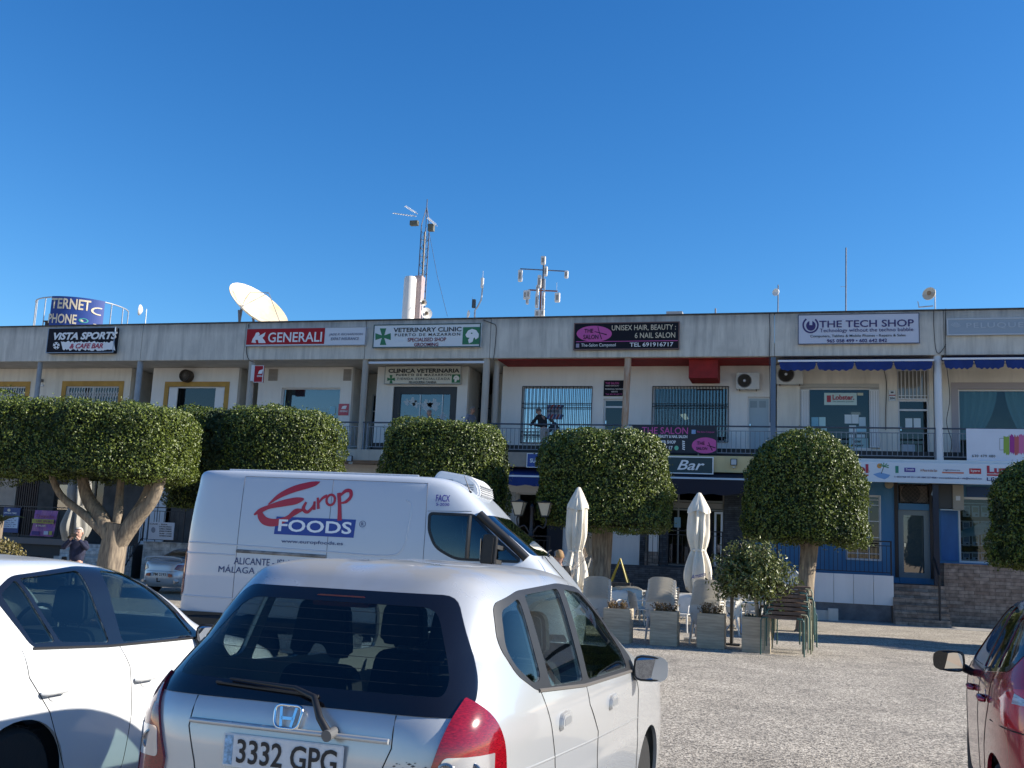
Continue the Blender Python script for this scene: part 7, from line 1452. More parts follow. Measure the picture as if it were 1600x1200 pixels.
def small_plant(t, w_, z, hh, n, mat, lab):
    p = thing('planter_shrub', lab, 'plant', (t.location.x, t.location.y, z), group='dry shrubs in the planters'); P = []; g = MB()
    for i in range(34):
        x, y = rng.uniform(-w_, w_), rng.uniform(-w_ * .8, w_ * .8); q = (x * 1.15 + rng.normal(0, .03), y * 1.1, hh * rng.uniform(.5, 1)); g.tube([(x * .8, y * .8, -.08), q], [.004, .002], 4)
        for j in range(n // 34): u = rng.uniform(.15, 1.05); P.append((x * .8 + (q[0] - x * .8) * u + rng.normal(0, .018), y * .8 + (q[1] - y * .8) * u + rng.normal(0, .018), q[2] * u + rng.normal(0, .01)))
    g.build('stems', M('stem_brown', (.12, .08, .05), .9), p, world=False); P = np.array(P); leaves('foliage', P, np.tile([0, 0, .6], (len(P), 1)), .034, mat, p, 1.0, .6); return p
PX = {}
for k, (px, py, lb) in enumerate(((1181, 1020, 'planter holding the tall bush, rightmost of the row'), (1110, 1013.5, 'planter with a dry reddish shrub, second from the right'), (1036, 1009, 'planter with a dry reddish shrub, third from the right'), (962, 1004.5, 'planter nearest the silver hatchback, its side trailing dry stems'))):
    x, y = onZ(px, py); PX[k] = planter(lb, x, y + .25)
for k, hh, m_, lb in ((1, .24, dry, 'dry brown and green shrub in front of the leaning chair stack'), (2, .2, dry, 'dry reddish shrub in front of the middle chair stack'), (3, .2, dry, 'sparse dry shrub beside the silver hatchback mirror')):
    o = PX[k]; small_plant(o, .2, .62, hh, 700, m_, lb); 
# bush-shaped small tree in the right planter
x, y = PX[0].location.x, PX[0].location.y; t = thing('bushy_shrub', 'loose leafy bush on a thin trunk growing from the rightmost planter', 'shrub', (x, y, .6)); ca = -.05
MB().tube([(.02, 0, -.05), (.0, 0, .25), (-.03, 0, .55), (-.02, .02, .95)], [.045, .038, .036, .03], 8).build('trunk', M('bark_pale', (.42, .35, .26), .9, nz=9, amt=.3), t, world=False, smooth=60); g = MB(); P = []; Q_ = []
for i in range(330):
    a = rng.uniform(0, 6.28); el = rng.uniform(-.6, 1.45); rr = rng.uniform(.55, 1.0); ex_ = Vector((math.cos(a) * math.cos(el) * .86 * rr - .06, math.sin(a) * math.cos(el) * .70 * rr, .72 + math.sin(el) * .78 * rr)); s0 = Vector((-.02, .02, .5 + rng.uniform(0, .4)))
    if i % 2 == 0: g.tube([tuple(s0), tuple(s0.lerp(ex_, .55) + Vector((0, 0, .04))), tuple(ex_)], [.012, .007, .003], 5)
    for j in range(30):
        c_ = s0.lerp(ex_, rng.uniform(.55, 1.06)) + Vector(rng.normal(0, .055, 3)); P.append(tuple(c_)); Q_.append(tuple((ex_ - s0).normalized()))
g.build('branches', M('bark_pale', (.42, .35, .26)), t, world=False); leaves('foliage', np.array(P), np.array(Q_), .078, leaf_mat('bush_leaf', (.035, .055, .014), (.22, .24, .06), .4), t, .8, .42)
small_plant(PX[0], .2, .6, .12, 160, grn2, 'low green weeds around the foot of the bush')
# bare branched shrub before the left parasol
x, y = onZ(890, 1000); t = thing('bare_shrub', 'leafless pale branching shrub in front of the left parasol', 'shrub', (x, y, 0)); g = MB()
def branch(p, d, L, r, dep):
    q = p + d * L; g.tube([tuple(p), tuple(p.lerp(q, .5) + Vector(rng.normal(0, L * .05, 3))), tuple(q)], [r, r * .8, r * .6], 5)
    if dep == 0: return
    for k in range(3 if dep > 2 else 2):
        nd = (d + Vector((rng.normal(0, .65), rng.normal(0, .5), rng.normal(.1, .35)))).normalized(); branch(p.lerp(q, rng.uniform(.6, 1)), nd, L * rng.uniform(.6, .85), r * .6, dep - 1)
branch(Vector((0, 0, .9)), Vector((0, 0, 1)), .42, .018, 5); g.build('twigs', M('twig_pale', (.40, .34, .28), .9), t, world=False); MB().tube([(0, 0, .5), (0, 0, 1.0)], .02, 6).build('stem', M('stem_dark', (.07, .05, .04), .9), t, world=False)
xb_, yb_ = x, y; planter('planter under the bare shrub, hidden behind the silver hatchback', x, y + .02)
# shrub at the far left edge and a palm tuft
x, y = onZ(5, 905); y = 20; x = onY(5, 860, y)[0]; t = thing('hedge_shrub', 'yellowish leafy shrub at the far left edge above the white car', 'shrub', (x, y, 0)); P = rng.normal(0, 1, (1500, 3)); P /= np.linalg.norm(P, axis=1)[:, None]; P *= rng.uniform(.7, 1, 1500)[:, None] * np.array([.62, .5, .62]); Nn = P.copy(); P[:, 2] += .85
leaves('foliage', P, Nn, .085, leaf_mat('yellow_leaf', (.09, .07, .02), (.26, .22, .07), .5), t, .8); MB().tube([(0, 0, 0), (0, 0, .8)], .05, 6).build('stem', bark, t, world=False)
x, z = onY(2, 800, 30); t = thing('palm', 'dark spiky palm tuft at the far left before the café', 'palm', (x, 30, 0)); g = MB()
for i in range(26):
    a = rng.uniform(0, 6.28); L = rng.uniform(.7, 1.0); stroke_pts = [(0, 0, z - .35)] + [(math.cos(a) * L * u, math.sin(a) * L * u, z - .35 + .65 * u - .45 * u * u) for u in (.35, .7, 1)]; g.tube(stroke_pts, [.02, .03, .02, .004], 4)
g.build('fronds', M('palm_dark', (.02, .045, .015), .6), t, world=False); MB().tube([(0, 0, 0), (0, 0, z - .3)], .12, 10).build('trunk', bark, t, world=False)
# ------------------------------------------------------------ café furniture
plas = M('plastic_white', (.62, .59, .53), .45, nz=7, amt=.06); plas2 = M('plastic_cream', (.52, .46, .36), .5, nz=7, amt=.08); steel = M('steel_tube', (.45, .46, .47), .3, metal=.8); green_leg = M('green_tube', (.015, .07, .06), .4, coat=.3)
def chair_meshes():
    b = MB(); vs = []; nx, nz = 12, 16; th = .012
    for s_ in (0, 1):
        for j in range(nz + 1):
            t = j / nz; z = .40 + .46 * t; hw = .262 + .03 * math.sin(t * 2.4) - (.05 * max(0, t - .85) / .15)
            for i in range(nx + 1):
                u = -1 + 2 * i / nx; zz = z - (.035 * abs(u)**4 if t > .9 else 0); vs.append((u * hw, -.22 - .10 * t + .075 * u * u + s_ * th - .045 * max(0, (t - .86) / .14), zz))
    q = (nx + 1) * (nz + 1); f = lambda i, j: j * (nx + 1) + i; fs = []
    for j in range(nz):
        for i in range(nx): fs += [(f(i, j), f(i + 1, j), f(i + 1, j + 1), f(i, j + 1)), (q + f(i, j), q + f(i, j + 1), q + f(i + 1, j + 1), q + f(i + 1, j))]
    for i in range(nx): fs += [(f(i, 0), q + f(i, 0), q + f(i + 1, 0), f(i + 1, 0)), (f(i, nz), f(i + 1, nz), q + f(i + 1, nz), q + f(i, nz))]
    for j in range(nz): fs += [(f(0, j), f(0, j + 1), q + f(0, j + 1), q + f(0, j)), (f(nx, j), q + f(nx, j), q + f(nx, j + 1), f(nx, j + 1))]
    b.add(vs, fs); seat_ = MB().prism(rnd_poly([(-.23, -.2), (.23, -.2), (.25, .24), (-.25, .24)], .06), 'z', .40, .425).prism(rnd_poly([(-.22, .2), (.22, .2), (.22, .25), (-.22, .25)], .02), 'z', .36, .40)
    return b, seat_
def make_chair(label, mat, group, loc, rz):
    t = thing('plastic_chair', label, 'chair', loc, rz, group); bk, st = chair_meshes(); bk.build('backrest', mat, t, world=False, smooth=60); st.build('seat', mat, t, world=False, bevel=.006)
    for sg in (-1, 1):
        MB().tube([(sg * .25, -.24, .62), (sg * .275, -.1, .645), (sg * .28, .1, .64), (sg * .275, .2, .60), (sg * .26, .22, .42)], [.016, .02, .02, .018, .018], 8).build('armrest', mat, t, world=False, smooth=60)
        MB().tube([(sg * .235, .21, .41), (sg * .265, .25, .0)], [.026, .018], 8).build('leg', mat, t, world=False); MB().tube([(sg * .235, -.21, .44), (sg * .26, -.30, .0)], [.028, .018], 8).build('leg', mat, t, world=False)
    MB().bar((-.045, -.262, .545), (.045, -.268, .575), .008).build('maker_mark', M('mark_dark', (.05, .05, .06), .5), t, world=False)
    return t
def stack(px, py, Y, n, rz, what, dz=.055, mat=plas):
    x = onY(px, py, Y)[0]; first = None
    for k in range(n):
        dy = .034 * k; lo = (x - dy * math.sin(rz), Y + dy * math.cos(rz), k * dz); od = ['bottom', 'second', 'third', 'fourth', 'fifth', 'sixth', 'seventh', 'eighth', 'ninth', 'tenth', 'eleventh']
        lb = 'white plastic armchair, %s of the stack %s' % ('topmost' if k == n - 1 else od[k] + (' one' if k else ' chair'), what)
        if first is None: c = first = make_chair(lb, mat, 'stacked white armchairs', lo, rz)
        else: c = copy_tree(first); c.location = lo; c['label'] = lb
        c.rotation_euler = (0, 0, rz + random.uniform(-.02, .02))
    return first
stack(932, 960, 22.2, 8, R(8), 'nearest the silver hatchback'); stack(1033, 960, 21.9, 9, R(-3), 'between the two inner planters'); sc_ = stack(1104, 960, 21.7, 9, R(-10), 'under the right parasol')
loose = [(988, 962, 27.6, 200, 'facing the camera between the two left stacks'), (924, 930, 29.5, 20, 'at the left end of the terrace tables'), (948, 930, 28.4, 60, 'pushed against the left table'), (972, 925, 29.6, 10, 'behind the left white table'), (995, 925, 30.2, -20, 'in front of the tree trunk right side'), (1016, 930, 29.0, 40, 'just left of the middle stack'), (1043, 925, 30.5, 5, 'behind the middle stack'), (1068, 940, 27.0, 95, 'side-on left of the right parasol'), (1148, 940, 27.5, -30, 'right of the right stack beside the black post'), (1162, 930, 29.5, 15, 'behind the bush trunk, left one'), (1178, 935, 28.5, 170, 'behind the bush trunk, right one'), (957, 930, 25.6, 150, 'before the leftmost white table'), (1000, 930, 26.2, -60, 'side-on between the left and middle stacks'), (1062, 930, 25.0, 170, 'facing the camera between the middle and right stacks'), (1030, 930, 31.4, 0, 'farthest back before the dark slate wall'), (1140, 930, 25.4, 80, 'beside the black post, turned sideways'), (1104, 930, 30.8, -10, 'right behind the right parasol')]
c0_ = None
for i, (px, py, Y, a, lb) in enumerate(loose):
    x = onY(px, py, Y)[0]; l2 = 'single white armchair ' + lb
    if c0_ is None: c = c0_ = make_chair(l2, plas, 'loose white armchairs', (x, Y, 0), R(a))
    else: c = copy_tree(c0_); c.location = (x, Y, 0); c.rotation_euler = (0, 0, R(a)); c['label'] = l2
def round_table(label, x, y, r=.52, h=.73, mat=plas):
    t = thing('terrace_table', label, 'table', (x, y, 0), random.uniform(0, 1), 'white terrace tables'); MB().lathe([(.001, h - .03), (r - .03, h - .03), (r, h - .02), (r, h), (r - .01, h + .006), (.001, h + .006)], (0, 0, 0), 36).build('table_top', mat, t, world=False, smooth=True)
    for k in range(4): a = k * math.pi / 2; MB().tube([(.12 * math.cos(a), .12 * math.sin(a), h - .03), (.10 * math.cos(a), .10 * math.sin(a), .4), (.36 * math.cos(a), .36 * math.sin(a), 0)], [.022, .02, .018], 8).build('leg', steel, t, world=False, smooth=60)
    return t
for px, Y, r, lb in ((962, 28.3, .56, 'round white table between the two left chair stacks'), (1000, 30.4, .5, 'round white table before the dark tree trunk'), (1128, 28.0, .5, 'round white table right of the right parasol'), (1158, 26.4, .48, 'round white table beside the black post'), (1085, 30, .5, 'round white table behind the right parasol')): round_table(lb, onY(px, 930, Y)[0], Y, r)
# stacked tables with slatted tops and green legs
def slat_table(label, x, y, z, leg, top, rz=0):
    t = thing('slatted_table', label, 'table', (x, y, z), rz, 'stacked slatted tables'); g = MB(); w_ = .36
    for k in range(9): yy = -w_ + .04 + k * .08; g.box(-w_, w_, yy - .033, yy + .033, .70, .72)
    g.build('table_top', top, t, world=False); f_ = MB(); f_.box(-w_, w_, -w_ - .003, -w_ + .02, .665, .699).box(-w_, w_, w_ - .02, w_ + .003, .665, .699); f_.build('apron', top, t, world=False)
    for sx_ in (-1, 1):
        for sy_ in (-1, 1): MB().tube([(sx_ * (w_ - .1), sy_ * (w_ + .012), .68), (sx_ * (w_ + .005), sy_ * (w_ + .014), .67), (sx_ * (w_ + .025), sy_ * (w_ + .016), .62), (sx_ * (w_ + .03), sy_ * (w_ + .018), 0)], .0145, 8).build('leg', leg, t, world=False, smooth=60)
    return t
topd = M('slat_wood_dark', (.12, .075, .05), .6, nz=5, amt=.3); x0, y0 = onY(1222, 990, 20.7)[0], 20.7; first = {}
for k in range(8):
    mt = green_leg if k % 3 != 1 else M('khaki_tube', (.22, .22, .14), .45); lb = 'slatted table with %s legs, %s of the stack right of the bush' % ('green' if k % 3 != 1 else 'khaki', ['bottom one', 'second one', 'third one', 'fourth one', 'fifth one', 'sixth one', 'seventh one', 'topmost'][k])
    slat_table(lb, x0 + .05 * (k % 2) + .012 * k, y0 + .06 * k, .078 * k, mt, topd, .12 + random.uniform(-.16, .16))
for k in range(5):
    slat_table('slatted table with dark top, %s of the second stack behind the green one' % ['bottom one', 'second one', 'third one', 'fourth one', 'topmost'][k], x0 + .16 + .03 * (k % 2), y0 + .85 + .05 * k, .08 * k, green_leg if k % 2 else M('khaki_tube', (.22, .22, .14)), topd, random.uniform(-.2, .1))
# black post with a flat foot
x, y = onZ(1143, 1008); t = thing('barrier_post', 'slim black post on a flat square foot between the two right planters', 'post', (x, y, 0)); MB().box(x - .17, x + .17, y - .15, y + .15, 0, .03).build('foot', black, t, bevel=.005); MB().cyl((x, y, .03), (x, y, 1.25), .038, n=12).build('lower_tube', black, t); MB().cyl((x, y, 1.25), (x, y, 1.62), .028, n=12).build('upper_tube', M('post_bronze', (.10, .08, .06), .5), t)
# ------------------------------------------------------------ closed parasols
canvas = M('parasol_canvas', (.70, .64, .53), .85, nz=2.5, amt=.07); canvas_g = M('parasol_grey', (.36, .35, .32), .85, nz=2.5, amt=.1)
def parasol(label, px, py, Y, ztop, zbot, k=1.0, mat=canvas, lean=(0, 0), print_=None, seed=0, cap=True, pinkm=None):
    x = onY(px, py, Y)[0]; t = thing('closed_parasol', label, 'parasol', (x, Y, 0), seed, 'folded parasols'); H = ztop - zbot; r_ = random.Random(seed)
    prof = [(0, .62), (.12, .78), (.22, .70), (.32, .52), (.37, .42), (.42, .50), (.55, .62), (.7, .60), (.82, .58), (.86, .50), (.93, .30), (.985, .12), (1.0, .03)]
    n, m_ = 64, 44; vs = []
    for j in range(m_ + 1):
        u = j / m_; R_ = pchip([p[0] for p in prof], [p[1] for p in prof], u) * .36 * k
        for i in range(n):
            a = 2 * math.pi * i / n; fold = 1 + (.21 * (1 - u)**.4 + .05) * math.sin(a * 9 + 1.5 * math.sin(u * 3 + seed)) + .07 * math.sin(a * 13 + u * 5 + seed); zz = zbot + H * u - (.10 * (1 - u)**6 * (1 + math.sin(a * 4 + seed)))
            vs.append((R_ * fold * math.cos(a) + lean[0] * (u - .5), R_ * fold * math.sin(a), zz))
    MB().add(vs, [(j * n + i, j * n + (i + 1) % n, (j + 1) * n + (i + 1) % n, (j + 1) * n + i) for j in range(m_) for i in range(n)] + [tuple(range(m_ * n, (m_ + 1) * n))]).build('canopy', mat, t, world=False, smooth=80)
    if cap:
        vs = []; n = 48
        for j, (u, rr) in enumerate(((.80, .25), (.83, .235), (.9, .17), (.96, .10), (1.005, .04), (1.01, .005))):
            for i in range(n): a = 2 * math.pi * i / n; vs.append((rr * k * (1 + (.10 if j < 2 else .04) * math.sin(a * 6 + seed)) * math.cos(a) + lean[0] * (u - .5), rr * k * (1 + (.1 if j < 2 else .04) * math.sin(a * 6 + seed)) * math.sin(a), zbot + H * u - (.03 * (1 + math.sin(a * 3)) if j == 0 else 0)))
        MB().add(vs, [(j * n + i, j * n + (i + 1) % n, (j + 1) * n + (i + 1) % n, (j + 1) * n + i) for j in range(5) for i in range(n)]).build('top_cap', mat, t, world=False, smooth=80)
    MB().cyl((0, 0, 0), (0, 0, ztop - .1), .022, n=10).build('pole', steel, t, world=False); MB().lathe([(.001, 0), (.28, 0), (.26, .07), (.05, .1), (.04, .3), (.001, .3)], (0, 0, 0), 24).build('base', M('base_concrete', (.3, .3, .29), .9), t, world=False)
    MB().lathe([(.168 * k, -.02), (.175 * k, 0), (.168 * k, .02)], (-lean[0] * .13, 0, zbot + H * .37), 24).build('tie_strap', mat, t, world=False)
    return t
p1 = parasol('tall cream folded parasol behind the right chair stack, dark letters at its hem', 1090, 930, 22.4, 3.08, 1.18, .9, seed=1)
me = text_mesh('Amstra', 1, .01, 0, .2)
for v in me.vertices: v.co = (v.co.x * .10 + .04, -.355 - v.co.z, 1.36 + v.co.y * .12 + v.co.x * .03)
lt = link('lettering', me, M('ink_navy', (.02, .03, .2), .6), p1); lt.rotation_euler = (0, 0, -1)
p2 = parasol('tall cream folded parasol behind the bare shrub with a pinkish hem', 897, 930, 22.4, 3.12, .95, .9, seed=2.3, lean=(-.10, 0), mat=canvas)
parasol('small pale folded parasol in the shade left of the dark tree trunk', 927, 880, 31.0, 2.55, 1.15, .95, seed=4.1, mat=canvas_g)
parasol('grey folded parasol before the café windows at the left', 117, 830, 31.5, 4.3, 1.55, 1.5, seed=5.2, mat=M('parasol_shade', (.30, .29, .26), .9, nz=2, amt=.1), cap=False)
# ------------------------------------------------------------ two-armed street lamp
YL = 26.5; xl = onY(829, 850, YL)[0]; t = thing('street_lamp', 'black ornate street lamp with two square lanterns right of the van nose', 'street lamp', (xl, YL, 0)); zl = onY(808, 803, YL)[1]
MB().lathe([(.16, 0), (.17, .25), (.10, .35), (.09, .9), (.12, .95), (.065, 1.05), (.05, zl - .6), (.09, zl - .55), (.05, zl - .45), (.045, zl + .15), (.07, zl + .2), (.001, zl + .3)], (xl, YL, 0), 16).build('post', blk, t, smooth=True)
for sg in (-1, 1):
    MB().tube([tuple(q) for q in smooth_path([(xl, YL, zl - .55), (xl + sg * .18, YL, zl - .30), (xl + sg * .33, YL, zl - .34), (xl + sg * .40, YL, zl - .16), (xl + sg * .36, YL, zl - .04)], 5)], .022, 8).build('arm', blk, t, smooth=60)
    cx = xl + sg * .36; mb = MB(); r0, r1, zz0, zz1 = .085, .17, zl - .02, zl + .30
    mb.add([(cx - r0, YL - r0, zz0), (cx + r0, YL - r0, zz0), (cx + r0, YL + r0, zz0), (cx - r0, YL + r0, zz0), (cx - r1, YL - r1, zz1), (cx + r1, YL - r1, zz1), (cx + r1, YL + r1, zz1), (cx - r1, YL + r1, zz1)], [(0, 3, 2, 1), (4, 5, 6, 7), (0, 1, 5, 4), (1, 2, 6, 5), (2, 3, 7, 6), (3, 0, 4, 7)])
    ln = mb.build('lantern', M('lantern_glass', (.50, .44, .33), .35), t); g = MB()
    for a, b in ((-1, -1), (1, -1), (1, 1), (-1, 1)): g.bar((cx + a * r0, YL + b * r0, zz0), (cx + a * r1, YL + b * r1, zz1), .018)
    g.box(cx - r1 - .02, cx + r1 + .02, YL - r1 - .02, YL + r1 + .02, zz1 + .001, zz1 + .03); g.box(cx - r0 - .01, cx + r0 + .01, YL - r0 - .01, YL + r0 + .01, zz0 - .03, zz0 - .001); g.build('lantern_frame', blk, ln); MB().lathe([(.15, zz1 + .031), (.05, zz1 + .07), (.001, zz1 + .09)], (cx, YL, 0), 4).build('lantern_cap', blk, ln)
# folding floor sign
x = onY(970, 880, 32)[0]; zf_ = 0; t = thing('floor_sign', 'yellow folding floor sign standing right of the dark tree trunk', 'sign', (x, 32, 0))
for sg in (-1, 1): MB().bar((x - .28, 32 + sg * .16, .9), (x - .02, 32, 1.62), .035).bar((x + .24, 32 + sg * .16, .9), (x - .02, 32, 1.62), .035).build('panel', M('sign_yellow', (.35, .28, .03), .5), t)
MB().box(x - .35, x + .35, 31.7, 32.3, 0, .9).build('stand', slate, t)
# café chairs and tables in the shade at the left
mw = M('wicker_dark', (.035, .03, .028), .8)
def cafe_chair(label, px, Y, rz):
    x = onY(px, 880, Y)[0]; t = thing('cafe_chair', label, 'chair', (x, Y, 0), rz, 'dark café chairs at the left'); g = MB()
    MB().box(-.22, .22, -.22, .22, .43, .46).build('seat', mw, t, world=False, bevel=.01); MB().prism(rnd_poly([(-.22, .5), (.22, .5), (.2, .88), (-.2, .88)], .06), 'y', -.24, -.21).build('backrest', mw, t, world=False)
    for a, b in ((-1, -1), (1, -1), (-1, 1), (1, 1)): MB().tube([(a * .21, b * .21, .43), (a * .24, b * .25, 0)], .014, 6).build('leg', M('alu_dull', (.3, .3, .3), .4, metal=.6), t, world=False)
    return t
for px, Y, a, lb in ((14, 25, 40, 'dark café chair nearest the left edge shrub'), (28, 26, 150, 'dark café chair with crossed pale legs beside the left shrub'), (50, 28, 200, 'dark café chair under the café banner'), (66, 27, 20, 'dark café chair right of the purple banner'), (88, 28.5, 110, 'dark café chair left of the person with a camera')): cafe_chair(lb, px, Y, R(a))
for px, Y, lb in ((40, 27, 'dark round café table between the left café chairs'), (76, 29, 'dark round café table near the person with a camera')):
    x = onY(px, 880, Y)[0]; t = thing('cafe_table', lb, 'table', (x, Y, 0), 0, 'dark café tables'); MB().lathe([(.001, .71), (.38, .71), (.38, .74), (.001, .74)], (0, 0, 0), 24).build('table_top', mw, t, world=False); MB().lathe([(.2, 0), (.18, .03), (.03, .05), (.03, .71)], (0, 0, 0), 16).build('pedestal', mw, t, world=False)
# ------------------------------------------------------------ people
def skin_mesh(V, E, Rd, name, mat, parent, sub=2):
    me = bpy.data.meshes.new('s'); me.from_pydata(V, E, []); o = bpy.data.objects.new('s', me); COL.objects.link(o); md = o.modifiers.new('s', 'SKIN'); md.use_smooth_shade = True
    for i, r_ in enumerate(Rd): me.skin_vertices[0].data[i].radius = (r_, r_) if not isinstance(r_, tuple) else r_
    me.skin_vertices[0].data[0].use_root = True; ms = o.modifiers.new('u', 'SUBSURF'); ms.levels = sub; ms.render_levels = sub
    bpy.context.view_layer.update(); m2 = bpy.data.meshes.new_from_object(o.evaluated_get(bpy.context.evaluated_depsgraph_get())); bpy.data.objects.remove(o); bpy.data.meshes.remove(me); m2.name = name; m2.polygons.foreach_set('use_smooth', [True] * len(m2.polygons)); m2.materials.clear()
    return link(name, m2, mat, parent)
def person(label, loc, rz, top, trous, hairc, lean=0.0, hands=None, hs=1.0, feet=((-.10, 0), (.10, .05)), hat=None, head_pitch=0, bald=False, skin=(.42, .24, .17)):
    """faces local +Y; hands: ((elbow),(hand)) for left, right in local coordinates"""
    t = thing('person', label, 'person', loc, rz); sk_ = M('skin_%d' % int(skin[0] * 100), skin, .55); c_, s_ = math.cos(lean), math.sin(lean)
    P = lambda x, u, f_=0: (x, s_ * u + c_ * f_, .92 + c_ * u - s_ * f_)          # along the leaning spine
    hip, waist, chest, neck, h0, h1 = P(0, 0), P(0, .16), P(0, .38), P(0, .56), P(0, .64, .03), P(0, .77, .03)
    if hands is None: hands = (((-.26, -.02, 1.12), (-.26, .10, .86)), ((.26, -.02, 1.12), (.26, .10, .86)))
    V = [hip, waist, chest, neck, P(0, .62, .015), h0, h1, P(0, .83, .02)]; Rd = [.14, .12, .135, .055, .052, .085, .098, .06]; E = [(0, 1), (1, 2), (2, 3), (3, 4), (4, 5), (5, 6), (6, 7)]
    jV, jR, jE = [hip, waist, chest, P(0, .52)], [(.185, .135), (.175, .135), (.20, .14), .085], [(0, 1), (1, 2), (2, 3)]
    tV, tR, tE = [P(0, .04), hip], [(.165, .12), (.175, .125)], [(0, 1)]
    for sg, (el, ha) in zip((-1, 1), hands):
        sh = P(sg * .175, .49); n = len(V); V += [sh, el, ha]; Rd += [.05, .042, .028]; E += [(2, n), (n, n + 1), (n + 1, n + 2)]
        e_, h_ = Vector(el), Vector(ha); d = (h_ - e_).normalized(); sd_ = d.cross(Vector((0, 0, 1))); sd_ = sd_.normalized() if sd_.length > .1 else Vector((1, 0, 0)); pm = h_ + d * .06; V.append(tuple(pm)); Rd.append((.034, .018)); E.append((n + 2, n + 3))
        for k, (o_, L) in enumerate(((-.028, .065), (-.010, .078), (.010, .074), (.027, .058))):
            b0 = pm + sd_ * o_ + d * .02; b1 = b0 + d * L * .55 + Vector((0, 0, -.008)); b2 = b1 + d * L * .4 + Vector((0, 0, -.022)); i = len(V); V += [tuple(b0), tuple(b1), tuple(b2)]; Rd += [.0095, .0085, .007]; E += [(n + 3, i), (i, i + 1), (i + 1, i + 2)]
        b0 = h_ + d * .03 - sd_ * .03 * sg; b1 = b0 + d * .035 - sd_ * .02 * sg; i = len(V); V += [tuple(b0), tuple(b1)]; Rd += [.011, .009]; E += [(n + 2, i), (i, i + 1)]
        m_ = len(jV); w_ = e_.lerp(h_, .88); jV += [sh, el, tuple(w_)]; jR += [.075, .06, .046]; jE += [(2, m_), (m_, m_ + 1), (m_ + 1, m_ + 2)]
    for sg, (fx, fy) in zip((-1, 1), feet):
        kn = (sg * .10 + (fx - sg * .10) * .5, fy * .5 + .04, .48); an = (fx, fy - .03, .085); n = len(V); V += [(sg * .09, hip[1], .86), kn, an, (fx, fy + .12, .035)]; Rd += [.085, .055, .04, .035]; E += [(0, n), (n, n + 1), (n + 1, n + 2), (n + 2, n + 3)]
        m_ = len(tV); tV += [(sg * .095, hip[1], .84), kn, (an[0], an[1], .11)]; tR += [.10, .072, .06]; tE += [(1, m_), (m_, m_ + 1), (m_ + 1, m_ + 2)]
        MB().sphere((fx, fy + .06, .045), .055, 14, 8, (.9, 2.5, .85)).build('shoe', M('shoe_dark', (.03, .028, .026), .6), t, world=False, smooth=80)
    skin_mesh(V, E, Rd, 'body', sk_, t); skin_mesh(jV, jE, jR, 'jacket', top, t); skin_mesh(tV, tE, tR, 'trousers', trous, t)
    hc = Vector(P(0, .735, .03)); hm = M('hair_%d_%d' % (int(hairc[0] * 100), int(hairc[2] * 100)), hairc, .8, bump=.5, bscale=60)
    hr_ = MB(); n, m_ = 18, 9; vs = []; fw = Vector((0, c_, -s_)); upv = Vector((0, s_, c_))
    for j in range(m_ + 1):
        th = .02 + (1.95 if not bald else 1.1) * j / m_
        for i in range(n):
            a = 2 * math.pi * i / n; lim = th if math.sin(a) < .15 else min(th, .95 + .25 * (1 - math.sin(a)))
            q = Vector((math.sin(lim) * math.cos(a) * .097, 0, 0)) + fw * (math.sin(lim) * math.sin(a) * .118 - .005) + upv * (math.cos(lim) * .118 + .01); vs.append(tuple(hc + q))
    hr_.add(vs, [(j * n + i, j * n + (i + 1) % n, (j + 1) * n + (i + 1) % n, (j + 1) * n + i) for j in range(m_) for i in range(n)] + [tuple(range(n))]); hr_.build('hair', hm, t, world=False, smooth=80)
    fc = lambda x, f_, u: tuple(hc + Vector((x, 0, 0)) + fw * f_ + upv * u)
    for sg in (-1, 1): MB().sphere(fc(sg * .034, .088, -.005), .011, 8, 6).build('eye', M('eye_dark', (.03, .02, .02), .3), t, world=False); MB().sphere(fc(sg * .098, -.005, -.02), .026, 8, 6, (.45, .8, 1.2)).build('ear', sk_, t, world=False, smooth=80)
    MB().add([fc(0, .095, .005), fc(-.016, .095, -.035), fc(.016, .095, -.035), fc(0, .125, -.030)], [(0, 1, 3), (0, 3, 2), (1, 2, 3), (0, 2, 1)]).build('nose', sk_, t, world=False); MB().tube([fc(-.024, .092, -.062), fc(0, .099, -.064), fc(.024, .092, -.062)], .005, 5).build('mouth', M('lip', (.3, .12, .1), .6), t, world=False)
    return t
zb = ZB + .0
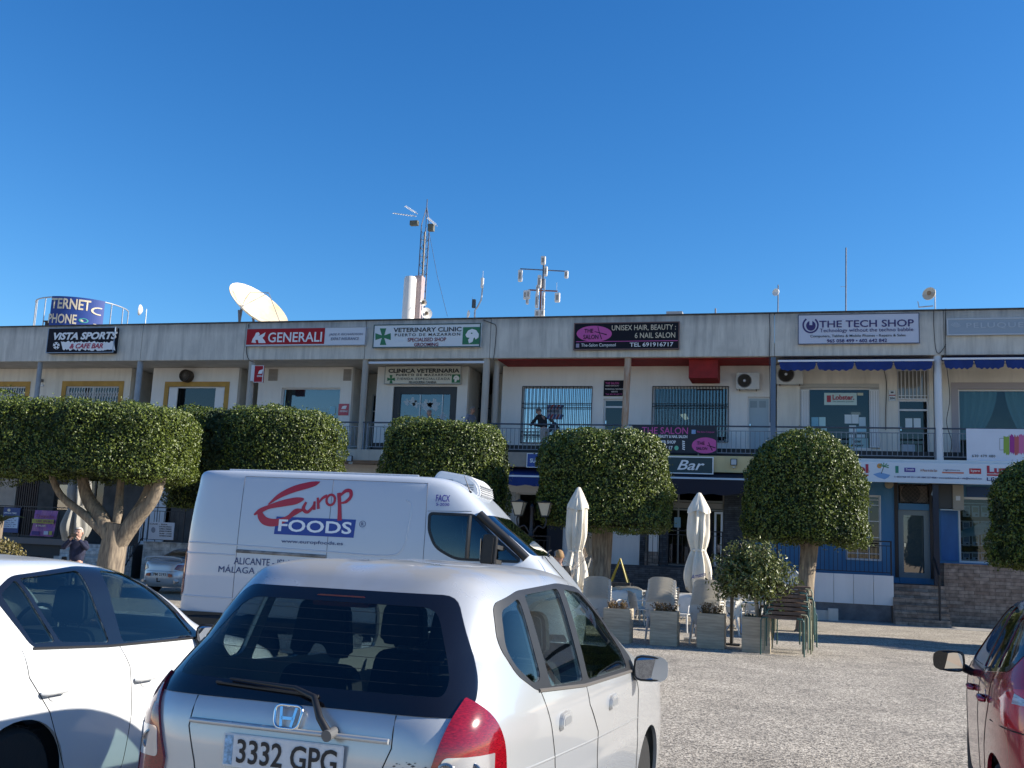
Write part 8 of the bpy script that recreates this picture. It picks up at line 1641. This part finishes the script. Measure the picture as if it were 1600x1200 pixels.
x = onY(851, 700, YF + .75)[0]; person('man in a black jacket and pale grey trousers leaning on the balcony rail', (x, YF + .62, zb), R(62), M('cloth_black', (.012, .012, .015), .9), M('cloth_grey_pale', (.32, .31, .30), .9), (.10, .09, .085), lean=.42, hands=(((-.26, .42, 1.06), (-.12, .62, 1.10)), ((.25, .40, 1.08), (.06, .62, 1.11))), feet=((-.1, -.10), (.1, .10)))
x = onY(731, 690, YF + 1.0)[0]; person('man in a grey-blue hooded top looking down beside the stair gate', (x, YF + 1.0, zb), R(-115), M('cloth_greyblue', (.20, .22, .28), .9, nz=6, amt=.2), M('cloth_dark_jeans', (.03, .04, .06), .9), (.22, .2, .18), lean=.20, hands=(((-.27, .08, 1.12), (-.16, .32, 1.02)), ((.27, .08, 1.12), (.16, .32, 1.02))))
x = onY(675, 690, YF + 1.1)[0]; person('balding man in a dark coat before the veterinary clinic doors', (x, YF + 1.05, zb - .12), R(100), M('cloth_navy', (.012, .016, .03), .9), M('cloth_dark_jeans', (.03, .04, .06)), (.25, .2, .17), lean=.16, bald=True)
x = onY(122, 850, 21.2)[0]; t = person('grey-haired person in navy holding a phone up to the face at the left', (x, 21.2, 0.02), R(195), M('cloth_navy2', (.015, .018, .045), .85, nz=12, amt=.3), M('cloth_dark_jeans', (.03, .04, .06)), (.50, .45, .38), hands=(((-.30, .16, 1.26), (-.07, .22, 1.52)), ((.30, .16, 1.26), (.07, .22, 1.52))), skin=(.52, .30, .22))

ph = thing('phone', 'dark phone held up by the grey-haired person at the left', 'phone', (x, 21.2, 1.6), R(195)); MB().box(-.078, .078, .305, .315, -.04, .04).build('phone_body', black, ph, world=False, bevel=.004); MB().box(-.07, .07, .3151, .3155, -.034, .034).build('phone_screen', gloss_black, ph, world=False)
x = onY(874, 880, 20.8)[0]; person('person with tousled brown and blond hair behind the van bonnet', (x, 20.8, -.02), R(30), M('cloth_black', (.012, .012, .015)), M('cloth_dark_jeans', (.03, .04, .06)), (.30, .18, .08))
